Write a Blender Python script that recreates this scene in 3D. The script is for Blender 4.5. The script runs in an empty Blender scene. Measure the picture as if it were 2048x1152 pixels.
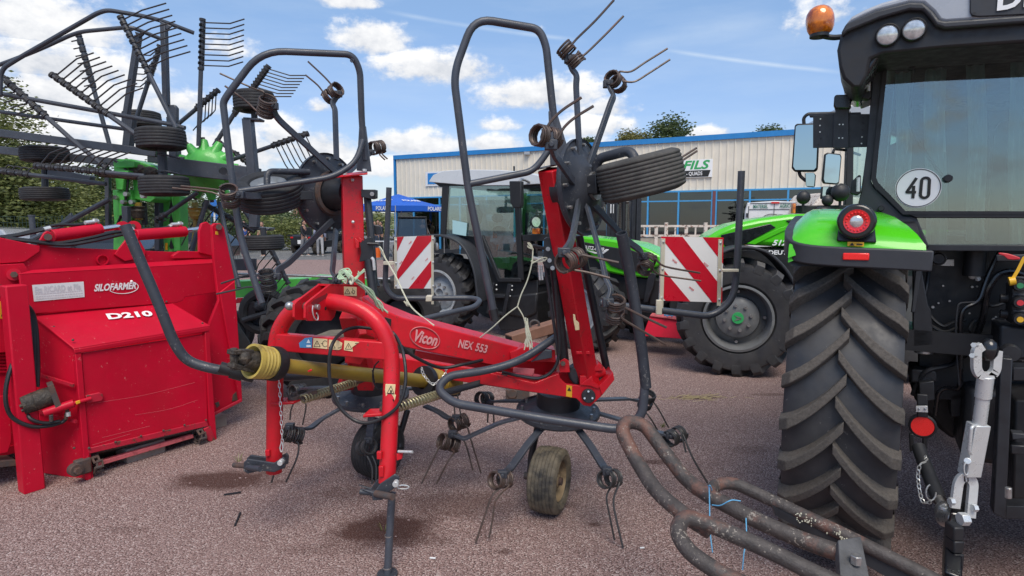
import bpy, bmesh, math, random
from mathutils import Vector as V, Matrix, noise as mnoise
R = math.radians
random.seed(7)
SC = bpy.context.scene
COL = SC.collection
# ------------------------------------------------------------------ camera
FPX, HZ, CAMH = 1200.0, 445.0, 1.65
TH = math.atan((576 - HZ) / FPX)
cam = bpy.data.cameras.new('camera'); cam.sensor_width = 36; cam.lens = FPX / 2048 * 36
cam.clip_start = 0.05; cam.clip_end = 3000
co = bpy.data.objects.new('camera', cam); COL.objects.link(co)
co.location = (0, 0, CAMH); co.rotation_euler = (math.pi / 2 - TH, 0, 0)
SC.camera = co
# ------------------------------------------------------------------ light
SUN_EL, SUN_AZ = R(56), R(172)           # azimuth from +Y towards +X: behind the camera
SKY_K, SUN_K = 0.12, 1.9
SC.view_settings.view_transform = 'Standard'; SC.view_settings.look = 'None'
SC.view_settings.exposure = 0.74; SC.view_settings.gamma = 1
sun = bpy.data.lights.new('sun', 'SUN'); sun.energy = SUN_K; sun.angle = R(34); sun.color = (1, .91, .79)
so = bpy.data.objects.new('sun', sun); COL.objects.link(so)
sd = V((math.sin(SUN_AZ) * math.cos(SUN_EL), math.cos(SUN_AZ) * math.cos(SUN_EL), math.sin(SUN_EL)))
so.rotation_euler = (-sd).to_track_quat('-Z', 'Y').to_euler(); so.location = (0, -5, 12)

FW = V((0, math.cos(TH), -math.sin(TH))); UPV = V((0, math.sin(TH), math.cos(TH))); CAM = V((0, 0, CAMH))
def ray(x, y): return V((1, 0, 0)) * ((x - 1024) / FPX) + UPV * ((576 - y) / FPX) + FW
def P(x, y, D):                          # the point at ground distance D seen in that direction
    d = ray(x, y); return CAM + d * (D / d.y)
def G(x, y, z=0.0):
    d = ray(x, y); return CAM + d * ((z - CAMH) / d.z)
def PL(x, y, o, n):                      # hit with a plane
    d = ray(x, y); return CAM + d * ((o - CAM).dot(n) / d.dot(n))

def world():
    w = bpy.data.worlds.new('World'); SC.world = w; w.use_nodes = True
    nt = w.node_tree; N = nt.nodes; L = nt.links; N.clear()
    def n(t, **k):
        a = N.new(t)
        for q, v in k.items(): setattr(a, q, v)
        return a
    def m(op, a, b=None, c=None, clamp=False):
        q = n('ShaderNodeMath', operation=op); q.use_clamp = clamp
        for i, v in enumerate((a, b, c)):
            if v is None: continue
            if isinstance(v, (int, float)): q.inputs[i].default_value = v
            else: L.new(v, q.inputs[i])
        return q.outputs[0]
    sky = n('ShaderNodeTexSky', sky_type='NISHITA'); sky.sun_disc = False
    sky.sun_elevation = SUN_EL; sky.sun_rotation = SUN_AZ; sky.air_density = 1.0; sky.dust_density = 0.25; sky.ozone_density = 1.6
    tc = n('ShaderNodeTexCoord'); sp = n('ShaderNodeSeparateXYZ'); L.new(tc.outputs['Generated'], sp.inputs[0])
    X, Y, Z = sp.outputs
    az = m('ARCTAN2', X, Y); el = m('ARCSINE', m('MINIMUM', m('MAXIMUM', Z, -1), 1))
    def noise(sx, sy, sc, det, off=0, ro=.55):
        cb = n('ShaderNodeCombineXYZ'); L.new(m('MULTIPLY', az, sx), cb.inputs[0]); L.new(m('MULTIPLY', el, sy), cb.inputs[1]); cb.inputs[2].default_value = off
        q = n('ShaderNodeTexNoise'); q.inputs['Scale'].default_value = sc; q.inputs['Detail'].default_value = det; q.inputs['Roughness'].default_value = ro
        L.new(cb.outputs[0], q.inputs['Vector']); return q.outputs['Fac']
    n1 = noise(1, 1.6, 11, 9, 3.1, .62); n2 = noise(1, 1.4, 38, 6, 8.0, .6); n3 = noise(1, 2.6, 3.2, 5, 5.5)
    def ae(x, y):
        d = ray(x, y).normalized(); return math.atan2(d.x, d.y), math.asin(d.z)
    blobs = [(745, 78, 88, 46, 1), (700, 2, 75, 22, 1), (880, 138, 165, 42, 1), (1085, 192, 165, 46, 1), (1215, 215, 70, 32, .8), (990, 250, 80, 20, .55),
             (985, 287, 80, 24, 1), (820, 288, 150, 34, .95), (800, 335, 260, 30, .9), (640, 300, 120, 60, .9), (1180, 255, 130, 34, .9), (1420, 268, 60, 18, 1),
             (1190, 300, 90, 40, .8), (60, 40, 250, 75, 1), (110, 130, 240, 60, 1), (130, 190, 260, 70, .95), (60, 270, 260, 90, .9), (240, 300, 260, 60, .9),
             (470, 300, 160, 60, .95), (340, 210, 160, 50, .75), (440, 95, 80, 30, .55), (560, 275, 80, 60, .8), (1655, 35, 90, 45, .6), (640, 215, 30, 22, .75),
             (-400, 200, 420, 220, .9), (2500, 100, 300, 160, .9), (2900, 300, 500, 90, .9), (-900, 330, 500, 90, .9), (800, -420, 420, 120, .7), (1700, -500, 420, 120, .7)]
    best = None; bsh = None
    for (x, y, sx, sy, k) in blobs:
        a0, e0 = ae(x, y); a1, _ = ae(x + sx, y); _, e1 = ae(x, y - sy)
        sa, se = abs(a1 - a0) * 1.15, abs(e1 - e0) * 1.25
        u = m('DIVIDE', m('SUBTRACT', az, a0), sa); v = m('DIVIDE', m('SUBTRACT', el, e0), se)
        v2 = m('MULTIPLY', m('MINIMUM', v, 0), 1.35); vv = m('ADD', m('MAXIMUM', v, 0), v2)
        d = m('MULTIPLY', m('SUBTRACT', 1, m('SQRT', m('ADD', m('MULTIPLY', u, u), m('MULTIPLY', vv, vv)))), k)
        d = m('MAXIMUM', d, -.6)
        if best is None: best, bsh = d, v
        else:
            g = m('GREATER_THAN', d, best)
            bsh = m('ADD', m('MULTIPLY', g, v), m('MULTIPLY', m('SUBTRACT', 1, g), bsh))
            best = m('MAXIMUM', best, d)
    # unseen sky behind gets loose cloud; more added overhead to whiten the ambient light
    back = m('MULTIPLY', m('GREATER_THAN', m('ABSOLUTE', az), 1.15), .25)
    best = m('MAXIMUM', best, m('ADD', m('MULTIPLY', m('SUBTRACT', n3, .5), 2.2), m('SUBTRACT', m('ADD', back, m('MULTIPLY', m('MULTIPLY', m('SUBTRACT', el, .45), 2.5, clamp=True), .42)), .34)))
    dens = m('ADD', best, m('ADD', m('MULTIPLY', m('SUBTRACT', n1, .5), 1.75), m('MULTIPLY', m('SUBTRACT', n2, .5), .75)))
    mr = n('ShaderNodeMapRange', interpolation_type='SMOOTHSTEP'); L.new(dens, mr.inputs[0]); mr.inputs[1].default_value = .10; mr.inputs[2].default_value = .60
    cov = mr.outputs[0]
    # thin veil + vapour trails
    veil = m('MULTIPLY', m('SUBTRACT', noise(1.0, 5, 2.4, 6, 12.0, .6), .42), 1.1, clamp=True)
    low = m('SUBTRACT', 1, m('MULTIPLY', m('MAXIMUM', el, 0), 3.2), clamp=True)
    veil = m('ADD', veil, m('MULTIPLY', low, .22), clamp=True)
    for (x0, y0, x1, y1, wd, k) in ((760, 20, 1180, 82, .0045, .45), (1320, 98, 1700, 146, .0042, .6), (1240, 95, 1560, 35, .02, .25)):
        a0, e0 = ae(x0, y0); a1, e1 = ae(x1, y1); sl = (e1 - e0) / (a1 - a0)
        t = m('DIVIDE', m('SUBTRACT', az, a0), a1 - a0)
        dist = m('ABSOLUTE', m('SUBTRACT', el, m('ADD', m('MULTIPLY', m('SUBTRACT', az, a0), sl), e0)))
        tr = m('SUBTRACT', 1, m('DIVIDE', dist, wd), clamp=True)
        ends = m('MULTIPLY', m('MULTIPLY', t, 6, clamp=True), m('MULTIPLY', m('SUBTRACT', 1, t), 6, clamp=True), clamp=True)
        veil = m('ADD', veil, m('MULTIPLY', m('MULTIPLY', tr, ends), m('MULTIPLY', n1, k * 2)), clamp=True)
    lum = m('ADD', m('MULTIPLY', bsh, .34), m('ADD', m('ADD', m('MULTIPLY', m('SUBTRACT', n1, .5), 1.5), m('MULTIPLY', m('SUBTRACT', n2, .5), .8)), .56), clamp=True)
    cr = n('ShaderNodeValToRGB'); L.new(lum, cr.inputs[0])
    E = cr.color_ramp.elements; E[0].position = .22; E[0].color = (3.15, 3.35, 3.7, 1); E[1].position = .86; E[1].color = (5.35, 5.35, 5.35, 1); e_ = E.new(.5); e_.color = (4.2, 4.3, 4.5, 1)
    mx0 = n('ShaderNodeMix', data_type='RGBA'); L.new(m('MULTIPLY', veil, .75), mx0.inputs[0]); mx0.inputs[7].default_value = (3.6, 4.2, 4.9, 1)
    tint = n('ShaderNodeMix', data_type='RGBA', blend_type='MULTIPLY'); tint.inputs[0].default_value = 1; L.new(sky.outputs[0], tint.inputs[6])
    rp = n('ShaderNodeValToRGB'); L.new(m('MULTIPLY', el, 1.6, clamp=True), rp.inputs[0]); q = rp.color_ramp.elements; q[0].position = .05; q[0].color = (.52, .525, .60, 1); q[1].position = .95; q[1].color = (1.05, 1.1, 1.1, 1)
    q = rp.color_ramp.elements.new(.28); q.color = (.60, .63, .74, 1); q = rp.color_ramp.elements.new(.55); q.color = (.86, .88, .89, 1); L.new(rp.outputs[0], tint.inputs[7])
    L.new(tint.outputs[2], mx0.inputs[6])
    mx = n('ShaderNodeMix', data_type='RGBA'); L.new(cov, mx.inputs[0]); L.new(mx0.outputs[2], mx.inputs[6]); L.new(cr.outputs[0], mx.inputs[7])
    bg = n('ShaderNodeBackground'); bg.inputs[1].default_value = SKY_K; L.new(mx.outputs[2], bg.inputs[0])
    o = n('ShaderNodeOutputWorld'); L.new(bg.outputs[0], o.inputs[0])
world()

# ------------------------------------------------------------------ mesh builder
def ortho(a):
    a = a.normalized(); b = V((0, 0, 1)) if abs(a.z) < .9 else V((0, 1, 0))
    x = b.cross(a).normalized(); return x, a.cross(x).normalized()
def arc_pts(pts, fil, k=6):
    pts = [V(p) for p in pts]
    if not fil: return pts
    out = [pts[0]]
    for i in range(1, len(pts) - 1):
        a, b, c = pts[i - 1], pts[i], pts[i + 1]
        d = min(fil, (a - b).length * .48, (c - b).length * .48)
        p, q = b + (a - b).normalized() * d, b + (c - b).normalized() * d
        for j in range(k + 1):
            t = j / k; out.append(p * (1 - t) ** 2 + b * 2 * t * (1 - t) + q * t * t)
    out.append(pts[-1]); return out
def smooth_pts(pts, k=6):                # Catmull-Rom
    pts = [V(p) for p in pts]; q = [pts[0] * 2 - pts[1]] + pts + [pts[-1] * 2 - pts[-2]]; out = []
    for i in range(1, len(q) - 2):
        a, b, c, d = q[i - 1:i + 3]
        for j in range(k):
            t = j / k
            out.append(.5 * ((2 * b) + (c - a) * t + (2 * a - 5 * b + 4 * c - d) * t * t + (3 * b - a - 3 * c + d) * t ** 3))
    out.append(pts[-1]); return out
class MB:
    def __init__(s): s.v = []; s.f = []
    def add(s, vs, fs):
        o = len(s.v); s.v += [V(p) for p in vs]; s.f += [tuple(i + o for i in q) for q in fs]; return s
    def box(s, c, size, m=None, tap=1.0):
        x, y, z = [q / 2 for q in size]
        vs = [V((i * x * (tap if k > 0 else 1), j * y * (tap if k > 0 else 1), k * z)) for k in (-1, 1) for i, j in ((-1, -1), (1, -1), (1, 1), (-1, 1))]
        if m is not None: vs = [m @ p for p in vs]
        return s.add([p + V(c) for p in vs], [(3, 2, 1, 0), (4, 5, 6, 7), (0, 1, 5, 4), (1, 2, 6, 5), (2, 3, 7, 6), (3, 0, 4, 7)])
    def bar(s, a, b, w, h, up=(0, 0, 1), w2=None, h2=None):     # rectangular bar from a to b; h along up
        a, b, up = V(a), V(b), V(up); d = (b - a).normalized(); x = d.cross(up)
        if x.length < 1e-4: x = d.cross(V((0, 1, 0)))
        x.normalize(); z = x.cross(d)
        w2 = w if w2 is None else w2; h2 = h if h2 is None else h2; vs = []
        for p, ww, hh in ((a, w, h), (b, w2, h2)):
            for i, j in ((-1, -1), (1, -1), (1, 1), (-1, 1)): vs.append(p + x * i * ww / 2 + z * j * hh / 2)
        return s.add(vs, [(3, 2, 1, 0), (4, 5, 6, 7), (0, 1, 5, 4), (1, 2, 6, 5), (2, 3, 7, 6), (3, 0, 4, 7)])
    def path(s, pts, w, h, up=(0, 0, 1), fil=0):                 # flat bar along a path
        pts = arc_pts(pts, fil, 4); n = len(pts); vs = []; fs = []
        for i, p in enumerate(pts):
            d = (pts[min(i + 1, n - 1)] - pts[max(i - 1, 0)]).normalized(); x = d.cross(V(up))
            if x.length < 1e-4: x = V((1, 0, 0))
            x.normalize(); z = x.cross(d)
            for a, b in ((-1, -1), (1, -1), (1, 1), (-1, 1)): vs.append(p + x * a * w / 2 + z * b * h / 2)
        for i in range(n - 1):
            for j in range(4): k = (j + 1) % 4; fs.append((i * 4 + j, i * 4 + k, i * 4 + 4 + k, i * 4 + 4 + j))
        fs += [(3, 2, 1, 0), tuple((n - 1) * 4 + j for j in range(4))]
        return s.add(vs, fs)
    def tube(s, pts, r, n=10, fil=0, cap=True, k=6, hollow=0):
        pts = arc_pts(pts, fil, k); m = len(pts); rr = r if isinstance(r, (list, tuple)) else None
        if rr and len(rr) != m: rr = [rr[0] + (rr[-1] - rr[0]) * i / (m - 1) for i in range(m)]
        d0 = (pts[1] - pts[0]).normalized(); x, y = ortho(d0); vs = []; fs = []; pd = d0
        for i, p in enumerate(pts):
            d = (pts[min(i + 1, m - 1)] - pts[max(i - 1, 0)])
            d = d.normalized() if d.length > 1e-9 else pd
            ax = pd.cross(d)
            if ax.length > 1e-6:
                q = Matrix.Rotation(pd.angle(d), 3, ax.normalized()); x = q @ x; y = q @ y
            pd = d; q = rr[i] if rr else r
            for j in range(n):
                t = 2 * math.pi * j / n; vs.append(p + x * math.cos(t) * q + y * math.sin(t) * q)
        for i in range(m - 1):
            for j in range(n):
                k2 = (j + 1) % n; fs.append((i * n + j, i * n + k2, i * n + n + k2, i * n + n + j))
        if cap and not hollow: fs += [tuple(range(n))[::-1], tuple((m - 1) * n + j for j in range(n))]
        s.add(vs, fs)
        if hollow:                                               # open pipe mouths
            q0 = rr[0] if rr else r
            for p, d in ((pts[0], d0), (pts[-1], -pd)): s.lathe([(q0, 0), (q0 * .78, 0), (q0 * .78, q0 * 3), (0, q0 * 3)], p, d, n)
        return s
    def lathe(s, prof, o, ax, n=32, a0=0.0, a1=2 * math.pi):     # prof: (radius, height along ax)
        o, ax = V(o), V(ax).normalized(); x, y = ortho(ax); m = len(prof); vs = []; fs = []; full = abs(a1 - a0 - 2 * math.pi) < 1e-6; nn = n if full else n + 1
        for j in range(nn):
            t = a0 + (a1 - a0) * j / n; d = x * math.cos(t) + y * math.sin(t)
            for (r, h) in prof: vs.append(o + d * r + ax * h)
        for j in range(n):
            k = (j + 1) % nn if full else j + 1
            for i in range(m - 1): fs.append((j * m + i, k * m + i, k * m + i + 1, j * m + i + 1))
        return s.add(vs, fs)
    def cyl(s, a, b, r, n=16, r2=None):
        a, b = V(a), V(b); h = (b - a).length; return s.lathe([(0, 0), (r, 0), (r if r2 is None else r2, h), (0, h)], a, b - a, n)
    def prism(s, poly, th):
        poly = [V(p) for p in poly]; th = V(th); n = len(poly)
        fs = [tuple(range(n))[::-1], tuple(range(n, 2 * n))] + [(i, (i + 1) % n, n + (i + 1) % n, n + i) for i in range(n)]
        return s.add(poly + [p + th for p in poly], fs)
    def ball(s, c, r, n=12, m=None):
        c = V(c); r = V((r, r, r)) if isinstance(r, (int, float)) else V(r); vs = []; fs = []; h = max(4, n // 2)
        for i in range(h + 1):
            a = math.pi * i / h
            for j in range(n):
                b = 2 * math.pi * j / n; p = V((r.x * math.sin(a) * math.cos(b), r.y * math.sin(a) * math.sin(b), r.z * math.cos(a)))
                vs.append(c + (m @ p if m is not None else p))
        for i in range(h):
            for j in range(n): k = (j + 1) % n; fs.append((i * n + j, i * n + n + j, i * n + n + k, i * n + k))
        return s.add(vs, fs)
    def loft(s, rings, cap=True, closed=True):                   # rings of equally many points
        n = len(rings[0]); vs = [p for r in rings for p in r]; fs = []
        for i in range(len(rings) - 1):
            for j in range(n if closed else n - 1): k = (j + 1) % n; fs.append((i * n + j, i * n + k, i * n + n + k, i * n + n + j))
        if cap and closed: fs += [tuple(range(n))[::-1], tuple((len(rings) - 1) * n + j for j in range(n))]
        return s.add(vs, fs)
    def quad(s, *p): return s.add(p, [tuple(range(len(p)))])
    def xf(s, M, i0=0):
        for i in range(i0, len(s.v)): s.v[i] = M @ s.v[i]
        return s
ROOT = {}
def link(name, me, mat, parent=None, bevel=0, angle=35, smooth=True):
    o = bpy.data.objects.new(name, me); COL.objects.link(o)
    if mat: me.materials.append(mat)
    if parent is not None: o.parent = parent; ROOT[o] = ROOT.get(parent, V((0, 0, 0)))
    if smooth:
        me.shade_smooth(); me.set_sharp_from_angle(angle=R(angle))
    if bevel:
        b = o.modifiers.new('bevel', 'BEVEL'); b.width = bevel; b.segments = 2; b.limit_method = 'ANGLE'; b.angle_limit = R(40); b.harden_normals = False
    return o
def obj(name, mb, mat, parent=None, bevel=0, label=None, angle=35, smooth=True, fix=True):
    off = ROOT.get(parent, V((0, 0, 0))) if parent is not None else V((0, 0, 0))
    me = bpy.data.meshes.new(name); me.from_pydata([tuple(p - off) for p in mb.v], [], mb.f)
    if fix:
        bm = bmesh.new(); bm.from_mesh(me); bmesh.ops.remove_doubles(bm, verts=bm.verts, dist=1e-5); bmesh.ops.recalc_face_normals(bm, faces=bm.faces); bm.to_mesh(me); bm.free()
    me.validate(); o = link(name, me, mat, parent, bevel, angle, smooth)
    if label: o['label'] = label
    return o
def tag(o, label, cat, group=None):
    o['label'] = label; o['category'] = cat
    if group: o['group'] = group
    return o
def thing(name, loc, label, cat, group=None):
    o = bpy.data.objects.new(name, None); COL.objects.link(o); o.location = loc; ROOT[o] = V(loc); o.empty_display_size = .1
    return tag(o, label, cat, group)
def single(name, mb, mat, label, cat, group=None, **k): return tag(obj(name, mb, mat, **k), label, cat, group)
def struct(name, mb, mat, kind='structure', **k):
    o = obj(name, mb, mat, **k); o['kind'] = kind; return o
def copy_thing(src, loc, label=None, rz=None):
    def cp(o, par):
        c = o.copy(); COL.objects.link(c)
        if par is not None: c.parent = par
        for ch in [q for q in COL.objects if q.parent == o]: cp(ch, c)
        return c
    c = cp(src, None); c.location = loc
    if rz is not None: c.rotation_euler = (0, 0, rz)
    if label: c['label'] = label
    return c
def text(s, size, o, xd, yd, mat, name='lettering', parent=None, bold=.0, shear=0, align='CENTER', th=.0015, label=None, sx=1.0, fit=None):
    cu = bpy.data.curves.new('t', 'FONT'); cu.body = s; cu.size = size; cu.offset = bold * size; cu.shear = shear; cu.align_x = align; cu.align_y = 'CENTER'; cu.resolution_u = 3
    to = bpy.data.objects.new('t', cu); COL.objects.link(to); bpy.context.view_layer.update()
    me = bpy.data.meshes.new_from_object(to.evaluated_get(bpy.context.evaluated_depsgraph_get())); bpy.data.objects.remove(to); bpy.data.curves.remove(cu)
    xd, yd = V(xd).normalized(), V(yd); yd = (yd - xd * yd.dot(xd)).normalized(); nn = xd.cross(yd); mb = MB()
    if fit:
        w = max(v.co.x for v in me.vertices) - min(v.co.x for v in me.vertices); sx = fit / w
    vs = [V(o) + xd * v.co.x * sx + yd * v.co.y + nn * th for v in me.vertices]
    mb.add(vs, [tuple(p.vertices) for p in me.polygons]); bpy.data.meshes.remove(me)
    return obj(name, mb, mat, parent, label=label, smooth=False, fix=False)

# ------------------------------------------------------------------ materials
def pbr(name, col, rough=.5, metal=0.0, var=.12, scale=8, col2=None, amt2=.5, sc2=4, coat=0, bump=0, bsc=60, spec=.5, sharp=.08, emit=None, rv=.12, chips=None):
    m = bpy.data.materials.new(name); m.use_nodes = True; nt = m.node_tree; N = nt.nodes; L = nt.links; b = N['Principled BSDF']
    def S(k, v): b.inputs[k].default_value = v
    S('Metallic', metal); S('Roughness', rough); S('Coat Weight', coat); S('Coat Roughness', .08); S('Specular IOR Level', spec)
    tc = N.new('ShaderNodeTexCoord')
    def noise(sc, det=5, ro=.6):
        q = N.new('ShaderNodeTexNoise'); q.inputs['Scale'].default_value = sc; q.inputs['Detail'].default_value = det; q.inputs['Roughness'].default_value = ro; L.new(tc.outputs['Object'], q.inputs['Vector']); return q.outputs['Fac']
    def mr(v, a, b2, c, d):
        q = N.new('ShaderNodeMapRange'); L.new(v, q.inputs[0])
        for i, t in enumerate((a, b2, c, d)): q.inputs[i + 1].default_value = t
        return q.outputs[0]
    nz = noise(scale)
    mx = N.new('ShaderNodeMix'); mx.data_type = 'RGBA'; c = V(col[:3])
    mx.inputs[6].default_value = (*(c * (1 - var)), 1); mx.inputs[7].default_value = (*[min(1, q * (1 + var)) for q in c], 1); L.new(mr(nz, .3, .7, 0, 1), mx.inputs[0])
    out = mx.outputs[2]
    if col2:
        m2 = N.new('ShaderNodeMix'); m2.data_type = 'RGBA'; L.new(out, m2.inputs[6]); m2.inputs[7].default_value = (*col2[:3], 1)
        L.new(mr(noise(sc2, 9, .68), 1 - amt2 - sharp, 1 - amt2 + sharp, 0, 1), m2.inputs[0]); out = m2.outputs[2]
        fac = m2.inputs[0].links[0].from_socket
    if chips:                                                # (colour, share, scale): small chips and scuffs
        m3 = N.new('ShaderNodeMix'); m3.data_type = 'RGBA'; L.new(out, m3.inputs[6]); m3.inputs[7].default_value = (*chips[0], 1)
        a3 = N.new('ShaderNodeMath'); a3.operation = 'MULTIPLY'; L.new(noise(chips[2], 6, .7), a3.inputs[0]); a4 = mr(noise(chips[2] * .17, 3), .35, .65, .86, 1.14); L.new(a4, a3.inputs[1])
        L.new(mr(a3.outputs[0], chips[1], chips[1] + .025, 0, .85), m3.inputs[0]); out = m3.outputs[2]
    L.new(out, b.inputs['Base Color'])
    L.new(mr(noise(scale * 2.3), .3, .7, max(.02, rough - rv), min(1, rough + rv)), b.inputs['Roughness'])
    if bump:
        bp = N.new('ShaderNodeBump'); bp.inputs['Strength'].default_value = bump; bp.inputs['Distance'].default_value = .01; L.new(noise(bsc, 4), bp.inputs['Height']); L.new(bp.outputs[0], b.inputs['Normal'])
    if emit: S('Emission Color', (*emit, 1)); S('Emission Strength', 1)
    return m
def glass(name, tint=(.62, .72, .70), rough=.02, refl=.12):
    m = bpy.data.materials.new(name); m.use_nodes = True; nt = m.node_tree; N = nt.nodes; L = nt.links; N.clear()
    t = N.new('ShaderNodeBsdfTransparent'); t.inputs[0].default_value = (*tint, 1)
    g = N.new('ShaderNodeBsdfGlossy'); g.inputs['Roughness'].default_value = rough; g.inputs[0].default_value = (.9, .95, .95, 1)
    fr = N.new('ShaderNodeLayerWeight'); fr.inputs[0].default_value = .35
    mp = N.new('ShaderNodeMapRange'); L.new(fr.outputs['Fresnel'], mp.inputs[0]); mp.inputs[3].default_value = refl; mp.inputs[4].default_value = .9
    x = N.new('ShaderNodeMixShader'); L.new(mp.outputs[0], x.inputs[0]); L.new(t.outputs[0], x.inputs[1]); L.new(g.outputs[0], x.inputs[2])
    o = N.new('ShaderNodeOutputMaterial'); L.new(x.outputs[0], o.inputs[0]); return m
M = {}
M['red'] = pbr('red machine paint', (.61, .010, .022), .38, spec=.3, var=.10, scale=5, col2=(.38, .02, .02), amt2=.38, sc2=7, coat=.2, sharp=.2, chips=((.10, .05, .04), .66, 55))
M['crimson'] = pbr('crimson faded paint', (.55, .004, .028), .45, spec=.2, var=.10, scale=3, col2=(.46, .010, .026), amt2=.42, sc2=4, coat=.04, sharp=.25, chips=((.62, .16, .16), .69, 70))
M['crimson_worn'] = pbr('chipped crimson paint', (.48, .012, .035), .5, var=.15, scale=6, col2=(.10, .045, .03), amt2=.42, sc2=16, sharp=.04)
M['pink'] = pbr('bleached red paint', (.55, .12, .13), .5, col2=(.25, .05, .05), amt2=.4, sc2=20)
M['slate'] = pbr('slate grey paint', (.046, .052, .066), .45, var=.18, scale=9, col2=(.085, .085, .09), amt2=.33, sc2=14, coat=.1, sharp=.1, chips=((.13, .12, .12), .67, 60))
M['slate_worn'] = pbr('scratched slate paint', (.034, .038, .048), .5, var=.2, scale=12, col2=(.10, .10, .105), amt2=.33, sc2=30, sharp=.05, chips=((.17, .165, .16), .64, 80))
M['green'] = pbr('bright green paint', (.075, .52, .014), .25, spec=.3, var=.05, scale=3, coat=.45, rv=.05)
M['rakegreen'] = pbr('green machine paint', (.085, .46, .075), .42, var=.12, scale=6, col2=(.05, .10, .03), amt2=.33, sc2=6, coat=.15)
M['black'] = pbr('black plastic', (.014, .014, .016), .5, var=.2, scale=10)
M['blackgloss'] = pbr('black gloss paint', (.008, .008, .010), .28, var=.2, scale=6, coat=.3)
M['blacksat'] = pbr('dark chassis paint', (.018, .019, .023), .42, var=.3, scale=12, col2=(.03, .03, .032), amt2=.33, sc2=12)
M['dgrey'] = pbr('charcoal plastic', (.030, .032, .038), .55, var=.1, scale=12, bump=.05, bsc=400)
M['rubber'] = pbr('black rubber', (.020, .020, .022), .72, var=.2, scale=10, col2=(.05, .046, .042), amt2=.36, sc2=8, sharp=.15, bump=.15, bsc=120)
M['rubber_lug'] = pbr('dusty tread rubber', (.082, .072, .063), .85, var=.3, scale=90, col2=(.085, .075, .065), amt2=.36, sc2=60, bump=.5, bsc=300)
M['rubber_new'] = pbr('new tyre rubber', (.026, .027, .032), .5, var=.3, scale=7, col2=(.055, .053, .052), amt2=.42, sc2=6, sharp=.22, chips=((.16, .155, .15), .70, 60))
M['dustyrub'] = pbr('dusty ribbed rubber', (.040, .038, .036), .8, var=.25, scale=14, col2=(.10, .095, .085), amt2=.42, sc2=9, sharp=.2, bump=.2, bsc=160)
M['muddy'] = pbr('mud stained rubber', (.030, .028, .026), .8, var=.2, scale=10, col2=(.20, .165, .11), amt2=.50, sc2=5, sharp=.12, bump=.2)
M['mudrim'] = pbr('muddy rim', (.26, .19, .11), .8, var=.25, scale=14, col2=(.10, .07, .045), amt2=.42, sc2=12, bump=.2)
M['rust'] = pbr('rusty steel', (.10, .055, .04), .75, var=.25, scale=20, col2=(.06, .055, .055), amt2=.5, sc2=9, sharp=.1, bump=.2, bsc=90)
M['rustpipe'] = pbr('rusty black pipe', (.055, .046, .043), .62, var=.35, scale=26, col2=(.145, .07, .052), amt2=.43, sc2=5, sharp=.05, bump=.4, bsc=90, chips=((.27, .235, .20), .62, 75))
M['tine'] = pbr('spring steel', (.085, .062, .052), .45, metal=.3, var=.25, scale=14, col2=(.12, .06, .045), amt2=.4, sc2=20)
M['tineclean'] = pbr('dark spring steel', (.05, .048, .048), .42, metal=.3, var=.2, scale=14)
M['steel'] = pbr('bare steel', (.42, .41, .40), .35, metal=.8, var=.2, scale=30)
M['zinc'] = pbr('zinc plated steel', (.60, .61, .60), .32, metal=.4, var=.05, scale=20)
M['chrome'] = pbr('chrome rod', (.75, .75, .76), .12, metal=1, var=.03)
M['brass'] = pbr('yellow plated spring', (.36, .33, .20), .38, metal=.6, var=.15, scale=30)
M['ptoy'] = pbr('yellow guard plastic', (.36, .25, .035), .45, var=.15, scale=6, col2=(.20, .13, .03), amt2=.42, sc2=6, sharp=.2)
M['ptoc'] = pbr('pale yellow cone plastic', (.46, .34, .075), .5, var=.12, scale=10, col2=(.2, .14, .05), amt2=.38, sc2=12)
M['grime'] = pbr('caked grease', (.035, .028, .022), .6, var=.4, scale=30, col2=(.10, .075, .05), amt2=.42, sc2=25, bump=.8, bsc=60)
M['white'] = pbr('white paint', (.74, .74, .73), .4, var=.05, scale=6, col2=(.5, .49, .46), amt2=.36, sc2=6, sharp=.2)
M['wpure'] = pbr('white film', (.80, .80, .79), .45, var=.02)
M['refred'] = pbr('red reflective film', (.58, .012, .03), .35, var=.05, coat=.3)
M['cream'] = pbr('cream zinc strip', (.62, .58, .46), .4, metal=.15, var=.1, scale=10)
M['sticky'] = pbr('yellow sticker film', (.78, .60, .33), .5, var=.05)
M['stickyy'] = pbr('orange yellow sticker film', (.80, .42, .02), .5, var=.05)
M['ink'] = pbr('black print', (.012, .012, .012), .6, var=.05)
M['stblue'] = pbr('blue sticker film', (.08, .27, .50), .5, var=.05)
M['greyrim'] = pbr('grey rim paint', (.14, .145, .15), .42, var=.12, scale=7, col2=(.20, .20, .20), amt2=.36, sc2=8)
M['lightgreyrim'] = pbr('light grey rim', (.34, .36, .38), .5, var=.12, scale=7, col2=(.24, .25, .25), amt2=.4, sc2=8)
M['amber'] = pbr('amber lens', (.75, .20, .01), .12, var=.25, scale=30, coat=.8, col2=(.28, .05, .005), amt2=.45, sc2=14)
M['redlens'] = pbr('red lens', (.62, .01, .012), .15, var=.1, scale=60, coat=.7)
M['redglow'] = pbr('red reflector', (.85, .012, .01), .3, var=.05, scale=200, coat=.5)
M['clear'] = pbr('clear lamp lens', (.62, .63, .62), .12, metal=.55, var=.35, scale=45)
M['mirror'] = pbr('mirror glass', (.46, .54, .54), .02, metal=1, var=.0, rv=0)
M['glass'] = glass('tinted cab glass', (.74, .86, .83), refl=.13)
M['glassclear'] = glass('clear window glass', (.74, .84, .83), refl=.12)
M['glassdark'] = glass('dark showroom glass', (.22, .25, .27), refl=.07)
M['screen'] = glass('dark buggy screen', (.30, .33, .34), refl=.04)
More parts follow.
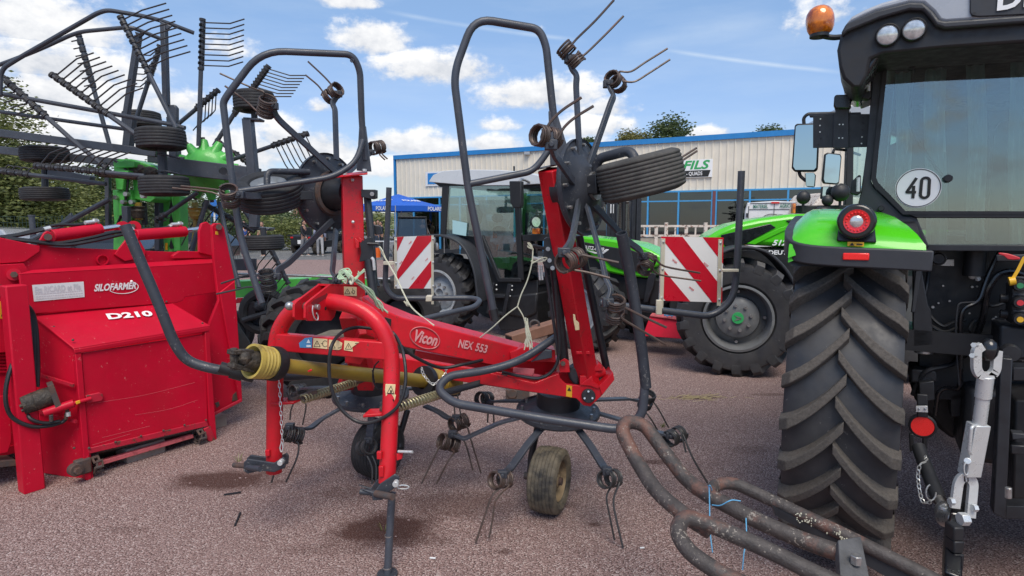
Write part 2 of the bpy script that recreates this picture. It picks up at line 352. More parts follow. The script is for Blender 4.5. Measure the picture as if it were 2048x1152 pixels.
M['roofgrey'] = pbr('light grey roof paint', (.36, .38, .41), .3, var=.04, coat=.4)
M['paperblue'] = pbr('pale blue paper', (.40, .62, .64), .7, var=.03)
M['orange_p'] = pbr('orange plastic grip', (.75, .13, .01), .4)
M['twine'] = pbr('pale twine', (.55, .55, .42), .85, var=.15, scale=60)
M['gtwine'] = pbr('green twine', (.42, .56, .38), .85, var=.2, scale=40)
M['btwine'] = pbr('blue twine', (.12, .38, .62), .8, var=.15)
M['palegrey'] = pbr('pale grey roof paint', (.60, .62, .64), .35, var=.04, coat=.4)
M['wood'] = pbr('weathered wood', (.20, .13, .09), .8, var=.25, scale=9, col2=(.10, .08, .06), amt2=.45, sc2=6, bump=.3)
M['cloth_dark'] = pbr('dark cloth', (.014, .015, .020), .9, var=.2)
M['skin'] = pbr('skin', (.42, .23, .16), .6, var=.08)
M['hair'] = pbr('dark hair', (.02, .016, .013), .7, var=.2)
def mat_copy(n, col): M[n] = pbr(n, col, .8, var=.12, scale=14); return M[n]
# ================================================================== setting
def ground_mat(name, base, lo, hi, stains=(), gs=110, bs=.5, patch=.35):
    m = bpy.data.materials.new(name); m.use_nodes = True; nt = m.node_tree; N = nt.nodes; L = nt.links; b = N['Principled BSDF']; b.inputs['Roughness'].default_value = .9; b.inputs['Specular IOR Level'].default_value = .25
    tc = N.new('ShaderNodeTexCoord'); O = tc.outputs['Object']
    def tex(t, sc, **k):
        q = N.new(t); q.inputs['Scale'].default_value = sc; L.new(O, q.inputs['Vector'])
        for a, v in k.items(): q.inputs[a].default_value = v
        return q
    def mr(v, a, b2, c, d):
        q = N.new('ShaderNodeMapRange'); L.new(v, q.inputs[0])
        for i, t in enumerate((a, b2, c, d)): q.inputs[i + 1].default_value = t
        return q.outputs[0]
    def mix(f, a, c, mode='MIX'):
        q = N.new('ShaderNodeMix'); q.data_type = 'RGBA'; q.blend_type = mode
        if isinstance(f, float): q.inputs[0].default_value = f
        else: L.new(f, q.inputs[0])
        for i, v in ((6, a), (7, c)):
            if isinstance(v, tuple): q.inputs[i].default_value = (*v, 1)
            else: L.new(v, q.inputs[i])
        return q.outputs[2]
    vo = tex('ShaderNodeTexVoronoi', gs); cr = N.new('ShaderNodeValToRGB'); sp = N.new('ShaderNodeSeparateColor'); L.new(vo.outputs['Color'], sp.inputs[0]); L.new(sp.outputs[0], cr.inputs[0])
    e = cr.color_ramp.elements; e[0].color = (*lo, 1); e[1].color = (*hi, 1); e[1].position = .93
    q = e.new(.30); q.color = (*[a * .8 for a in base], 1); q = e.new(.75); q.color = (*base, 1)
    c = cr.outputs[0]
    gap = mr(vo.outputs['Distance'], .45, .75, 0, 1); c = mix(gap, c, tuple(a * .35 for a in lo))
    n1 = tex('ShaderNodeTexNoise', .9, Detail=6.0, Roughness=.6).outputs['Fac']; n2 = tex('ShaderNodeTexNoise', 5, Detail=7.0, Roughness=.65).outputs['Fac']
    c = mix(mr(n1, .35, .68, 0, patch), c, tuple(a * .62 for a in base)); c = mix(mr(n2, .58, .72, 0, .3), c, tuple(a * .5 for a in base))
    if stains:
        sx = N.new('ShaderNodeSeparateXYZ'); L.new(O, sx.inputs[0])
        def ma(op, a, b2=None):
            t = N.new('ShaderNodeMath'); t.operation = op
            for i, v in enumerate((a, b2)):
                if v is None: continue
                if isinstance(v, (int, float)): t.inputs[i].default_value = v
                else: L.new(v, t.inputs[i])
            return t.outputs[0]
        for (x, y, rx, ry, col, k) in stains:
            u = ma('DIVIDE', ma('SUBTRACT', sx.outputs[0], x), rx); v = ma('DIVIDE', ma('SUBTRACT', sx.outputs[1], y), ry)
            d = ma('ADD', ma('SQRT', ma('ADD', ma('MULTIPLY', u, u), ma('MULTIPLY', v, v))), ma('MULTIPLY', ma('SUBTRACT', n2, .5), 1.3))
            c = mix(ma('MULTIPLY', mr(d, .55, 1.05, k, 0), mr(vo.outputs['Distance'], .1, .5, .75, 1)), c, col)
    L.new(c, b.inputs['Base Color'])
    bp = N.new('ShaderNodeBump'); bp.inputs['Strength'].default_value = bs; bp.inputs['Distance'].default_value = .008; bp.invert = True; L.new(vo.outputs['Distance'], bp.inputs['Height']); L.new(bp.outputs[0], b.inputs['Normal'])
    return m
def sheet(name, pts, z, mat, kind='structure'):
    mb = MB(); mb.quad(*[V((p[0], p[1], z)) for p in pts]); return struct(name, mb, mat, kind, smooth=False)
stn = []
for (x, y, rx, ry, k) in ((770, 1060, .36, .20, .95), (900, 1010, .36, .2, .5), (450, 962, .40, .18, .9), (560, 945, .22, .13, .35), (1010, 1105, .05, .03, .6), (880, 1085, .10, .05, .35), (250, 1060, .16, .05, .3), (1120, 1010, .12, .05, .35), (640, 1100, .3, .06, .25), (1500, 900, .2, .1, .3), (1385, 796, .30, .07, .6), (1310, 925, .12, .05, .7), (1190, 1050, .05, .03, .7), (1540, 790, .25, .05, .5), (700, 990, .25, .12, .3)):
    g = G(x, y); stn.append((g.x, g.y, rx, ry, (.060, .026, .020), k))
M['gravel'] = ground_mat('red chipping surface', (.385, .262, .238), (.19, .112, .10), (.56, .45, .415), stn, gs=125, bs=.7)
M['asphalt'] = ground_mat('grey yard asphalt', (.22, .22, .22), (.12, .12, .12), (.34, .34, .34), gs=40, bs=.1)
M['grass'] = pbr('rough grass', (.055, .085, .02), .9, var=.4, scale=3, col2=(.12, .12, .05), amt2=.4, sc2=2)
sheet('ground', ((-700, -40), (700, -40), (700, 900), (-700, 900)), 0, M['asphalt'])
sheet('red_gravel_yard', ((-60, -30), (60, -30), (60, 25.5), (-60, 27.5)), .004, M['gravel'])
sheet('grass_verge', ((-60, 17), (-14, 17), (-14.5, 25), (-17, 32), (-40, 60)), .008, M['grass'], 'stuff')
# far hills
mb = MB(); rng = random.Random(3); n = 80; rows = []
for j, (D, hs) in enumerate(((150, 0), (180, .75), (230, 1), (320, .4))):
    rows.append([V((-260 + 520 * i / n, D, (hs and hs * (5.5 + 3.2 * mnoise.noise(V((i * .11, j * .2, 0))) + 1.2 * mnoise.noise(V((i * .5, 3, j))))) - .05)) for i in range(n + 1)])
mb.loft(rows, cap=False, closed=False)
M['hill'] = pbr('far hillside', (.11, .14, .05), .95, var=.3, scale=.06, col2=(.24, .21, .12), amt2=.45, sc2=.03)
struct('hills', mb, M['hill'])

def leafmat(name, a, b, tr=.3):
    m = bpy.data.materials.new(name); m.use_nodes = True; nt = m.node_tree; N = nt.nodes; L = nt.links; p = N['Principled BSDF']; p.inputs['Roughness'].default_value = .55
    g = N.new('ShaderNodeNewGeometry'); x = N.new('ShaderNodeMix'); x.data_type = 'RGBA'; x.inputs[6].default_value = (*a, 1); x.inputs[7].default_value = (*b, 1); L.new(g.outputs['Random Per Island'], x.inputs[0])
    L.new(x.outputs[2], p.inputs['Base Color']); t = N.new('ShaderNodeBsdfTranslucent'); L.new(x.outputs[2], t.inputs[0]); s = N.new('ShaderNodeMixShader'); s.inputs[0].default_value = tr
    L.new(p.outputs[0], s.inputs[1]); L.new(t.outputs[0], s.inputs[2]); L.new(s.outputs[0], N['Material Output'].inputs[0]); return m
LM = [leafmat('spring leaves', (.055, .08, .02), (.26, .28, .085)), leafmat('dark leaves', (.035, .06, .018), (.10, .135, .04)), leafmat('ochre new leaves', (.12, .12, .025), (.24, .21, .06)), leafmat('pale leaves', (.10, .13, .05), (.26, .29, .15))]
M['bark'] = pbr('bark', (.09, .075, .06), .9, var=.3, scale=12, bump=.5)
def tree(base, h, crown, mat, nl, ls, seed, label, group, name='broadleaf_tree', trunk=True, clump=.5):
    rng = random.Random(seed); base = V(base); t = thing(name, base, label, 'tree' if trunk else 'shrub', group)
    tb = MB(); top = base + V((rng.uniform(-.3, .3), 0, h * .8)); ends = []
    r0 = max(.05, h * .018)
    tb.tube([base - V((0, 0, .1)), base.lerp(top, .4) + V((rng.uniform(-.15, .15), 0, 0)), top], [r0, r0 * .6, r0 * .15], 7)
    for c, rr in crown:
        c = base + V(c); r = V(rr); k = max(4, int(6 * r.x))
        for _ in range(k):
            d = V((rng.gauss(0, .5), rng.gauss(0, .5), rng.gauss(0, .5))); e = c + V((d.x * r.x, d.y * r.y, d.z * r.z)) * .9
            s = base.lerp(top, min(.95, max(.15, (e.z - base.z) / h * .75))); mid = s.lerp(e, .5) + V((0, 0, .08 * h * .3)); tb.tube([s, mid, e], [r0 * .3, r0 * .18, r0 * .05], 5); ends.append(e)
    obj('trunk' if trunk else 'stems', tb, M['bark'], t)
    lb = MB(); tot = sum(r[0] * r[2] for _, r in crown)
    for c, rr in crown:
        c = base + V(c); r = V(rr); k = int(nl * rr[0] * rr[2] / tot); nc = max(6, k // 26); cs = []
        for _ in range(nc):
            while True:
                d = V((rng.uniform(-1, 1), rng.uniform(-1, 1), rng.uniform(-1, 1)))
                if d.length < 1: break
            d = d * (.55 + .45 * d.length); d *= 1 + .3 * mnoise.noise(d * 2 + V((seed, 0, 0))); cs.append(c + V((d.x * r.x, d.y * r.y, d.z * r.z)))
        for _ in range(k):
            q = rng.choice(cs); sg = clump * min(r) * .42; p = q + V((rng.gauss(0, sg), rng.gauss(0, sg), rng.gauss(0, sg * .8)))
            if p.z < base.z + .05: p.z = base.z + .05
            a = V((rng.gauss(0, 1), rng.gauss(0, 1), rng.gauss(0, .7))).normalized(); x, y = ortho(a); s = ls * rng.uniform(.6, 1.3)
            lb.v += [p - x * s, p - y * s * .45, p + x * s, p + y * s * .45]; o = len(lb.v) - 4; lb.f.append((o, o + 1, o + 2, o + 3))
    obj('crown' if trunk else 'foliage', lb, LM[mat], t, smooth=False, fix=False); return t
def gx(x, D): return (x - 1024) / FPX * D
TL = 'trees along the left edge of the yard'
def zt(y, D): return CAMH + (HZ - y) * D / FPX
tree((gx(-10, 22), 22, 0), zt(150, 22), [((0, 0, 5.0), (1.6, 1.5, 1.7)), ((-1.2, .3, 3.2), (1.7, 1.5, 1.6)), ((.5, 0, 3.0), (1.4, 1.3, 1.5)), ((.1, 0, 1.5), (1.7, 1.3, 1.2))], 0, 22000, .075, 1, 'tall birch like tree with yellow green leaves at the left edge, behind the fence', TL)
tree((gx(30, 24), 24, 0), 5.6, [((0, 0, 3.6), (1.7, 1.4, 1.5)), ((-.8, 0, 1.8), (1.8, 1.3, 1.4))], 0, 15000, .078, 21, 'leafy green tree left of the fence post, behind the tall birch like one', TL)
tree((gx(115, 23), 23, 0), 4.2, [((0, 0, 2.6), (1.5, 1.3, 1.2)), ((-.6, 0, 1.4), (1.6, 1.2, 1.1)), ((.9, 0, 1.6), (1.3, 1.1, 1.2))], 0, 16000, .075, 2, 'bushy green tree behind the fence post with the round cap', TL)
tree((gx(215, 25), 25, 0), 4.6, [((0, 0, 2.7), (1.5, 1.3, 1.4)), ((.8, 0, 1.4), (1.5, 1.3, 1.2)), ((-.9, .2, 1.5), (1.4, 1.2, 1.2))], 1, 15000, .08, 3, 'dark green bushy tree seen between the fence post and the green rake tower', TL)
tree((gx(330, 27), 27, 0), 4.8, [((0, 0, 3.0), (1.5, 1.4, 1.3)), ((.6, 0, 1.5), (1.7, 1.3, 1.3)), ((-1, 0, 1.5), (1.4, 1.3, 1.2))], 3, 10000, .075, 4, 'pale silvery leaved tree behind the green rake gearbox', TL)
tree((gx(430, 33), 33, 0), 4.6, [((0, 0, 2.7), (1.6, 1.4, 1.3)), ((1.0, 0, 1.5), (1.6, 1.3, 1.2)), ((-1.3, 0, 1.5), (1.6, 1.3, 1.2))], 1, 5000, .095, 5, 'dark tree behind the blue feather flag', TL)
tree((gx(560, 36), 36, 0), 2.5, [((0, 0, 1.2), (1.5, 1.2, 1.15)), ((-1.4, 0, 1.0), (1.3, 1.1, 1.0)), ((1.1, 0, .9), (1.1, 1, .9))], 0, 5000, .085, 6, 'round yellow green shrub between the walking people and the black buggy', 'shrubs beyond the road', 'garden_shrub', False)
tree((gx(490, 44), 44, 0), 3.8, [((0, 0, 2.0), (2.4, 1.5, 1.6)), ((-1.5, 0, 1.2), (1.6, 1.2, 1.2))], 1, 4000, .11, 7, 'dark green hedge shrub behind the people on the left', 'shrubs beyond the road', 'garden_shrub', False)
tree((gx(620, 52), 52, 0), 3.6, [((0, 0, 1.8), (3.0, 1.8, 1.7)), ((2.4, 0, 1.5), (2.0, 1.4, 1.4)), ((-2.6, 0, 1.6), (2.0, 1.4, 1.5))], 1, 5000, .13, 8, 'wide mid green hedge beyond the road, behind the black buggy', 'shrubs beyond the road', 'garden_shrub', False)
tree((gx(725, 58), 58, 0), 3.3, [((0, 0, 1.5), (2.2, 1.6, 1.5)), ((1.8, 0, 1.3), (1.6, 1.4, 1.3))], 0, 3500, .13, 9, 'green hedge beyond the road, left of the blue tent', 'shrubs beyond the road', 'garden_shrub', False)
TB = 'trees rising behind the showroom roof'
tree((gx(1330, 62), 62, 0), zt(238, 62), [((.2, 0, 10.3), (2.1, 2, 2.0)), ((1.4, 0, 8.6), (1.6, 1.5, 1.2)), ((-1.2, 0, 8.6), (1.9, 1.8, 1.4))], 1, 9000, .15, 10, 'tallest tree rising behind the roof left of the tractor mirror', TB)
tree((gx(1262, 62), 62.5, 0), zt(255, 62), [((0, 0, 9.3), (1.7, 1.8, 1.6)), ((-1.0, 0, 8.5), (1.3, 1.4, 1.1))], 2, 8000, .14, 11, 'ochre leaved lower tree rising behind the roof, left of the tallest one', TB)
tree((gx(1530, 64), 64, 0), zt(245, 64), [((0, 0, 10.2), (1.9, 1.8, 1.5)), ((1.2, 0, 9.6), (1.2, 1.2, .9))], 1, 5000, .15, 12, 'small tree top above the blue roof edge beside the tractor mirror', TB)
tree((gx(1172, 60), 60, 0), zt(275, 60), [((0, 0, 8.8), (1.1, 1.2, 1.0))], 1, 2200, .18, 13, 'thin tree top above the roof behind the folded rotor disc', TB)

# ------------------------------------------------------------------ showroom
BP, BL = V((11.2, 24.5, 0)), V((-.885, .466, 0)).normalized(); BN = V((-BL.y, BL.x, 0)); BN = BN if BN.y < 0 else -BN
def bpt(x, y): p = PL(x, y, BP, BN); return (p - BP).dot(BL), p.z
def bw(t, z, o=0.0): return BP + BL * t + BN * o + V((0, 0, z))
bd = thing('showroom_building', bw(8, 0), 'long beige metal clad showroom with blue roof edge and blue framed windows', 'building')
T0, T1 = -12.0, bpt(793, 380)[0]; ZC, ZE = 3.03, 5.16
M['clad'] = pbr('beige steel cladding', (.73, .67, .56), .5, var=.05, scale=2, col2=(.62, .57, .47), amt2=.4, sc2=1.2, sharp=.25)
M['trim'] = pbr('blue steel trim', (.02, .20, .50), .4, var=.06, scale=4)
M['mull'] = pbr('light blue window frame', (.06, .30, .58), .4, var=.06, scale=4)
mb = MB(); bot = []; top = []; t = T0; i = 0
while t <= T1:
    for dt, o in ((0, 0), (.02, .035), (.06, .035), (.08, 0)): bot.append(bw(t + dt, ZC, o)); top.append(bw(t + dt, ZE, o))
    t += .30
mb.loft([bot, top], cap=False, closed=False); obj('cladding', mb, M['clad'], bd, smooth=False)
mb = MB(); mb.prism([bw(T0, ZC, -.05), bw(T1, ZC, -.05), bw(T1, ZE, -.05), bw(T0, ZE, -.05)], -BN * .12)
for tt in (T0, T1): mb.prism([bw(tt, 0, -.2), bw(tt, ZE, -.2), bw(tt, ZE, -13), bw(tt, 0, -13)], BL * .1)
mb.prism([bw(T0, 0, -13), bw(T1, 0, -13), bw(T1, ZE, -13), bw(T0, ZE, -13)], -BN * .1); obj('wall', mb, M['clad'], bd)
mb = MB(); mb.bar(bw(T0 - .1, ZE + .06, .03), bw(T1 + .1, ZE + .06, .03), .16, .22); mb.bar(bw(T1 + .06, 0, .02), bw(T1 + .06, ZE, .02), .12, .12, BN)
mb.prism([bw(T0, ZE + .10, 0), bw(T1, ZE + .10, 0), bw(T1, ZE + .3, -13), bw(T0, ZE + .3, -13)], V((0, 0, -.06))); obj('roof_edge', mb, M['trim'], bd)
mb = MB(); mb.bar(bw(T0, ZC - .03, .02), bw(T1, ZC - .03, .02), .08, .07); obj('cladding_base_trim', mb, M['mull'], bd)
ms = [bpt(x, 420)[0] for x in (1296, 1357, 1424, 1432, 1499, 1575, 1650, 828, 880)] + [bpt(1357, 420)[0] + 1.62 * k for k in range(2, 8)]
ztr = bpt(1430, 401)[1]
mb = MB(); mb.bar(bw(T0, ztr, .02), bw(T1, ztr, .02), .06, .055); 
for t in ms: mb.bar(bw(t, 0, .025), bw(t, ZC - .05, .025), .07, .07, BN)
obj('window_frame', mb, M['mull'], bd); obj('window_sill', MB().bar(bw(T0, .12, .02), bw(T1, .12, .02), .08, .24), M['dgrey'], bd)
mb = MB(); mb.bar(bw(bpt(1428, 420)[0], 0, .06), bw(bpt(1428, 420)[0], ZC - .05, .06), .12, .06, BN); obj('post', pbr and mb, pbr('brown red post', (.16, .05, .05), .6), bd)
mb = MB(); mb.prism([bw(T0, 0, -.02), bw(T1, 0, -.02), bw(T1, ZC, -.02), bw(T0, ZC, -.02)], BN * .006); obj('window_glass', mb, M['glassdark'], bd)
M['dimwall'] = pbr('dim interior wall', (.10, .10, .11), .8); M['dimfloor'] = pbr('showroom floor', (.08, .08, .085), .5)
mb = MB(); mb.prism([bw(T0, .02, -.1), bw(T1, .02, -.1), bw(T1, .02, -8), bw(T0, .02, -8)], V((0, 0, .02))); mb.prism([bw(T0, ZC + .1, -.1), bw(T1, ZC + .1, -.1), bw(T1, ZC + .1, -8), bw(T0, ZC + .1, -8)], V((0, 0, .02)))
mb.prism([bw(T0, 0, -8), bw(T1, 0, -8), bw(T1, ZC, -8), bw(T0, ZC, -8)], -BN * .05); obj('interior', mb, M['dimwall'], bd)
# sign and framed panel
def bpanel(x0, y0, x1, y1, o, th=.03):
    a, b = bpt(x0, y0), bpt(x1, y1); mb = MB(); mb.prism([bw(a[0], a[1], o), bw(b[0], a[1], o), bw(b[0], b[1], o), bw(a[0], b[1], o)], BN * th); return mb
sg = thing('shop_sign', bw(bpt(1320, 340)[0], bpt(1320, 340)[1]), 'white fascia sign with green and black lettering above the windows', 'sign')
a, b = bpt(1210, 318), bpt(1425, 354); za, zb = bpt(1425, 318)[1], bpt(1425, 354)[1]
mb = MB(); mb.prism([bw(a[0], za, .05), bw(b[0], za, .05), bw(b[0], zb, .05), bw(a[0], zb, .05)], BN * .04); obj('sign_board', mb, M['wpure'], sg)
zm = bpt(1422, 340)[1]; mb = MB(); mb.prism([bw(a[0], zm, .092), bw(b[0] + .07, zm, .092), bw(b[0] + .16, zb + .02, .092), bw(a[0], zb + .02, .092)], BN * .004); obj('lower_band', mb, M['ink'], sg)
M['sgreen'] = pbr('sign green', (.03, .35, .10), .5, var=.03)
zc = (bpt(1390, 321)[1] + zm) / 2; text('FILS', .50, bw(bpt(1391, 330)[0], zc, .096), -BL, (0, 0, 1), M['sgreen'], 'lettering', sg, bold=.03, shear=.25, fit=1.12)
p0 = bw(bpt(1391, 330)[0], zm + .05, .1)
text('TS - QUADS', .22, bw(bpt(1384, 348)[0], (zm + zb) / 2 + .01, .097), -BL, (0, 0, 1), M['wpure'], 'lettering', sg, bold=.015, fit=.90)
single('wall_panel', bpanel(852, 344, 905, 371, .04), M['white'], 'white framed panel on the cladding, above the tractor cab roof at its left end', 'sign')
single('wall_poster', bpanel(857, 347, 900, 367, .075, .01), M['trim'], 'blue poster inside the white frame on the cladding', 'poster')
mb = MB(); c = bw(*bpt(1056, 307), .12); mb.box(c, (.28, .2, .14)); mb.bar(c, c - BN * .15, .05, .05); single('wall_floodlight', mb, M['steel'], 'small grey floodlight on the blue roof edge', 'lamp')
# inside the windows
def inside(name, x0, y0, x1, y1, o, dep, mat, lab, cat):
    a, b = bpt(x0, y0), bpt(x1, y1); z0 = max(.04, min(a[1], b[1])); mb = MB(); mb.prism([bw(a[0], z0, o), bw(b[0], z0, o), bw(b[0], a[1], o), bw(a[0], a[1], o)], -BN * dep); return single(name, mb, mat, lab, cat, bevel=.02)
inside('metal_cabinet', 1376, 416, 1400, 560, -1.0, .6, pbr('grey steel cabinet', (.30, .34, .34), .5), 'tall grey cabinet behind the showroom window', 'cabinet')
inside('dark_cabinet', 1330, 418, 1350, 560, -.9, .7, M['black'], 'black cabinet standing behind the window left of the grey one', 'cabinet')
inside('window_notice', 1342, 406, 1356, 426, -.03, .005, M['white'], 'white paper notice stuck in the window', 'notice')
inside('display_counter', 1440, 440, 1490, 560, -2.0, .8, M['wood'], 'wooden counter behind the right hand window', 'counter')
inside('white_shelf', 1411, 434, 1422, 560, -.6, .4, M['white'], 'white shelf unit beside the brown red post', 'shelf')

# ------------------------------------------------------------------ fence, car, far things on the left
M['fgreen'] = pbr('dark green wire', (.016, .035, .028), .5)
def wfence(x0, D0, x1, D1, h, lab):
    a, b = V((gx(x0, D0), D0, 0)), V((gx(x1, D1), D1, 0)); t = thing('wire_fence', a, lab, 'fence'); mb = MB(); L_ = (b - a).length; n = int(L_ / .10); d = (b - a).normalized()
    for i in range(n + 1): p = a + d * i * L_ / n; mb.bar(p, p + V((0, 0, h)), .012, .012, d)
    for k in range(int(h / .2) + 1): mb.bar(a + V((0, 0, .05 + k * .2)), b + V((0, 0, .05 + k * .2)), .012, .012)
    obj('wire_panel', mb, M['fgreen'], t)
    for i in range(int(L_ / 2.5) + 1): p = a + d * i * 2.5; obj('post', MB().bar(p, p + V((0, 0, h + .05)), .06, .06, d), M['fgreen'], t)
    return t
wfence(-60, 19.5, 480, 25.5, 1.85, 'dark green wire mesh fence in front of the trees on the left')
p = V((gx(70, 19), 19, 0)); mb = MB(); mb.cyl(p, p + V((0, 0, zt(433, 19))), .085, 14); mb.cyl(p + V((0, 0, zt(433, 19))), p + V((0, 0, zt(433, 19) + .05)), .10, 14); single('gate_post', mb, M['slate'], 'thick grey round post standing in the green fence', 'post')
def car(loc, rz, col, lab, name='parked_car'):
    t = thing(name, (0, 0, 0), lab, 'car', None)
    # side profile (x forward), width sections
    pr = [(-2.1, .35), (-2.15, .75), (-2.0, 1.0), (-1.5, 1.42), (-.6, 1.5), (.3, 1.44), (1.0, 1.0), (1.9, .85), (2.1, .6), (2.05, .3)]
    mb = MB(); mb.loft([[V((x, s * (.86 if z < 1.05 else .66), z)) for x, z in pr] for s in (-1, 1)]); obj('body', mb, col, t, bevel=.05)
    for s in (-1, 1):
        g = MB(); g.prism([V((-1.45, s * .775, 1.0)), V((-1.28, s * .70, 1.36)), V((-.4, s * .685, 1.42)), V((.25, s * .70, 1.36)), V((.82, s * .78, 1.0))], V((0, s * .03, 0))); obj('side_window', g, M['blackgloss'], t)
        for x in (-1.3, 1.3):
            w = MB(); w.lathe([(0, -.1), (.30, -.1), (.33, -.06), (.33, .06), (.30, .1), (0, .1)], V((x, s * .8, .33)), (0, 1, 0), 24); wo = obj('wheel', w, M['rubber'], t)
            h = MB()
            for k in range(9):
                a = k * 2 * math.pi / 9; d = V((math.cos(a), 0, math.sin(a))); h.bar(V((x, s * .905, .33)), V((x, s * .905, .33)) + d * .22, .04, .02, (0, 1, 0))
            h.lathe([(.2, 0), (.225, 0), (.225, .015), (.2, .015)], V((x, s * .9, .33)), (0, s, 0), 24); obj('rim', h, M['steel'], wo)
    g = MB(); g.prism([V((.40, -.62, 1.40)), V((.40, .62, 1.40)), V((1.02, .76, 1.02)), V((1.02, -.76, 1.02))], V((.03, 0, .03))); obj('windscreen', g, M['blackgloss'], t)
    t.location = loc; t.rotation_euler = (0, 0, rz); return t
M['carblack'] = pbr('dark car paint', (.012, .013, .016), .2, coat=.8, var=.05); M['carsilver'] = pbr('silver car paint', (.42, .43, .45), .25, metal=.4, coat=.8, var=.05)
car((gx(165, 20.5), 20.8, 0), R(185), M['carblack'], 'dark parked car behind the red feeder with its wheel showing')
car((gx(-30, 20.5), 20.5, 0), R(172), M['carsilver'], 'silver parked car at the far left edge behind the feeder hoses')
car((gx(345, 23), 23.3, 0), R(175), M['carblack'], 'black parked car seen between the green rake towers')
# feather flag
p = V((gx(425, 28), 28, 0)); ft = thing('feather_flag', p, 'narrow blue feather flag behind the rake', 'flag')
obj('pole', MB().tube([p, p + V((0, 0, 2.9))], .015, 6), M['steel'], ft)
mb = MB(); mb.prism([p + V(q) for q in ((.03, 0, .9), (.30, 0, .9), (.36, 0, 2.2), (.30, 0, 2.72), (.12, 0, 2.9), (.03, 0, 2.8))], V((0, .006, 0))); M['flagblue'] = pbr('blue banner cloth', (.03, .17, .55), .7, var=.06); obj('cloth', mb, M['flagblue'], ft)
obj('pattern', MB().prism([p + V(q) for q in ((.10, -.004, 1.3), (.20, -.004, 1.3), (.24, -.004, 2.1), (.16, -.004, 2.1))], V((0, .002, 0))), M['wpure'], ft)
# far house
hp = V((gx(648, 95), 95, 0)); ht = thing('far_house', hp, 'small far house with reddish roof beyond the hedges', 'house')
obj('wall', MB().box(hp + V((0, 0, 1.4)), (7, 6, 2.8)), M['clad'], ht)
mb = MB(); mb.prism([hp + V((-3.9, -3.3, 2.7)), hp + V((-3.9, 3.3, 2.7)), hp + V((-3.9, 0, 4.4))], V((7.8, 0, 0))); obj('roof', mb, pbr('old roof tiles', (.20, .10, .07), .8), ht)

# ------------------------------------------------------------------ people
def skin(name, vs, es, rad, mat, parent, sub=1, root=0):
    me = bpy.data.meshes.new(name); me.from_pydata([tuple(v) for v in vs], es, []); o = bpy.data.objects.new(name, me); COL.objects.link(o)
    bm = bmesh.new(); bm.from_mesh(me); la = bm.verts.layers.skin.verify(); bm.verts.ensure_lookup_table()
    for i, v in enumerate(bm.verts):
        r = rad[i]; v[la].radius = r if isinstance(r, tuple) else (r, r); v[la].use_root = i == root
    bm.to_mesh(me); bm.free(); o.modifiers.new('s', 'SKIN').use_smooth_shade = True; sb = o.modifiers.new('u', 'SUBSURF'); sb.levels = sub; sb.render_levels = sub
    bpy.context.view_layer.update(); m2 = bpy.data.meshes.new_from_object(o.evaluated_get(bpy.context.evaluated_depsgraph_get())); bpy.data.objects.remove(o); bpy.data.meshes.remove(me); m2.name = name
    m2.materials.clear(); q = bpy.data.objects.new(name, m2); COL.objects.link(q); m2.materials.append(mat); m2.shade_smooth()
    if parent: q.parent = parent; ROOT[q] = V((0, 0, 0))
    return q
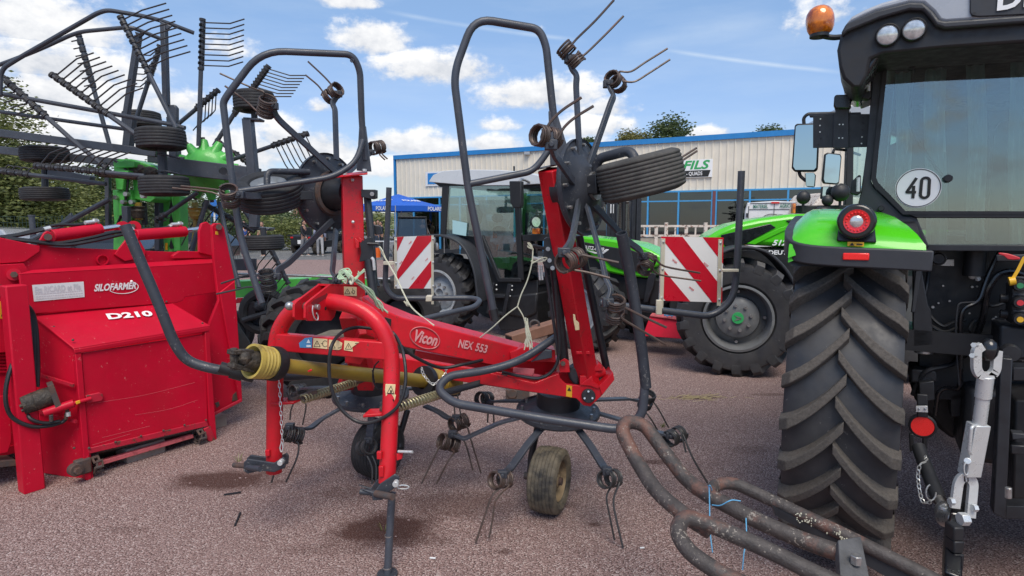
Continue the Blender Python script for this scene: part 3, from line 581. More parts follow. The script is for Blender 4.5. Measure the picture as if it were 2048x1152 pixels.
def person(loc, rz, shirt, trou, hair, lab, stride=.12, armf=(.05, -.05), h=1.75, sleeve=True, hat=None):
    t = thing('person', (0, 0, 0), lab, 'person', None); s = h / 1.75; ROOT[t] = V((0, 0, 0))
    def Q(*p): return V(p) * s
    pel = Q(0, 0, .95); vs = [pel, Q(0, 0, 1.15), Q(0, .01, 1.36), Q(0, .01, 1.50), Q(0, -.01, 1.56)]; rad = [(.15, .11), (.14, .10), (.15, .10), .055, .05]; es = [(0, 1), (1, 2), (2, 3), (3, 4)]
    sh = {}
    for k, (sd, f) in enumerate(((-1, armf[0]), (1, armf[1]))):
        i = len(vs); vs += [Q(.19 * sd, 0, 1.42), Q(.24 * sd, -f * .6 + .02, 1.14), Q(.25 * sd, -f * 2.2 - .03, .90 + abs(f) * .5), Q(.245 * sd, -f * 2.5 - .05, .82 + abs(f) * .5)]; rad += [.058, .044, .03, .034]; es += [(2, i), (i, i + 1), (i + 1, i + 2), (i + 2, i + 3)]; sh[sd] = i
    lg = {}
    for sd in (-1, 1):
        i = len(vs); d = stride * sd; vs += [Q(.09 * sd, 0, .88), Q(.095 * sd, -d * .6 - .015, .49), Q(.10 * sd, -d + .02, .09), Q(.105 * sd, -d - .09, .04)]; rad += [.082, .055, .04, .038]; es += [(0, i), (i, i + 1), (i + 1, i + 2), (i + 2, i + 3)]; lg[sd] = i
    body = skin('body', vs, es, rad, M['skin'], t)
    # head joined to the same mesh: skull with nose and ears, hands with fingers
    hb = MB(); c = Q(0, -.025, 1.64); hb.ball(c, V((.076, .095, .115)) * s, 14); hb.ball(c + Q(0, -.10, -.01), V((.014, .02, .024)) * s, 6); hb.ball(c + Q(0, -.07, -.065), V((.05, .04, .04)) * s, 8)
    for sd in (-1, 1):
        hb.ball(c + Q(.078 * sd, .01, -.005), V((.012, .024, .032)) * s, 6); w = vs[sh[sd] + 3]
        for k in range(5):
            a = w + Q((k - 1.5) * .014 if k < 4 else .0, -.012, -.02 if k < 4 else .01); hb.tube([a, a + Q(0, -.012 - (.03 if k == 4 else 0), -.04), a + Q(-.01 * sd, -.02 - (.03 if k == 4 else 0), -.075 if k < 4 else -.05)], [.009 * s, .008 * s, .006 * s], 5)
    me = bpy.data.meshes.new('h'); me.from_pydata([tuple(v) for v in hb.v], [], hb.f); bm = bmesh.new(); bm.from_mesh(body.data); bm.from_mesh(me); bm.to_mesh(body.data); bm.free(); bpy.data.meshes.remove(me); body.data.shade_smooth()
    e = MB()
    for sd in (-1, 1): e.ball(c + Q(.030 * sd, -.088, .012), .010 * s, 6)
    obj('eyes', e, M['ink'], t)
    hb = MB(); hb.ball(c + Q(0, .018, .028), V((.084, .098, .108)) * s, 14); hb.v = [v if not (v.y < c.y - .035 * s and v.z < c.z + .055 * s) else V((v.x * .8, v.y + .07 * s, v.z)) for v in hb.v]
    obj('hair', hb, hair, t)
    i, j = sh[-1], sh[1]
    a = [vs[k] for k in (0, 1, 2)] + [Q(0, .01, 1.455)]; ar = [(.165, .125), (.155, .115), (.168, .115), .075]; e2 = [(0, 1), (1, 2), (2, 3)]
    for sd in (-1, 1):
        q = sh[sd]; b0 = len(a); n_ = 3 if sleeve else 2; pts = [vs[q], vs[q + 1], vs[q + 2]]
        if not sleeve: pts = [vs[q], vs[q].lerp(vs[q + 1], .7)]
        a += pts; ar += [.072, .057, .042][:len(pts)]; e2 += [(2, b0)] + [(b0 + k, b0 + k + 1) for k in range(len(pts) - 1)]
    skin('shirt', a, e2, ar, shirt, t)
    a = [pel + Q(0, 0, .06), pel - Q(0, 0, .02)]; ar = [(.155, .118), (.165, .125)]; e2 = [(0, 1)]
    for sd in (-1, 1):
        q = lg[sd]; b0 = len(a); a += [vs[q], vs[q + 1], vs[q + 2]]; ar += [.096, .074, .062]; e2 += [(1, b0), (b0, b0 + 1), (b0 + 1, b0 + 2)]
    skin('trousers', a, e2, ar, trou, t)
    for sd in (-1, 1):
        q = lg[sd]; hh = vs[q + 2]; f = MB(); f.loft([[hh + Q(x * .05, y, z) for x, z in ((-1, -.085), (1, -.085), (.9, -.085 + zz), (-.9, -.085 + zz))] for y, zz in ((.07, .07), (.0, .09), (-.10, .06), (-.19, .035))]); obj('shoe', f, M['shoe'], t, bevel=.01)
    t.location = loc; t.rotation_euler = (0, 0, rz); return t
M['shoe'] = pbr('shoe', (.30, .29, .28), .7); mat_copy('navy', (.03, .06, .20)); mat_copy('cream_c', (.5, .42, .25)); mat_copy('jeans', (.06, .08, .13)); mat_copy('grey_c', (.18, .18, .19)); mat_copy('lgrey_c', (.34, .34, .35))
M['plaid'] = pbr('pale checked shirt', (.45, .46, .55), .8, col2=(.24, .26, .40), amt2=.5, sc2=26, sharp=.05); M['floral'] = pbr('blue floral shirt', (.03, .08, .30), .8, col2=(.6, .6, .62), amt2=.42, sc2=14, sharp=.03)
def pp(x, yfeet): g = G(x, yfeet); return (g.x, g.y, 0)
person(pp(490, 513), R(30), M['floral'], M['jeans'], M['hair'], 'person in a blue and white floral shirt at the left of the road', .06, (.15, .1), 1.72, False)
person(pp(527, 514), R(-15), M['cream_c'], M['cloth_dark'], M['hair'], 'person with dark hair in a cream top standing behind the rake wheel', .05, (.05, .12), 1.68, False)
person(pp(609, 513), R(80), M['cloth_dark'], M['grey_c'], M['hair'], 'man in a dark jacket and grey trousers seen from the side by the buggy', .14, (.10, -.04), 1.76)
person(pp(641, 513), R(-160), M['plaid'], M['lgrey_c'], M['hair'], 'person in a pale checked shirt and light grey trousers walking away', .15, (.02, .05), 1.78)
person(pp(749, 503), R(60), M['lgrey_c'], M['jeans'], M['hair'], 'person in a grey top under the blue tent, leftmost of the group', .04, (.2, .1), 1.72)
person(pp(757, 501), R(15), M['cloth_dark'], M['jeans'], M['hair'], 'person in dark clothes in the middle of the group under the tent', .04, (.1, .1), 1.78)
person(pp(764, 503), R(-60), M['cloth_dark'], M['cloth_dark'], M['hair'], 'bare armed person in a black top at the right of the tent group', .04, (.15, .2), 1.7, False)
person(pp(846, 506), R(10), M['cloth_dark'], M['jeans'], M['hair'], 'person in a black shirt and jeans under the right end of the tent', .04, (.03, .05), 1.82, False)

# ------------------------------------------------------------------ tent
TD = 29.5; c = V((gx(799, TD), TD, 0)); w = 1.55; ze = zt(414, TD); zv = zt(424, TD); za = zt(389, TD); rot = Matrix.Rotation(R(-38), 3, 'Z')
tt = thing('canopy_tent', c, 'blue folding canopy tent with white lettering in front of the showroom', 'tent'); cs = [c + rot @ V((i * w, j * w, 0)) for i, j in ((-1, -1), (1, -1), (1, 1), (-1, 1))]
M['tentblue'] = pbr('blue tent cloth', (.012, .105, .50), .6, var=.06, scale=3)
mb = MB(); ap = c + V((0, 0, za)); z = V((0, 0, 1))
for i in range(4):
    a, b = cs[i], cs[(i + 1) % 4]; mid = (a + b) / 2
    mb.add([a + z * ze, mid + z * (ze + .03), b + z * ze, ap, (a + z * ze).lerp(ap, .5) - z * .03, (b + z * ze).lerp(ap, .5) - z * .03, (mid + z * ze).lerp(ap, .5) - z * .03, a + z * zv, mid + z * (zv + .02), b + z * zv], [(0, 1, 6, 4), (1, 2, 5, 6), (4, 6, 3), (6, 5, 3), (7, 8, 1, 0), (8, 9, 2, 1)])
obj('canopy', mb, M['tentblue'], tt)
for p in cs: obj('leg', MB().bar(p, p + z * ze, .04, .04), M['steel'], tt)
for i in (0, 1):
    a, b = cs[i], cs[(i + 1) % 4]; e = (b - a).normalized(); nn = e.cross(z); mid = (a + b) / 2
    text('POLARIS', .26, a.lerp(b, .72 if i == 0 else .80) + z * ((ze + zv) / 2 + .01) + nn * .012, e, z, M['wpure'], 'lettering', tt, bold=.02, fit=.95)
    r1 = (mid + z * ze).lerp(ap, .42) + nn * .02 + z * .02; text('POLARIS', .26, r1, e, ap - mid - z * ze, M['wpure'], 'lettering', tt, bold=.02, fit=1.1)
# folding table below the tent
p = V((gx(768, 29), 29, 0)); ft = thing('folding_table', p, 'white folding table with crossed legs under the tent', 'table'); obj('tabletop', MB().box(p + V((0, 0, .75)), (1.2, .6, .04)), M['white'], ft)
for s in (-1, 1):
    for q in (-1, 1): obj('leg', MB().tube([p + V((.5 * s, -.25 * q, 0)), p + V((.1 * s, .2 * q, .73))], .015, 6), M['steel'], ft)
p = V((gx(755, 28.5), 28.5, 0)); single('orange_bin', MB().lathe([(0, 0), (.14, 0), (.17, .45), (.15, .45), (.13, .03), (0, .03)], p, (0, 0, 1), 14), pbr('orange plastic', (.8, .14, .02), .5), 'small orange bin on the ground under the tent', 'bin')
# ------------------------------------------------------------------ buggies
def tyre_simple(mb, c, ax, r, w, n=28, knob=0):
    prof = [(r * .55, -w * .42), (r * .62, -w * .5), (r * .9, -w * .5), (r, -w * .36), (r, w * .36), (r * .9, w * .5), (r * .62, w * .5), (r * .55, w * .42)]; mb.lathe(prof, V(c), ax, n)
    x, y = ortho(V(ax)); a_ = V(ax).normalized()
    for k in range(knob):
        a = 2 * math.pi * k / knob; d = x * math.cos(a) + y * math.sin(a); e = -x * math.sin(a) + y * math.cos(a)
        for o in ((-.3, 0, .3) if k % 2 else (-.42, -.15, .15, .42)): mb.bar(V(c) + d * r * .97 + a_ * o * w, V(c) + d * r * 1.05 + a_ * o * w, w * .2, r * .14, e)
    return mb
def buggy(loc, rz, lab, roof=True, screen=True):
    t = thing('utility_buggy', (0, 0, 0), lab, 'buggy', 'black off road buggies'); B_, G_ = M['black'], M['blacksat']
    mb = MB(); mb.loft([[V((x, y, z)) for x, z in ((-.62 * k, z0), (.62 * k, z0), (.66 * k, z1), (-.66 * k, z1))] for y, z0, z1, k in ((-1.5, .55, .80, .8), (-1.42, .42, 1.0, 1), (-.7, .38, 1.08, 1.05), (-.5, .36, .75, 1.05), (.5, .36, .72, 1.05), (.6, .40, .98, 1.05), (1.45, .45, 1.0, 1.05), (1.5, .5, .95, 1.0))]); obj('body', mb, G_, t, bevel=.03)
    mb = MB()
    for s in (-1, 1):
        mb.tube([V((.64 * s, -.54, 1.05)), V((.58 * s, -.36, 1.82)), V((.56 * s, .55, 1.86)), V((.62 * s, .75, .95))], .028, 8, .12); mb.tube([V((.57 * s, .1, 1.85)), V((.62 * s, .1, .7))], .022, 6)
        mb.box((.72 * s, -1.05, .95), (.30, .9, .06)); mb.box((.72 * s, 1.05, .98), (.30, .9, .06))
    for y in (-.25, .55): mb.tube([V((-.57, y, 1.83)), V((.57, y, 1.83))], .026, 8)
    obj('roll_cage', mb, B_, t)
    if roof: obj('roof', MB().box((0, .15, 1.88), (1.25, .95, .05)), B_, t, bevel=.015)
    if screen: obj('windscreen', MB().prism([V((-.60, -.50, 1.06)), V((.60, -.50, 1.06)), V((.55, -.38, 1.80)), V((-.55, -.38, 1.80))], V((0, .01, .004))), M['screen'], t)
    for s in (-1, 1): obj('seat', MB().box((.32 * s, .25, .78), (.5, .5, .14)).box((.32 * s, .5, 1.1), (.5, .12, .6)), B_, t, bevel=.03)
    mb = MB(); mb.tube([V((-.5, -1.55, .5)), V((-.5, -1.6, .8)), V((.5, -1.6, .8)), V((.5, -1.55, .5))], .03, 8, .06); mb.tube([V((-.5, -1.58, .62)), V((.5, -1.58, .62))], .025, 8); obj('bumper', mb, B_, t)
    for s in (-1, 1): obj('headlight', MB().box((.46 * s, -1.46, .88), (.22, .04, .09)), M['clear'], t, bevel=.01); obj('tail_light', MB().box((.55 * s, 1.5, .88), (.16, .04, .08)), M['redlens'], t, bevel=.01)
    obj('number_plate', MB().box((0, 1.53, .66), (.34, .012, .2)), M['wpure'], t)
    for s in (-1, 1):
        for y in (-1.0, 1.0):
            w_ = obj('wheel', tyre_simple(MB(), (.66 * s, y, .36), (1, 0, 0), .35, .26, 24, 16), M['tan_rub'], t); h = MB(); h.lathe([(0, .10), (.08, .10), (.1, .04), (.17, .02), (.2, .08), (.2, -.1)], V((.66 * s, y, .36)), (s, 0, 0), 18); obj('rim', h, B_, w_)
    t.location = loc; t.rotation_euler = (0, 0, rz); return t
M['tan_rub'] = pbr('dusty buggy tyre', (.06, .05, .038), .85, var=.3, scale=20)
buggy(pp(640, 507), R(160), 'open black off road buggy behind the two walking men', False, False)
ub = buggy((gx(826, 26.2), 26.2, 0), R(8), 'black buggy with a windscreen parked in front of the blue tent')
text('POLARIS', .07, V((0, -1.525, .78)), (1, 0, 0), (0, 0, 1), M['wpure'], 'lettering', ub, bold=.02)
mb = MB(); p = V((gx(868, 27.5), 27.5, 0)); mb.tube([p + V((0, 0, .0)), p + V((-.05, 0, .8)), p + V((-.5, 0, 1.9))], .02, 6); mb.ball(p + V((-.03, 0, .85)), (.14, .12, .22), 8); mb.ball(p + V((.12, .05, .55)), (.12, .1, .2), 8); single('motor_tool', mb, M['steel'], 'silver motor on a green pole leaning beside the tent', 'tool')

# ------------------------------------------------------------------ flatbed with rusty rails
TDp = 17.0; a = V((gx(1262, TDp), TDp, 0)); b = V((gx(1500, TDp - .4), TDp - .4, 0)); e = (b - a).normalized(); nn = V((-e.y, e.x, 0)); tr = thing('flatbed_trailer', a, 'old cream flatbed trailer with rust spotted white side rails', 'trailer')
M['rustwhite'] = pbr('chipped white paint over rust', (.62, .55, .47), .6, var=.1, scale=8, col2=(.16, .06, .035), amt2=.42, sc2=11, sharp=.03); M['beigepl'] = pbr('beige side board', (.34, .30, .24), .7, var=.12, scale=9)
def zz(y): return zt(y, TDp)
Ln = (b - a).length
for zc_, hh in ((zz(452), .06), (zz(471), .06), (zz(496), .05)): obj('rail', MB().bar(a + z * zc_, b + z * zc_, .06, hh), M['rustwhite'], tr)
for k, t_ in enumerate((.05, .68, .95, 1.5, 2.02, 2.6, 3.1)):
    big = k in (2, 4); obj('post', MB().bar(a + e * t_ + z * zz(495), a + e * t_ + z * zz(445 if big else 452), .12 if big else .06, .09, e), M['rustwhite'], tr)
for t_ in (.35, .5, 1.2, 1.75, 2.3): obj('spindle', MB().bar(a + e * t_ + z * zz(471), a + e * t_ + z * zz(452), .04, .04, e), M['rustwhite'], tr)
obj('side_board', MB().prism([a + z * zz(495), b + z * zz(495), b + z * zz(474), a + z * zz(474)], nn * .03), M['beigepl'], tr)
obj('bed', MB().prism([a + z * zz(500), b + z * zz(500), b + nn * 2.2 + z * zz(500), a + nn * 2.2 + z * zz(500)], z * -.14), M['beigepl'], tr)
for t_ in (.6, 2.8):
    for q in (.2, 1.9): obj('wheel', tyre_simple(MB(), a + e * t_ + nn * q + z * .34, nn, .34, .2), M['rubber'], tr)
# ------------------------------------------------------------------ forklift
FD = 13.0; p = V((gx(1246, FD), FD, 0)); fk = thing('forklift', p, 'black forklift mast standing behind the folded rotor', 'forklift'); zt_ = zt(392, FD)
for nm, xs, hh in (('outer_mast', (-.31, .31), zt_), ('inner_mast', (-.20, .20), zt_ + .06)):
    for x in xs:
        mb = MB(); mb.bar(p + V((x, 0, .1)), p + V((x, 0, hh)), .10, .14, (0, 1, 0)); mb.bar(p + V((x * .86, -.09, .1)), p + V((x * .86, -.09, hh - .02)), .03, .04, (0, 1, 0)); obj(nm, mb, M['blacksat'], fk, bevel=.008)
mb = MB()
for h_ in (.4, 1.1, zt_ - .06): mb.box(p + V((0, .03, h_)), (.62, .08, .12))
obj('cross_member', mb, M['blacksat'], fk)
mb = MB()
for x in (-.09, .09):
    for k in range(38): mb.box(p + V((x, -.03, .2 + k * .05)), (.035, .02 if k % 2 else .035, .036))
obj('chain', mb, M['grime'], fk); obj('cylinder', MB().cyl(p + V((0, .02, .1)), p + V((0, .02, zt_ - .1)), .045), M['black'], fk)
obj('sticker', MB().box(p + V((-.27, -.085, zt(418, FD))), (.075, .012, .19)), M['white'], fk)
mb = MB(); q = p + V((-.1, 1.5, 0)); mb.box(q + V((0, 0, .75)), (1.0, 2.0, .8)); obj('body', mb, M['blacksat'], fk, bevel=.06)
mb = MB()
for s in (-1, 1): mb.tube([q + V((.42 * s, -.85, 1.1)), q + V((.40 * s, -.65, zt(402, FD))), q + V((.40 * s, .6, zt(402, FD))), q + V((.42 * s, .85, 1.1))], .035, 8, .12)
for y in (-.6, -.2, .2, .6): mb.tube([q + V((-.4, y, zt(402, FD))), q + V((.4, y, zt(402, FD)))], .02, 6)
obj('guard', mb, M['black'], fk)
for s in (-1, 1):
    for y in (-.6, .6): obj('wheel', tyre_simple(MB(), q + V((.48 * s, y, .3)), (1, 0, 0), .3, .2), M['rubber'], fk)
    obj('fork', MB().path([p + V((.2 * s, -.1, .6)), p + V((.2 * s, -.12, .12)), p + V((.2 * s, -1.1, .1))], .1, .04, (1, 0, 0)), M['black'], fk)
# ------------------------------------------------------------------ van
VD = 16.3; x0, x1 = gx(1488, VD), gx(1600, VD); zt2 = zt(404, VD); wv = x1 - x0; vx = (x0 + x1) / 2; vt = thing('delivery_van', (vx, VD, 0), 'white delivery van with green lettering across its rear doors', 'van'); mb = MB(); rings = []
for dy, k, dz in ((0, .97, 0), (.06, 1, .02), (3.2, 1, .03), (4.0, .95, -.25), (4.6, .9, -.9), (5.2, .85, -1.15)):
    ww = wv / 2 * k; zz_ = zt2 + dz; rings.append([V((vx + sx_ * ww * f_, VD + dy, z_)) for sx_, f_, z_ in ((-1, 1, .35), (1, 1, .35), (1, 1, .95), (1, .965, zz_ - .25), (1, .90, zz_ - .04), (0, .5, zz_), (-1, .90, zz_ - .04), (-1, .965, zz_ - .25), (-1, 1, .95))])
mb.loft(rings); obj('body', mb, M['white'], vt, angle=30)
for s in (-1, 1): obj('rear_light', MB().box((vx + s * (wv / 2 - .05), VD - .015, 1.15), (.08, .05, .4)), M['redlens'], vt, bevel=.01)
mb = MB(); mb.box((vx, VD - .008, 1.3), (.012, .02, 1.7)); mb.box((vx, VD - .008, zt(419, VD)), (wv * .84, .018, .012)); mb.box((vx, VD - .008, zt(406.5, VD)), (wv * .8, .018, .012))
for s in (-1, 1): mb.box((vx + s * wv * .42, VD - .008, 1.3), (.012, .02, 1.6)); mb.box((vx + s * wv * .44, VD - .02, zt(430, VD)), (.06, .05, .1))
obj('door_seams', mb, M['dgrey'], vt); mb = MB(); mb.box((vx + .02, VD - .02, zt(406, VD)), (.2, .04, .04)); obj('brake_light', mb, M['redlens'], vt)
M['vgreen'] = pbr('dark green lettering', (.02, .16, .11), .5, var=.03)
text('MATERIEL', .14, V((vx - wv * .225, VD - .02, zt(413.5, VD))), (1, 0, 0), (0, 0, 1), M['vgreen'], 'lettering', vt, bold=.02, fit=.37); text('AGRICOLE', .14, V((vx + wv * .22, VD - .02, zt(412.7, VD))), (1, 0, 0), (0, 0, 1), M['vgreen'], 'lettering', vt, bold=.02, fit=.40)
mb = MB(); q = V((vx - .05, VD - .02, zt(440, VD))); mb.tube([q + V((.25 * math.cos(a_), 0, .16 * math.sin(a_))) for a_ in [R(k) for k in range(20, 200, 15)]], .008, 5); mb.tube([q + V((-.02, 0, -.1)), q + V((.03, 0, .12)), q + V((.26, 0, .15)), q + V((.36, 0, .08))], .008, 5, .05); obj('emblem', mb, M['ink'], vt)
for s in (-1, 1):
    vt.rotation_euler.z = -R(21)
    for dy in (.9, 4.3): obj('wheel', tyre_simple(MB(), (vx + s * (wv / 2 - .12), VD + dy, .34), (1, 0, 0), .34, .2), M['rubber'], vt)
# old rusty white truck cab behind the mirrors
p = V((gx(1650, 15), 15, 0)); mb = MB(); mb.prism([p + V(q) for q in ((-.55, 0, .5), (.9, 0, .5), (.9, 0, 2.25), (-.1, 0, 2.4), (-.42, 0, 2.0))], V((0, 1.6, 0))); single('rusty_cab', mb, M['rustwhite'], 'rust spotted white cab of an old truck behind the tractor mirrors', 'truck cab', bevel=.06)
# ================================================================== red silage feeder
FO, FU = V((-2.67, 3.81, 0)), V((.539, .842, 0)).normalized(); FN = V((-FU.y, FU.x, 0))
def fu(x, y, t=0.0): return PL(x, y, FO + FN * t, FN)
def fpoly(px, t, th=.02): return [fu(x, y, t) for x, y in px], FN * th
def fpl(name, px, t, th=.02, mat='crimson', par=None, bevel=.004, label=None): p, h = fpoly(px, t, th); return obj(name, MB().prism(p, h), M[mat], par or FE, bevel, label)
Z = V((0, 0, 1))
FE = thing('silage_feeder', FO, 'red silage feeder box with hydraulic cylinders on top and a chained floor, at the left', 'feeder')
# gearbox housing with its lid and door
a, b, c, d = fu(151, 699), fu(68, 633, .33), fu(85, 946, .33), fu(181, 962)
ar, br = fu(413, 655), fu(334, 607, .33)
fs_ = obj('side_panel', MB().prism([a, b, c, d], FU * .02), M['crimson'], FE, .003)
lid = obj('lid', MB().prism([a - FN * .015 - FU * .015, ar - FN * .015 + FU * .02, br + FU * .02, b - FU * .01], Z * .014), M['crimson'], FE, .004)
fpl('lid_flange', [(148, 699), (419, 654), (419, 662), (150, 707)], -.018, .01, par=lid)
door = fpl('door', [(164, 707), (410, 669), (416, 849), (177, 903)], 0, .03)
fpl('door_flange', [(175, 897), (414, 842), (418, 852), (178, 908)], -.014, .012, 'crimson_worn', door)
for (x, y) in ((178, 896), (231, 884), (282, 872), (327, 861), (369, 850), (412, 840)): obj('bolt', MB().ball(fu(x, y, -.018), .008, 8), M['rust'], door)
M['scr'] = pbr('pale scratch', (.55, .10, .12), .5, var=.1)
mb = MB()
for pts in (((190, 806), (290, 790), (390, 765)), ((205, 875), (300, 852)), ((185, 890), (260, 868)), ((270, 830), (340, 818), (395, 800)), ):
    mb.tube(smooth_pts([fu(x, y, -.0002) for x, y in pts], 5), .0009, 4)
obj('scratches', mb, M['scr'], door)
for nm, px in (('corner_post', [(150, 702), (163, 704), (184, 966), (171, 960)]), ('corner_post', [(410, 662), (418, 658), (434, 880), (421, 884)])): fpl(nm, px, -.012, .04, 'crimson')
fpl('skid_foot', [(408, 858), (421, 852), (432, 882), (428, 887), (417, 882)], -.02, .02, 'crimson_worn')
for (x0, y0, x1, y1) in ((152, 770, 70, 745), (157, 842, 80, 822)): p, q = fu(x0, y0), fu(x1, y1, .33); obj('side_rib', MB().bar(p - FU * .012, q - FU * .012, .012, .02), M['crimson_worn'], fs_)
for (x, y, t) in ((82, 914, .30), (68, 715, .32), (152, 895, .02)): obj('bolt', MB().ball(fu(x, y, t) - FU * .01, .008, 8), M['rust'], fs_)
for (x, y, t) in ((108, 657, .2), (146, 683, .02), (333, 606, .3), (369, 626, .2), (405, 649, .02)): obj('bolt', MB().ball(fu(x, y, t) + Z * .01, .008, 8), M['rust'], lid)
# cover with the lettering
cov = fpl('cover_panel', [(38, 547), (439, 525), (447, 583), (370, 594), (366, 601), (355, 605), (48, 629)], .30, .02)
obj('cover_top', MB().prism([fu(38, 547, .30), fu(439, 525, .30), fu(440, 515, .37), (fu(64, 540, .37))], Z * -.01), M['crimson'], cov, .002)
pl = lambda x, y: fu(x, y, .298)
st = obj('sticker', MB().prism([pl(64, 570), pl(167, 563), pl(169, 594), pl(68, 603)], -FN * .002), M['white'], cov)
M['faded'] = pbr('faded grey print', (.56, .57, .58), .6, var=.05); xd = pl(167, 563) - pl(64, 570)
text('Ets RICARD et Fils', .055, pl(116, 577) - FN * .003, xd, Z, M['faded'], 'lettering', st, bold=.02, fit=(pl(164, 570) - pl(70, 577)).length * .97)
rg = random.Random(5)
for x0, y0 in ((70, 588.5), (71, 593.5), (72, 598)):
    mb = MB(); x = x0
    while x < x0 + 92: w_ = rg.uniform(2, 5); mb.bar(pl(x, y0 - (x - x0) * .075) - FN * .003, pl(x + w_, y0 - (x + w_ - x0) * .075) - FN * .003, .001, .006); x += w_ + 1.4
    obj('faded_line', mb, M['faded'], st)
lg = text('SILOFARMER', .065, pl(230, 574) - FN * .003, pl(272, 571) - pl(188, 576), Z, M['wpure'], 'lettering', cov, bold=.035, shear=.3, fit=(pl(271, 570) - pl(187, 576)).length)
mb = MB(); ex, ey = (pl(278, 572) - pl(218, 575)) * .5, Z * .045; ce = pl(247, 574.5)
mb.path([ce + ex * math.cos(R(k)) + ey * math.sin(R(k)) for k in range(205, 420, 10)], .004, .005, FN); obj('swoosh', mb, M['wpure'], cov); obj('star', MB().ball(pl(263, 563), .010, 10), M['wpure'], cov)
lx = fu(305, 632, .16) - fu(215, 640, .16); hz_ = lambda x, y: PL(x, y, a, (ar - a).cross(b - a)) + Z * .016
text('D210', .085, hz_(260, 635), hz_(305, 632) - hz_(215, 639), hz_(252, 625) - hz_(262, 644), M['wpure'], 'lettering', lid, bold=.04, fit=(hz_(305, 632) - hz_(215, 639)).length)
# upper walls and back
up = fpl('hopper_wall', [(-60, 462), (0, 476), (80, 493), (426, 507), (426, 560), (260, 600), (-60, 650)], .42, .03)
fpl('overlap_plate', [(-60, 462), (0, 475), (80, 492), (80, 503), (49, 524), (-60, 532)], .40, .012, par=up)
fpl('left_plate', [(-60, 532), (48, 527), (60, 545), (52, 640), (40, 700), (-60, 715)], .38, .02)
bl = MB().cyl(fu(28, 549, .36), fu(28, 549, .38), .038, 24); obj('boss', bl, M['crimson'], FE); bo = MB(); bo.cyl(fu(28, 549, .335), fu(28, 549, .36), .02, 6); obj('bolt', bo, M['rust'], FE)
hp = MB(); q = [FO + FU * s + FN * t for s, t in ((-.95, .45), (1.15, .45), (1.15, 1.7), (-.95, 1.7))]
hp.prism([p + Z * .16 for p in q], Z * .05)
for i in (1, 2, 3): p, r_ = q[i], q[(i + 1) % 4]; hp.prism([p + Z * .16, r_ + Z * .16, r_ + Z * 1.3, p + Z * 1.3], (q[0] + q[2] - p - r_).normalized() * .03)
obj('hopper', hp, M['crimson'], FE)
fpl('recess_panel', [(-60, 640), (60, 600), (75, 900), (-60, 905)], .47, .02); mb = MB()
for k in range(9): y = 690 + k * 6.6; mb.bar(fu(-40, y + 1, .455), fu(19, y, .455), .012, .012)
obj('louvre', mb, M['crimson'], FE)
fpl('warning_label', [(-4, 602), (16, 605), (17, 641), (-3, 636)], .36, .002, 'stickyy'); 
mb = MB()
for (x, y, s) in ((5, 612, .012), (12, 614, .010), (5, 628, .012), (12, 630, .010)): mb.prism([fu(x - 3, y + 5, .357), fu(x + 3, y + 5, .357), fu(x, y - 4, .357)], FN * -.001)
obj('pictograms', mb, M['ink'], FE)
fpl('lower_plate', [(-60, 800), (20, 790), (24, 880), (16, 905), (-60, 920)], .30, .02); fpl('sole_plate', [(-60, 926), (33, 920), (34, 932), (-60, 941)], .30, .2, 'rust')
# tall post
g = G(49, 991); pc = g + FU * .055 + FN * .05
obj('post', MB().box(pc + Z * .64, (.11, .10, 1.28), Matrix((FU, FN, Z)).transposed()), M['crimson'], FE, .008)
# right end wall and cylinder brackets
fpl('end_wall', [(424, 452), (430, 446.5), (441, 446.5), (448, 455), (470, 560), (485, 802), (428, 831), (420, 690), (416, 655), (438, 600), (428, 520)], .16, .03)
fpl('end_flange', [(440, 585), (470, 562), (485, 802), (479, 806)], .13, .02); fpl('worn_edge', [(428, 826), (484, 797), (485, 803), (428, 832)], .125, .012, 'crimson_worn'); fpl('worn_edge', [(466, 790), (474, 782), (482, 796), (478, 801), (464, 803)], .155, .004, 'rust'); fpl('worn_edge', [(430, 806), (438, 803), (440, 811), (434, 816)], .155, .004, 'rust')
fpl('inner_lug', [(399, 505), (399, 462), (404, 447), (414, 443.5), (425, 452), (425, 512)], .34, .03)
for (x, y, t) in ((438, 454, .14), (96, 474, .40)): obj('pin', MB().cyl(fu(x, y, t - .02), fu(x, y, t + .04), .022, 16), M['rust'], FE)
fpl('label', [(431, 462.5), (436, 463), (437, 469.5), (431, 469)], .157, .002, 'stickyy')
fpl('gusset', [(346, 511), (360, 502), (425, 504), (425, 516), (346, 517)], .36, .04)
def hcyl(x0, y0, x1, y1, x2, y2, t, r):
    A, B_, C_ = fu(x0, y0, t), fu(x1, y1, t + .04), fu(x2, y2, t + .07); o = obj('hydraulic_cylinder', MB().tube([A, B_], r, 20), M['crimson'], FE, .004)
    d = (B_ - A).normalized(); mb = MB(); mb.cyl(B_, B_ + d * .012, r * .96, 20); mb.cyl(A.lerp(B_, .93), A.lerp(B_, .93) + Z * .06, .012, 10); obj('end_gland', mb, M['crimson'], o); obj('piston_rod', MB().tube([B_, C_], r * .5, 16), M['chrome'], o); f = A.lerp(B_, .93) + Z * .06; mb = MB(); mb.cyl(f - d * .07, f + d * .02, .014, 10); mb.cyl(f, f + Z * .02, .016, 6); obj('hose_fitting', mb, M['zinc'], o)
hcyl(104, 472, 198, 459, 246, 452, .46, .042); hcyl(270, 470, 367, 463, 404, 457, .42, .042)
obj('rod_eye', MB().tube([fu(402, 456, .49), fu(424, 454, .49)], .03, 14), M['rust'], FE)
for t in (.42, .54): fpl('cylinder_lug', [(72, 494), (88, 466), (95, 462), (104, 465), (114, 493)], t, .02)
for t in (.40, .50): fpl('cylinder_lug', [(229, 509), (253, 478), (272, 466), (292, 502), (290, 514), (250, 523)], t, .02)
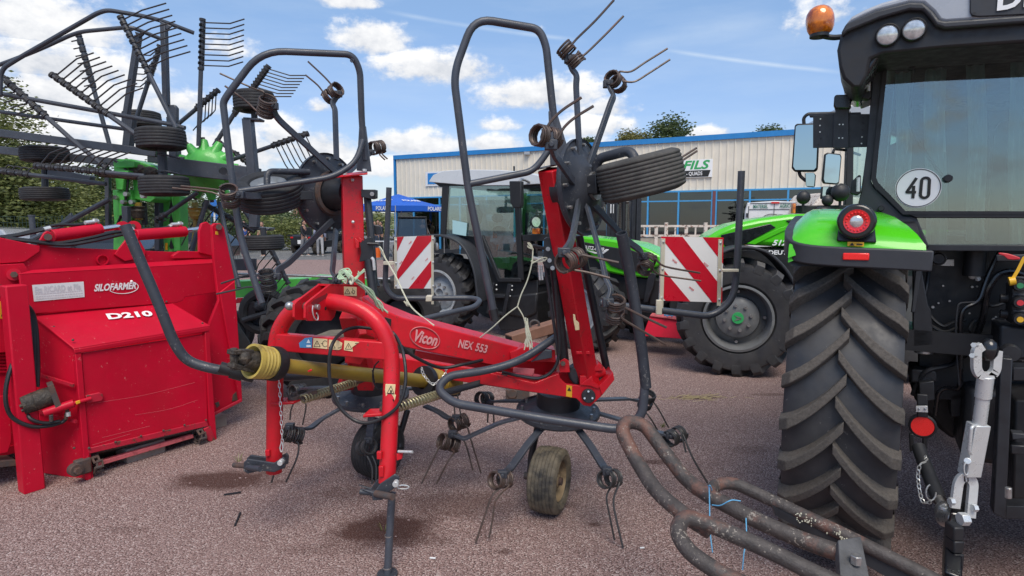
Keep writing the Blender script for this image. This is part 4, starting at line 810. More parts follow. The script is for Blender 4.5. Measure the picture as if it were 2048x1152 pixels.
for (x, y) in ((246, 455), (268, 454)): obj('cylinder_lug', MB().cyl(fu(x, y, .50), fu(x, y, .53), .046, 24), M['crimson'], FE)
obj('pin', MB().cyl(fu(266, 452, .47), fu(266, 452, .5), .016, 12), M['rust'], FE)
mb = MB(); mb.lathe([(.032, 0), (.038, 0), (.038, .02), (.032, .02), (.032, 0)], fu(206, 520, .395), FN, 24); obj('ring', mb, M['crimson'], FE)
def hose(pts, r=.011, mat='black', par=None, name='hose'): return obj(name, MB().tube(smooth_pts([fu(*p) for p in pts], 7), r, 8), M[mat], par or FE)
hose([(-40, 478, .5), (30, 470, .5), (75, 459, .5), (115, 450, .5), (150, 450, .5), (180, 447, .52)]); hose([(-40, 482, .48), (30, 472, .48), (70, 464, .48), (95, 458, .47)])
hose([(0, 474, .45), (50, 480, .43), (115, 486, .41), (180, 476, .40), (235, 464, .42), (300, 461, .45), (348, 452, .47)], .012); hose([(10, 478, .44), (70, 484, .41), (130, 490, .39), (190, 481, .38), (240, 470, .41), (300, 458, .44)], .012)
mb = MB()
for (x0, y0, x1, y1, t) in ((88, 459, 101, 456, .47), (171, 448, 184, 446, .52), (338, 453, 352, 450, .47), (262, 456, 268, 462, .47)): mb.tube([fu(x0, y0, t), fu(x1, y1, t)], .015, 8)
obj('hose_fitting', mb, M['zinc'], FE)
for k, (dx, dy) in enumerate(((0, 0), (4, 2), (8, 3), (12, 6))):
    hose([(-30 , 572 + k * 6, .26), (10, 576 + k * 6, .24), (42 + dx * .6, 596 + k * 4, .2), (57 + dx, 640, .2), (56 + dx * 1.6, 720, .14), (50 + dx * 2.0, 792 - k * 6, .10)], .014)
hose([(64, 630, .22), (48, 680, .15), (22, 735, .10), (11, 790, .08), (22, 832, .08), (60, 852, .06), (95, 852, .05), (122, 845, .04), (132, 838, .03)], .012); hose([(52, 822, .1), (62, 838, .06), (90, 846, .04), (120, 842, .03)], .011)
mo = MB(); A, B_ = fu(44, 810, .10), fu(104, 791, .06); mo.tube([A, A.lerp(B_, .35), B_], [.062, .062, .058], 22); mo.tube([A.lerp(B_, .36), A.lerp(B_, .42)], .064, 22); obj('hydraulic_motor', mo, M['grime'], FE, .004); d_ = (B_ - A).normalized(); mb = MB(); x_, y_ = ortho(d_)
for k in range(6): q_ = A + (x_ * math.cos(k) + y_ * math.sin(k)) * .035; mb.cyl(q_ - d_ * .012, q_, .010, 6)
mb.box(B_ + d_ * .01, (.03, .13, .15), Matrix((d_, x_, y_)).transposed()); obj('motor_flange', mb, M['rust'], FE)
obj('small_cylinder', MB().tube([fu(88, 826, .04), fu(148, 806, -.02)], .026, 16), M['crimson'], FE); obj('small_rod', MB().tube([fu(146, 807, -.02), fu(182, 797, -.03)], .013, 12), M['crimson'], FE)
fpl('door_latch', [(172, 791), (200, 785), (206, 788), (207, 797), (203, 802), (174, 807)], -.02, .02, 'crimson_worn'); fpl('label', [(151, 803), (160, 800), (161, 806), (153, 809)], -.05, .004, 'stickyy')
mb = MB()
for (x0, y0, x1, y1) in ((102, 830, 103, 842), (134, 819, 135, 830), (133, 827, 132, 838)): mb.tube([fu(x0, y0, .01), fu(x1, y1, .02)], .011, 8)
obj('hose_fitting', mb, M['rust'], FE); obj('hose_fitting', MB().tube([fu(136, 824, .0), fu(137, 832, .0)], .013, 8), M['zinc'], FE)
# chained floor slat and shaft
sl = obj('floor_slat', MB().prism([fu(192, 925, .02), fu(387, 869, .02), fu(388, 876, .02), fu(196, 933, .02)], FN * .04), M['pink'], FE, .004)
obj('floor_sheet', MB().prism([fu(180, 910, .06), fu(410, 858, .06), fu(405, 875, .5), fu(150, 930, .5)], Z * .01), M['rust'], FE)
for (x, y) in ((190, 928), (398, 872)):
    mb = MB(); c_ = fu(x, y, .01)
    for k in range(9):
        a_ = k * .7; q_ = c_ + Z * (.05 * math.cos(a_)) + FN * (.05 * math.sin(a_)); e_ = (Z * math.sin(a_) - FN * math.cos(a_)) * .022; s_ = FU * (.012 if k % 2 else .0)
        mb.tube([q_ - e_ - FU * .02 + s_, q_ + e_ - FU * .02 + s_, q_ + e_ + FU * .012 + s_, q_ - e_ + FU * .012 + s_, q_ - e_ - FU * .02 + s_], .008, 6)
    obj('chain', mb, M['rust'], FE)
sh = MB(); A = fu(150, 939, -.02); sh.cyl(A - FU * .0 - FN * .03, A + FN * .02, .04, 20); sh.cyl(A - FN * .055, A - FN * .03, .024, 6); obj('shaft_nut', sh, M['rust'], FE, .003); obj('bearing', MB().box(A + FN * .02 + FU * .05, (.09, .05, .10), Matrix((FU, FN, Z)).transposed()), M['rust'], FE, .01)
for (x, y, s_) in ((300, 910, .16), (432, 855, .13)):
    g = G(x, y + 8) + FN * .12; single('wood_block', MB().box(g + Z * .05, (.26, s_, .10), Matrix((FU, FN, Z)).transposed()), pbr('grey pallet wood', (.30, .25, .21), .85, var=.2, scale=9), 'grey wooden block under the %s of the red feeder' % ('floor slat' if x < 400 else 'right hand skid'), 'block', 'blocks under the feeder', bevel=.006)
# ================================================================== red tedder with folded rotors
TE = thing('hay_tedder', P(760, 1100, 3.2) * V((1, 1, 0)) if False else V((-.6, 3.2, 0)), 'red and slate grey hay tedder with two rotors folded up, in the middle foreground', 'hay tedder')
TL_, TM = V((.97, -.24, 0)).normalized(), V((.24, .97, 0)).normalized()      # to the right / to the back
def pts(*a): return [P(*q) for q in a]
def ttube(name, a, r, mat='slate', par=None, n=12, fil=.08, hollow=0, k=6): return obj(name, MB().tube(pts(*a), r, n, fil, hollow=hollow, k=k), M[mat], par or TE)
def tplate(name, px, D, th, mat='red', par=None, bevel=.003, label=None):   # px polygon at one depth (or per-point depth), thickened away from the camera
    return obj(name, MB().prism([P(q[0], q[1], q[2] if len(q) > 2 else D) for q in px], V(th) if not isinstance(th, (int, float)) else V((0, th, 0))), M[mat], par or TE, bevel, label)
# --- headstock
hs = obj('headstock', MB().tube(pts((548, 944, 3.0), (551, 700, 3.0), (556, 664, 3.0), (574, 632, 2.99), (600, 610, 2.97), (640, 600, 2.95), (690, 607, 2.92), (727, 620, 2.90), (760, 648, 2.88), (779, 690, 2.87), (784, 730, 2.86), (782, 800, 2.82), (774, 965, 2.74)), .040, 20, .12, k=4), M['red'], TE)
bm_ = obj('cross_beam', MB().bar(P(556, 683, 2.985), P(778, 701, 2.855), .05, .088), M['red'], TE, .006)
def onplane(px, o, n): return [PL(x, y, o, n) for x, y in px]
bo_ = P(556, 683, 2.985); bn_ = (P(778, 701, 2.855) - bo_).cross(Z).normalized(); bo_ = bo_ + (bn_ * .0265 if bn_.y < 0 else bn_ * -.0265); bn2 = bn_ if bn_.y < 0 else -bn_
def sticker(px, o, n, mat, par, name='warning_label'): return obj(name, MB().prism(onplane(px, o + n * .0008, n), n * .0012), M[mat], par)
def tri(cx, cy, s, o, n, par):
    mb = MB(); A_ = onplane([(cx - s, cy + s * .8), (cx + s, cy + s * .8), (cx, cy - s)], o + n * .003, n)
    for i in range(3): mb.bar(A_[i], A_[(i + 1) % 3], .0022, .001, n)
    q = onplane([(cx, cy - s * .3), (cx, cy + s * .35)], o + n * .003, n); mb.bar(q[0], q[1], .0025, .001, n); return obj('pictogram', mb, M['ink'], par)
def picto(px, o, n, par):
    mb = MB(); A_ = onplane(px, o + n * .003, n)
    for i in range(len(A_) - 1): mb.bar(A_[i], A_[i + 1], .0024, .001, n)
    return obj('pictogram', mb, M['ink'], par)
s_ = sticker([(598, 686), (610, 676), (625, 674), (624, 696), (600, 695)], bo_, bn2, 'stblue', bm_); mb = MB(); A_ = onplane([(613, 686), (621, 686), (617, 678)], bo_ + bn2 * .003, bn2); mb.prism(A_, bn2 * .001); mb.prism(onplane([(613, 690), (622, 690), (622, 694), (613, 694)], bo_ + bn2 * .003, bn2), bn2 * .001); obj('pictogram', mb, M['wpure'], s_)
for px, tc_, pp_ in (([(627, 676), (655, 678), (655, 698), (626, 695)], (634, 688), [(642, 687), (646, 687)] ), ([(658, 679), (676, 681), (685, 686), (683, 697), (678, 700), (657, 698)], (664, 691), [(676, 696), (682, 695), (682, 691)]), ([(689, 681), (719, 684), (708, 692), (704, 695), (706, 703), (688, 700)], (697, 693), [(710, 687), (715, 686)])):
    s_ = sticker(px, bo_, bn2, 'sticky', bm_); tri(*tc_, 6.5, bo_, bn2, s_); picto(pp_, bo_, bn2, s_)
mb = MB(); A_ = [PL(650 + 5 * math.cos(R(k)), 687.5 + 6 * math.sin(R(k)), bo_ + bn2 * .003, bn2) for k in range(40, 330, 20)]
for i in range(len(A_) - 1): mb.bar(A_[i], A_[i + 1], .0022, .001, bn2)
obj('pictogram', mb, M['ink'], bm_)
lo = V((-.946, 2.75, 0)); ln = V((.97, -.24, 0))
near = [(611, 610), (616, 604), (661, 568), (727, 570), (731, 578), (722, 604), (674, 618), (669, 634), (663, 641), (617, 642), (611, 636)]
tp = obj('top_link_plate', MB().prism(onplane(near, lo, ln), -ln * .012), M['red'], TE, .002)
far = [(589, 609), (595, 602), (640, 568), (700, 569), (700, 600), (650, 640), (594, 640), (589, 634)]
obj('top_link_plate', MB().prism(onplane(far, lo - ln * .058, ln), -ln * .012), M['red'], TE, .002)
A_ = onplane([(661, 568), (727, 570)], lo, ln); obj('top_bridge', MB().prism([A_[0], A_[1], A_[1] - ln * .07, A_[0] - ln * .07], Z * -.01), M['red'], TE)
# slot and holes in the near plate
M['shade_steel'] = pbr('shaded red inner steel', (.20, .012, .016), .6)  # darker copy of the red, shade inside the slot put into the colour
sl_ = onplane([(622, 606), (627, 600), (650, 589), (655, 588), (655, 594), (630, 611)], lo + ln * .001, ln); obj('slot', MB().prism(sl_, ln * .0006), M['shade_steel'], tp)
for (x, y, r) in ((651, 617, .009), (634, 630, .008), (674, 592, .007), (653, 590, .008)): q = PL(x, y, lo, ln); obj('bolt_hole', MB().cyl(q, q + ln * .0012, r, 14), M['ink'], tp)
q = PL(631, 614, lo, ln); pn = obj('hitch_pin', MB().tube([q - ln * .13, q + ln * .02], .014, 14), M['steel'], TE, .002); q2 = PL(583, 612, lo - ln * .12, ln); obj('pin_head', MB().ball(q - ln * .14, .022, 12), M['steel'], pn)
obj('spring_clip', MB().tube(smooth_pts(onplane([(626, 611), (625, 622), (629, 636), (635, 640), (636, 632), (633, 626)], lo + ln * .012, ln)), .003, 6), M['zinc'], pn); obj('sleeve', MB().tube([q - ln * .056, q - ln * .012], .021, 14), M['rust'], pn)
s_ = sticker([(688, 573), (713, 574), (713, 592), (688, 591)], lo, ln, 'sticky', tp); tri(695, 583, 5.5, lo, ln, s_); picto([(705, 576), (706, 581), (703, 584), (708, 588), (710, 583), (707, 580)], lo, ln, s_)
q = PL(729, 599, lo, ln); bt = obj('pivot_bolt', MB().tube([q - ln * .02, q + ln * .02], .016, 12), M['zinc'], TE); obj('cotter', MB().tube([q + ln * .018 + Z * .02, q + ln * .018 - Z * .025], .003, 6), M['zinc'], bt)
# --- centre boom and hinge
def boom(name, p0, p1, w, h, mat='red', **k): return obj(name, MB().bar(P(*p0), P(*p1), w, h, **k), M[mat], TE, .006)
_o = P(806, 640, 3.13); _n = (P(1033, 697, 3.40) - _o).cross(Z)
bmn = obj('main_beam', MB().prism([PL(q[0], q[1], _o, _n) for q in ((722, 592, 3.10), (748, 613, 3.10), (806, 636, 3.13), (1033, 694, 3.40), (1113, 722, 3.46), (1113, 757, 3.46), (987, 731, 3.35), (800, 693, 3.13), (733, 672, 3.08))], V((.03, .13, 0))), M['red'], TE, .006)
vo = P(806, 640, 3.13); vn = (P(1033, 697, 3.40) - vo).cross(Z); vn = vn.normalized(); vn = vn if vn.y < 0 else -vn
vp = lambda x, y, o=.0: PL(x, y, vo + vn * o, vn)
fl = lambda x, y: vp(x, y, .006)
em = MB(); ce, ex, ey = vp(850, 676, .004), (vp(880, 681) - vp(821, 668)) * .5, (vp(850, 655) - vp(850, 697)) * .5
em.tube([ce + ex * math.cos(R(k)) + ey * math.sin(R(k)) for k in range(0, 361, 10)], .0035, 5); obj('oval_emblem', em, M['pink'], bmn)
M['pinklet'] = pbr('worn pale lettering', (.66, .30, .30), .5, var=.1, col2=(.5, .08, .09), amt2=.4, sc2=40)
text('Vicon', .085, vp(851, 677, .004), vp(880, 683) - vp(822, 669), Z, M['pinklet'], 'lettering', bmn, bold=.035, shear=.15, fit=(vp(875, 681) - vp(828, 671)).length)
text('NEX', .062, vp(931, 690, .004), vp(949, 694) - vp(917, 688), Z, M['pinklet'], 'lettering', bmn, bold=.03, fit=(vp(946, 694) - vp(918, 687)).length); text('553', .062, vp(963, 697, .004), vp(974, 700) - vp(952, 695), Z, M['pinklet'], 'lettering', bmn, bold=.03, fit=(vp(975, 699) - vp(952, 694)).length)
tplate('serial_plate', [(770, 634), (783, 638), (782, 652), (771, 650)], 3.085, -.003, 'ink')
boom('brace', (700, 625, 3.35), (735, 770, 3.65), .10, .10); boom('brace', (735, 660, 3.3), (690, 775, 3.75), .10, .05); tplate('gusset', [(703, 640), (760, 640), (752, 690), (720, 730), (690, 725)], 3.42, .02)
boom('rear_beam', (705, 712, 4.1), (1080, 766, 3.72), .12, .10); boom('lower_rail', (830, 706, 3.35), (1030, 742, 3.45), .05, .04)
tplate('hinge_plate', [(960, 742), (1069, 766), (1118, 747), (1120, 757), (1132, 768), (1160, 772), (1160, 752), (1184, 752), (1187, 764), (1200, 773), (1225, 747), (1229, 759), (1203, 792), (1181, 813), (1167, 811), (1153, 797), (1097, 789), (960, 768)], 3.28, .025)
tplate('hinge_plate', [(1090, 745), (1160, 742), (1184, 745), (1202, 768), (1226, 744), (1222, 755), (1198, 788), (1160, 800), (1100, 780)], 3.42, .025)
tplate('hinge_rim', [(1160, 770), (1184, 752), (1187, 764), (1200, 773), (1196, 778), (1180, 772)], 3.27, .16); tplate('hinge_cheek', [(1198, 772), (1226, 745), (1229, 760), (1204, 791)], 3.27, .17)
tplate('beam_cover', [(1020, 705), (1058, 690), (1110, 700), (1112, 725), (1022, 722)], 3.36, .12, 'red'); tplate('worn_patch', [(1027, 735), (1069, 738), (1067, 752), (1025, 745)], 3.30, .01, 'pink')
obj('pivot_cap', MB().lathe([(0, -.012), (.034, -.012), (.039, -.006), (.039, .02), (0, .02)], P(1177, 792, 3.265), (0, 1, 0), 24), M['dgrey'], TE); mb = MB()
for k in range(3): mb.cyl(P(1177 + 9 * math.cos(k * 2.1 + .5), 792 + 9 * math.sin(k * 2.1 + .5), 3.24), P(1177 + 9 * math.cos(k * 2.1 + .5), 792 + 9 * math.sin(k * 2.1 + .5), 3.255), .006, 6)
obj('cap_bolts', mb, M['zinc'], TE)
s_ = tplate('warning_label', [(1133, 770), (1144, 772), (1144, 795), (1132, 793)], 3.277, .002, 'stickyy'); obj('pictogram', MB().prism(pts((1134.5, 781, 3.274), (1142.5, 782, 3.274), (1138.5, 774, 3.274)), V((0, -.001, 0))), M['ink'], s_)
tplate('rubber_boot', [(1136, 742), (1158, 727), (1159, 768), (1152, 774), (1140, 760)], 3.33, .1, 'dgrey', bevel=.015)
obj('knuckle', MB().cyl(P(1183, 748, 3.33), P(1207, 742, 3.36), .03, 16).prism([P(*q) for q in ((1183, 742, 3.3), (1198, 726, 3.3), (1207, 734, 3.3), (1207, 742, 3.3))], V((0, .1, 0))), M['red'], TE, .003); obj('shaft_boot', MB().tube(pts((1180, 776, 3.36), (1206, 754, 3.38)), .035, 14), M['grime'], TE)
tplate('cylinder_lug', [(1119, 738), (1121, 722), (1129, 716), (1138, 722), (1140, 745), (1120, 745)], 3.29, .02); tplate('cylinder_lug', [(1119, 740), (1121, 722), (1129, 716), (1138, 722), (1140, 745), (1120, 745)], 3.37, .02); obj('pin', MB().cyl(P(1126, 727, 3.27), P(1126, 727, 3.4), .014, 12), M['rust'], TE)
# --- folded arms
def arm(p0, p1, w, d, rot, name='folding_arm'):
    a, b = P(*p0), P(*p1); ax = (b - a).normalized(); f_ = V((math.sin(rot), -math.cos(rot), 0)); f_ = (f_ - ax * f_.dot(ax)).normalized(); return obj(name, MB().bar(a, b, w, d, f_), M['red'], TE, .006), f_, ax.cross(f_)
ra, rf, rs = arm((1178, 775, 3.36), (1101, 338, 3.04), .085, .105, R(40)); la, lf, ls = arm((712, 740, 3.78), (703, 352, 3.82), .125, .10, R(22))
sticker_o = P(1149, 640, 3.16)
tplate('worn_label', [(1146, 628), (1150, 629), (1152, 640), (1158, 645), (1159, 660), (1151, 661), (1147, 641)], 3.175, .004, 'sticky')
tplate('collar', [(1152, 703), (1180, 703), (1181, 709), (1153, 709)], 3.24, .02)
for (x, y, D) in ((706, 444, 3.74), (729, 439, 3.80), (705, 360, 3.74)): obj('bolt', MB().ball(P(x, y, D), .011, 8), M['zinc'], la)
for px, th in (([(710, 476), (718, 482), (718, 496), (711, 497)], .03), ([(717, 474), (724, 479), (723, 486), (718, 484)], .03)): tplate('stop_bracket', px, 3.72, th)
tplate('lock_plate', [(720, 486), (738, 473), (743, 475), (748, 512), (742, 520), (718, 524), (722, 505)], 3.70, .03, 'blacksat'); ttube('lock_bar', ((734, 388, 3.8), (742, 470, 3.75), (748, 568, 3.7)), .024, 'blacksat', n=8, fil=0); tplate('lock_head', [(722, 379), (750, 379), (750, 396), (742, 398), (722, 394)], 3.74, .08, 'blacksat'); obj('bolt', MB().cyl(P(744, 388, 3.72), P(744, 388, 3.75), .014, 6), M['steel'], TE)
tplate('lock_lever', [(737, 448), (760, 452), (764, 468), (752, 470), (738, 462)], 3.78, .04, 'blacksat'); ttube('lock_pull', ((735, 487, 3.68), (757, 488, 3.68), (758, 492, 3.68)), .010, 'blacksat', n=8, fil=.01)
ttube('hydraulic_cylinder', ((738, 520, 3.72), (748, 600, 3.68)), .03, 'blacksat', fil=0); ttube('hose_end', ((743, 515, 3.68), (747, 520, 3.68), (749, 540, 3.68)), .010, 'zinc', fil=.01)
ttube('hydraulic_cylinder', ((1108, 528, 3.24), (1129, 722, 3.32)), .026, 'blacksat', fil=0, n=16); ttube('hydraulic_line', ((1090, 530, 3.22), (1093, 548, 3.22), (1114, 690, 3.28), (1117, 716, 3.3)), .009, 'dgrey', fil=.03); tplate('lock_plate', [(1088, 478), (1094, 474), (1111, 480), (1115, 520), (1108, 540), (1093, 536), (1086, 528)], 3.16, .035, 'blacksat')
for x, y in ((1096, 498), (1099, 521), (1105, 536)): obj('bolt', MB().cyl(P(x, y, 3.14), P(x, y, 3.16), .012, 8), M['steel'], TE)
for y0, y1 in ((491, 498), (516, 522)): ttube('lock_rod', ((1065, y0, 3.15), (1093, y1, 3.17)), .009, 'blacksat' if y0 < 500 else 'zinc', n=8, fil=0)
for x in (1078, 1083): ttube('hose_end', ((x, 531, 3.2), (x + 2, 560, 3.2)), .006, 'zinc', n=6, fil=0)
ttube('drive_tube', ((1158, 470, 3.30), (1214, 742, 3.44)), .022, 'blacksat', fil=0); ttube('torque_bar', ((733, 520, 3.9), (752, 575, 3.85)), .03, 'blacksat', fil=0)
# top plates
tplate('guard_bracket', [(1097, 222), (1112, 218), (1134, 290), (1134, 330), (1101, 331)], 2.99, .02, 'slate'); tplate('cap_plate', [(1058, 341, 3.0), (1113, 328, 3.0), (1120, 326, 3.12), (1062, 338, 3.12)], 3.0, V((0, 0, -.008)), 'slate_worn'); tplate('guard_bracket', [(718, 252), (731, 252), (742, 343), (713, 341)], 3.74, .02, 'slate'); tplate('cap_plate', [(668, 353, 3.7), (735, 346, 3.7), (735, 341, 3.86), (676, 349, 3.86)], 3.7, V((0, 0, -.01)), 'red')
for x, y in ((690, 349), (729, 342)): obj('bolt', MB().cyl(P(x, y + 1, 3.72), P(x, y - 4, 3.72), .014, 6), M['zinc'], TE)
# --- guard tubes
ttube('guard_tube', ((990, 636, 2.98), (937, 383, 2.95), (909, 165, 2.92), (913, 132, 2.92), (948, 36, 2.93), (1078, 58, 2.98), (1092, 90, 2.98), (1106, 224, 3.0), (1116, 300, 3.02)), .0188, fil=.09); ttube('guard_brace', ((938, 368, 2.95), (1064, 343, 3.0), (1086, 318, 3.01), (1106, 285, 3.02)), .0165, fil=.1); ttube('tube_cap', ((986, 618, 2.98), (991, 640, 2.98)), .0235, 'black', fil=0)
ttube('guard_tube', ((524, 606, 3.42), (480, 475, 3.45), (462, 340, 3.45), (446, 205, 3.45), (455, 190, 3.45), (522, 101, 3.47), (705, 109, 3.65), (720, 140, 3.68), (724, 255, 3.73), (732, 320, 3.75)), .0192, fil=.13); ttube('guard_brace', ((475, 383, 3.45), (667, 354, 3.6), (712, 325, 3.66), (726, 280, 3.7)), .017, fil=.12)
obj('eyelet', MB().tube([P(704 + 3 * math.cos(k * .7), 121 + 3 * math.sin(k * .7), 3.64) for k in range(10)], .004, 6), M['slate'], TE)
ttube('front_guard', ((1291, 760, 2.80), (1284, 836, 2.80), (1240, 860, 2.82), (1080, 836, 2.86), (905, 806, 2.98), (874, 778, 3.05), (895, 752, 3.12), (980, 740, 3.2), (1040, 722, 3.25), (1110, 676, 3.35)), .0225, fil=.16); ttube('upright_tube', ((1292, 775, 2.80), (1284, 700, 2.79), (1262, 560, 2.77), (1243, 466, 2.70)), .0265, 'slate_worn', fil=.05, hollow=1)
tplate('guard_bracket', [(1062, 725), (1090, 700), (1104, 702), (1104, 716), (1070, 722)], 3.3, .03, 'slate')
ttube('upright_tube', ((250, 450, 2.72), (320, 614, 2.74), (347, 684, 2.76), (372, 722, 2.78), (420, 737, 2.80), (470, 744, 2.82)), .0235, 'slate_worn', fil=.09, hollow=1); ttube('end_collar', ((462, 741, 2.80), (486, 748, 2.82)), .036, 'black', fil=0, n=18, hollow=1); ttube('front_guard', ((486, 748, 2.86), (570, 754, 3.2), (650, 748, 3.4), (730, 722, 3.6), (745, 690, 3.62)), .0245, fil=.1)
# --- boards
def board(px, D, nrm_x, stripe, label):
    A_ = [P(x, y, D + (x - px[0][0]) * nrm_x) for x, y in px]; nn = (A_[1] - A_[0]).cross(A_[3] - A_[0]).normalized(); nn = nn if nn.y < 0 else -nn
    o = obj('warning_board', MB().prism(A_, -nn * .004), M['wpure'], TE, label=label)
    def bl(u, v): return A_[0].lerp(A_[1], u).lerp(A_[3].lerp(A_[2], u), v) + nn * .0012
    for q in stripe: obj('stripe', MB().prism([bl(*p) for p in q], nn * .0006), M['refred'], o)
    return o, bl, nn
o, bl, nn = board(((1322, 473), (1447, 475), (1444, 605), (1318, 601)), 3.85, .0006, [[(.0, .0), (.34, .0), (1, .78), (1, 1), (.84, 1), (0, .02)], [(.66, 0), (1, 0), (1, .40)], [(0, .45), (0, .88), (.1, 1), (.49, 1)]], 'right hand warning board with stripes falling to the right')
def strip(bl, u, nn, v0=-.01, v1=1.04): return obj('mounting_strip', MB().prism([bl(u - .03, v0) + nn * .003, bl(u + .03, v0) + nn * .003, bl(u + .03, v1) + nn * .003, bl(u - .03, v1) + nn * .003], nn * .006), M['cream'], TE, .001)
for u in (.03, .94):
    s_ = strip(bl, u, nn, .03, 1.05 if u > .5 else 1.12)
    for v in (.08, .5, .95): obj('bolt', MB().ball(bl(u, v) + nn * .010, .009, 8), M['zinc'], s_)
mb = MB()
for u, v in ((.42, .14), (.72, .42), (.5, .8), (.22, .38)): q = bl(u, v) + nn * .001; text('WGF', .018, q, bl(1, .8) - bl(0, 0), bl(0, 0) - bl(0, 1), M['refred'], 'lettering', o, bold=.02)
o, bl, nn = board(((790, 474), (866, 471), (866, 577), (790, 577)), 4.75, .004, [[(0, 0), (.22, 0), (0, .36)], [(.56, 0), (1, 0), (1, .06), (.08, .82), (0, .84), (0, .74)], [(1, .42), (1, .72), (.74, 1), (.34, 1)]], 'left hand warning board with stripes falling to the left')
for u in (.0, .97):
    s_ = strip(bl, u, nn, .0, 1.0 if u < .5 else 1.3)
    for v in (.06, .5, .95): obj('bolt', MB().ball(bl(u, v) + nn * .012, .009, 8), M['zinc'], s_)
for u, v in ((.38, .12), (.82, .45), (.45, .8), (.14, .5)): text('WGF', .016, bl(u, v) + nn * .001, bl(1, 0) - bl(0, .75), bl(0, 0) - bl(1, .8), M['refred'], 'lettering', o, bold=.02)
ttube('board_tube', ((1483, 342, 3.88), (1474, 540, 3.89), (1466, 600, 3.9), (1425, 634, 3.9), (1330, 622, 3.88), (1200, 606, 3.86)), .0225, fil=.14); tplate('tube_clip', [(1444, 538), (1478, 538), (1478, 544), (1444, 544)], 3.84, .02, 'cream'); tplate('tube_clip', [(1313, 600), (1325, 600), (1324, 630), (1312, 629)], 3.82, .02, 'cream')
ttube('board_tube', ((778, 375, 4.85), (770, 575, 4.85), (788, 597, 4.85), (940, 596, 4.9), (962, 600, 4.85), (950, 614, 4.75), (880, 630, 4.55), (800, 650, 4.3), (740, 690, 4.0)), .0225, fil=.12); tplate('tube_clip', [(766, 523), (790, 523), (790, 530), (766, 530)], 4.78, .04, 'cream'); tplate('tube_clip', [(852, 592), (864, 592), (863, 603), (851, 603)], 4.82, .08, 'cream')
# --- drive shaft with guards, springs
a, b = P(540, 728, 2.80), P(846, 762, 3.72); d = (b - a).normalized(); obj('drive_shaft_guard', MB().tube([a, b], [.035, .042], 20), M['ptoy'], TE)
def cone(c0, dd, rr, n_, name='shaft_cone', mat='ptoc'):
    prof = [(rr[0] * .86, .0), (rr[0], 0)]
    for k in range(n_): h = .02 + k * .019; q = rr[0] + (rr[1] - rr[0]) * k / n_; prof += [(q, h), (q * .95, h + .004), (q * .95, h + .012), (q * .99, h + .017)]
    prof += [(rr[1] * .5, .02 + n_ * .019), (rr[1] * .5, .05), (rr[0] * .8, .01)]; return obj(name, MB().lathe(prof + [prof[0]], c0, dd, 28), M[mat], TE)
c0 = P(503, 722, 2.745); cone(c0, d, (.082, .076), 5); obj('cone_ring', MB().lathe([(.07, 0), (.083, .0), (.085, .03), (.078, .05), (.05, .055), (.05, 0), (.07, 0)], c0 + d * .105, d, 28), M['black'], TE); obj('shaft_collar', MB().tube([c0 + d * .14, c0 + d * .19], .045, 18), M['grime'], TE)
jo = MB(); jo.tube([c0 - d * .05, c0 + d * .02, c0 + d * .1], [.040, .05, .045], 12); jo.bar(c0 - d * .11 + Z * .03, c0 - d * .0 + Z * .045, .05, .022); jo.bar(c0 - d * .11 - Z * .03, c0 - d * .0 - Z * .045, .05, .022); jo.tube([c0 - d * .09 + Z * .05, c0 - d * .09 - Z * .05], .018, 10); jo.ball(c0 - d * .02 + V((.0, -.03, .02)), .035, 8); obj('universal_joint', jo, M['grime'], TE, .004)
cone(b + d * .03, d, (.092, .084), 6, 'shaft_cone', 'ptoy'); obj('cone_ring', MB().lathe([(.05, 0), (.096, 0), (.10, .03), (.092, .045), (.05, .045), (.05, 0)], b - d * .005, d, 28), M['black'], TE); obj('shaft_collar', MB().tube([b - d * .06, b + d * .0], .040, 18), M['grime'], TE); obj('shaft_cover', MB().tube([b + d * .14, b + d * .34], [.075, .07], 18), M['ptoy'], TE)
tplate('grease_nipple', [(614, 742), (622, 738), (624, 742), (617, 745)], 2.85, .01, 'red')
def spring(name, p0, p1, r, turns, wr, mat='brass'):
    a, b = P(*p0), P(*p1); d = (b - a).normalized(); x, y = ortho(d); L_ = (b - a).length; n = turns * 10
    return obj(name, MB().tube([a + d * L_ * i / n + (x * math.cos(i * .6283) + y * math.sin(i * .6283)) * r for i in range(n + 1)], wr, 6), M[mat], TE)
spring('stabiliser_spring', (604, 799, 3.02), (712, 764, 3.45), .0215, 21, .0048); spring('stabiliser_spring', (790, 816, 2.90), (885, 787, 3.2), .0225, 16, .0052); ttube('stabiliser_rod', ((700, 768, 3.4), (770, 745, 3.6)), .016, 'rust', fil=0); ttube('stabiliser_rod', ((880, 788, 3.18), (1012, 752, 3.42)), .019, 'dgrey', fil=0)
for nm, x0, y0, D in (('spring_lug', 552, 806, 3.0), ('spring_lug', 735, 829, 2.86)): l_ = P(x0, y0, D); obj(nm, MB().prism([l_ - V((.01, .05, 0)), l_ + V((.10, -.02, 0)), l_ + V((.115, .03, 0)), l_ + V((.09, .06, 0)), l_ + V((0, .05, 0))], Z * .014), M['red'], TE, .003); q = l_ + V((.085, .02, .014)); obj('spring_eye', MB().cyl(q, q + Z * .02, .03, 16).cyl(q + Z * .02, q + Z * .035, .016, 6).bar(q, q + V((.09, .08, .02)), .03, .02), M['rust'], TE, .003)
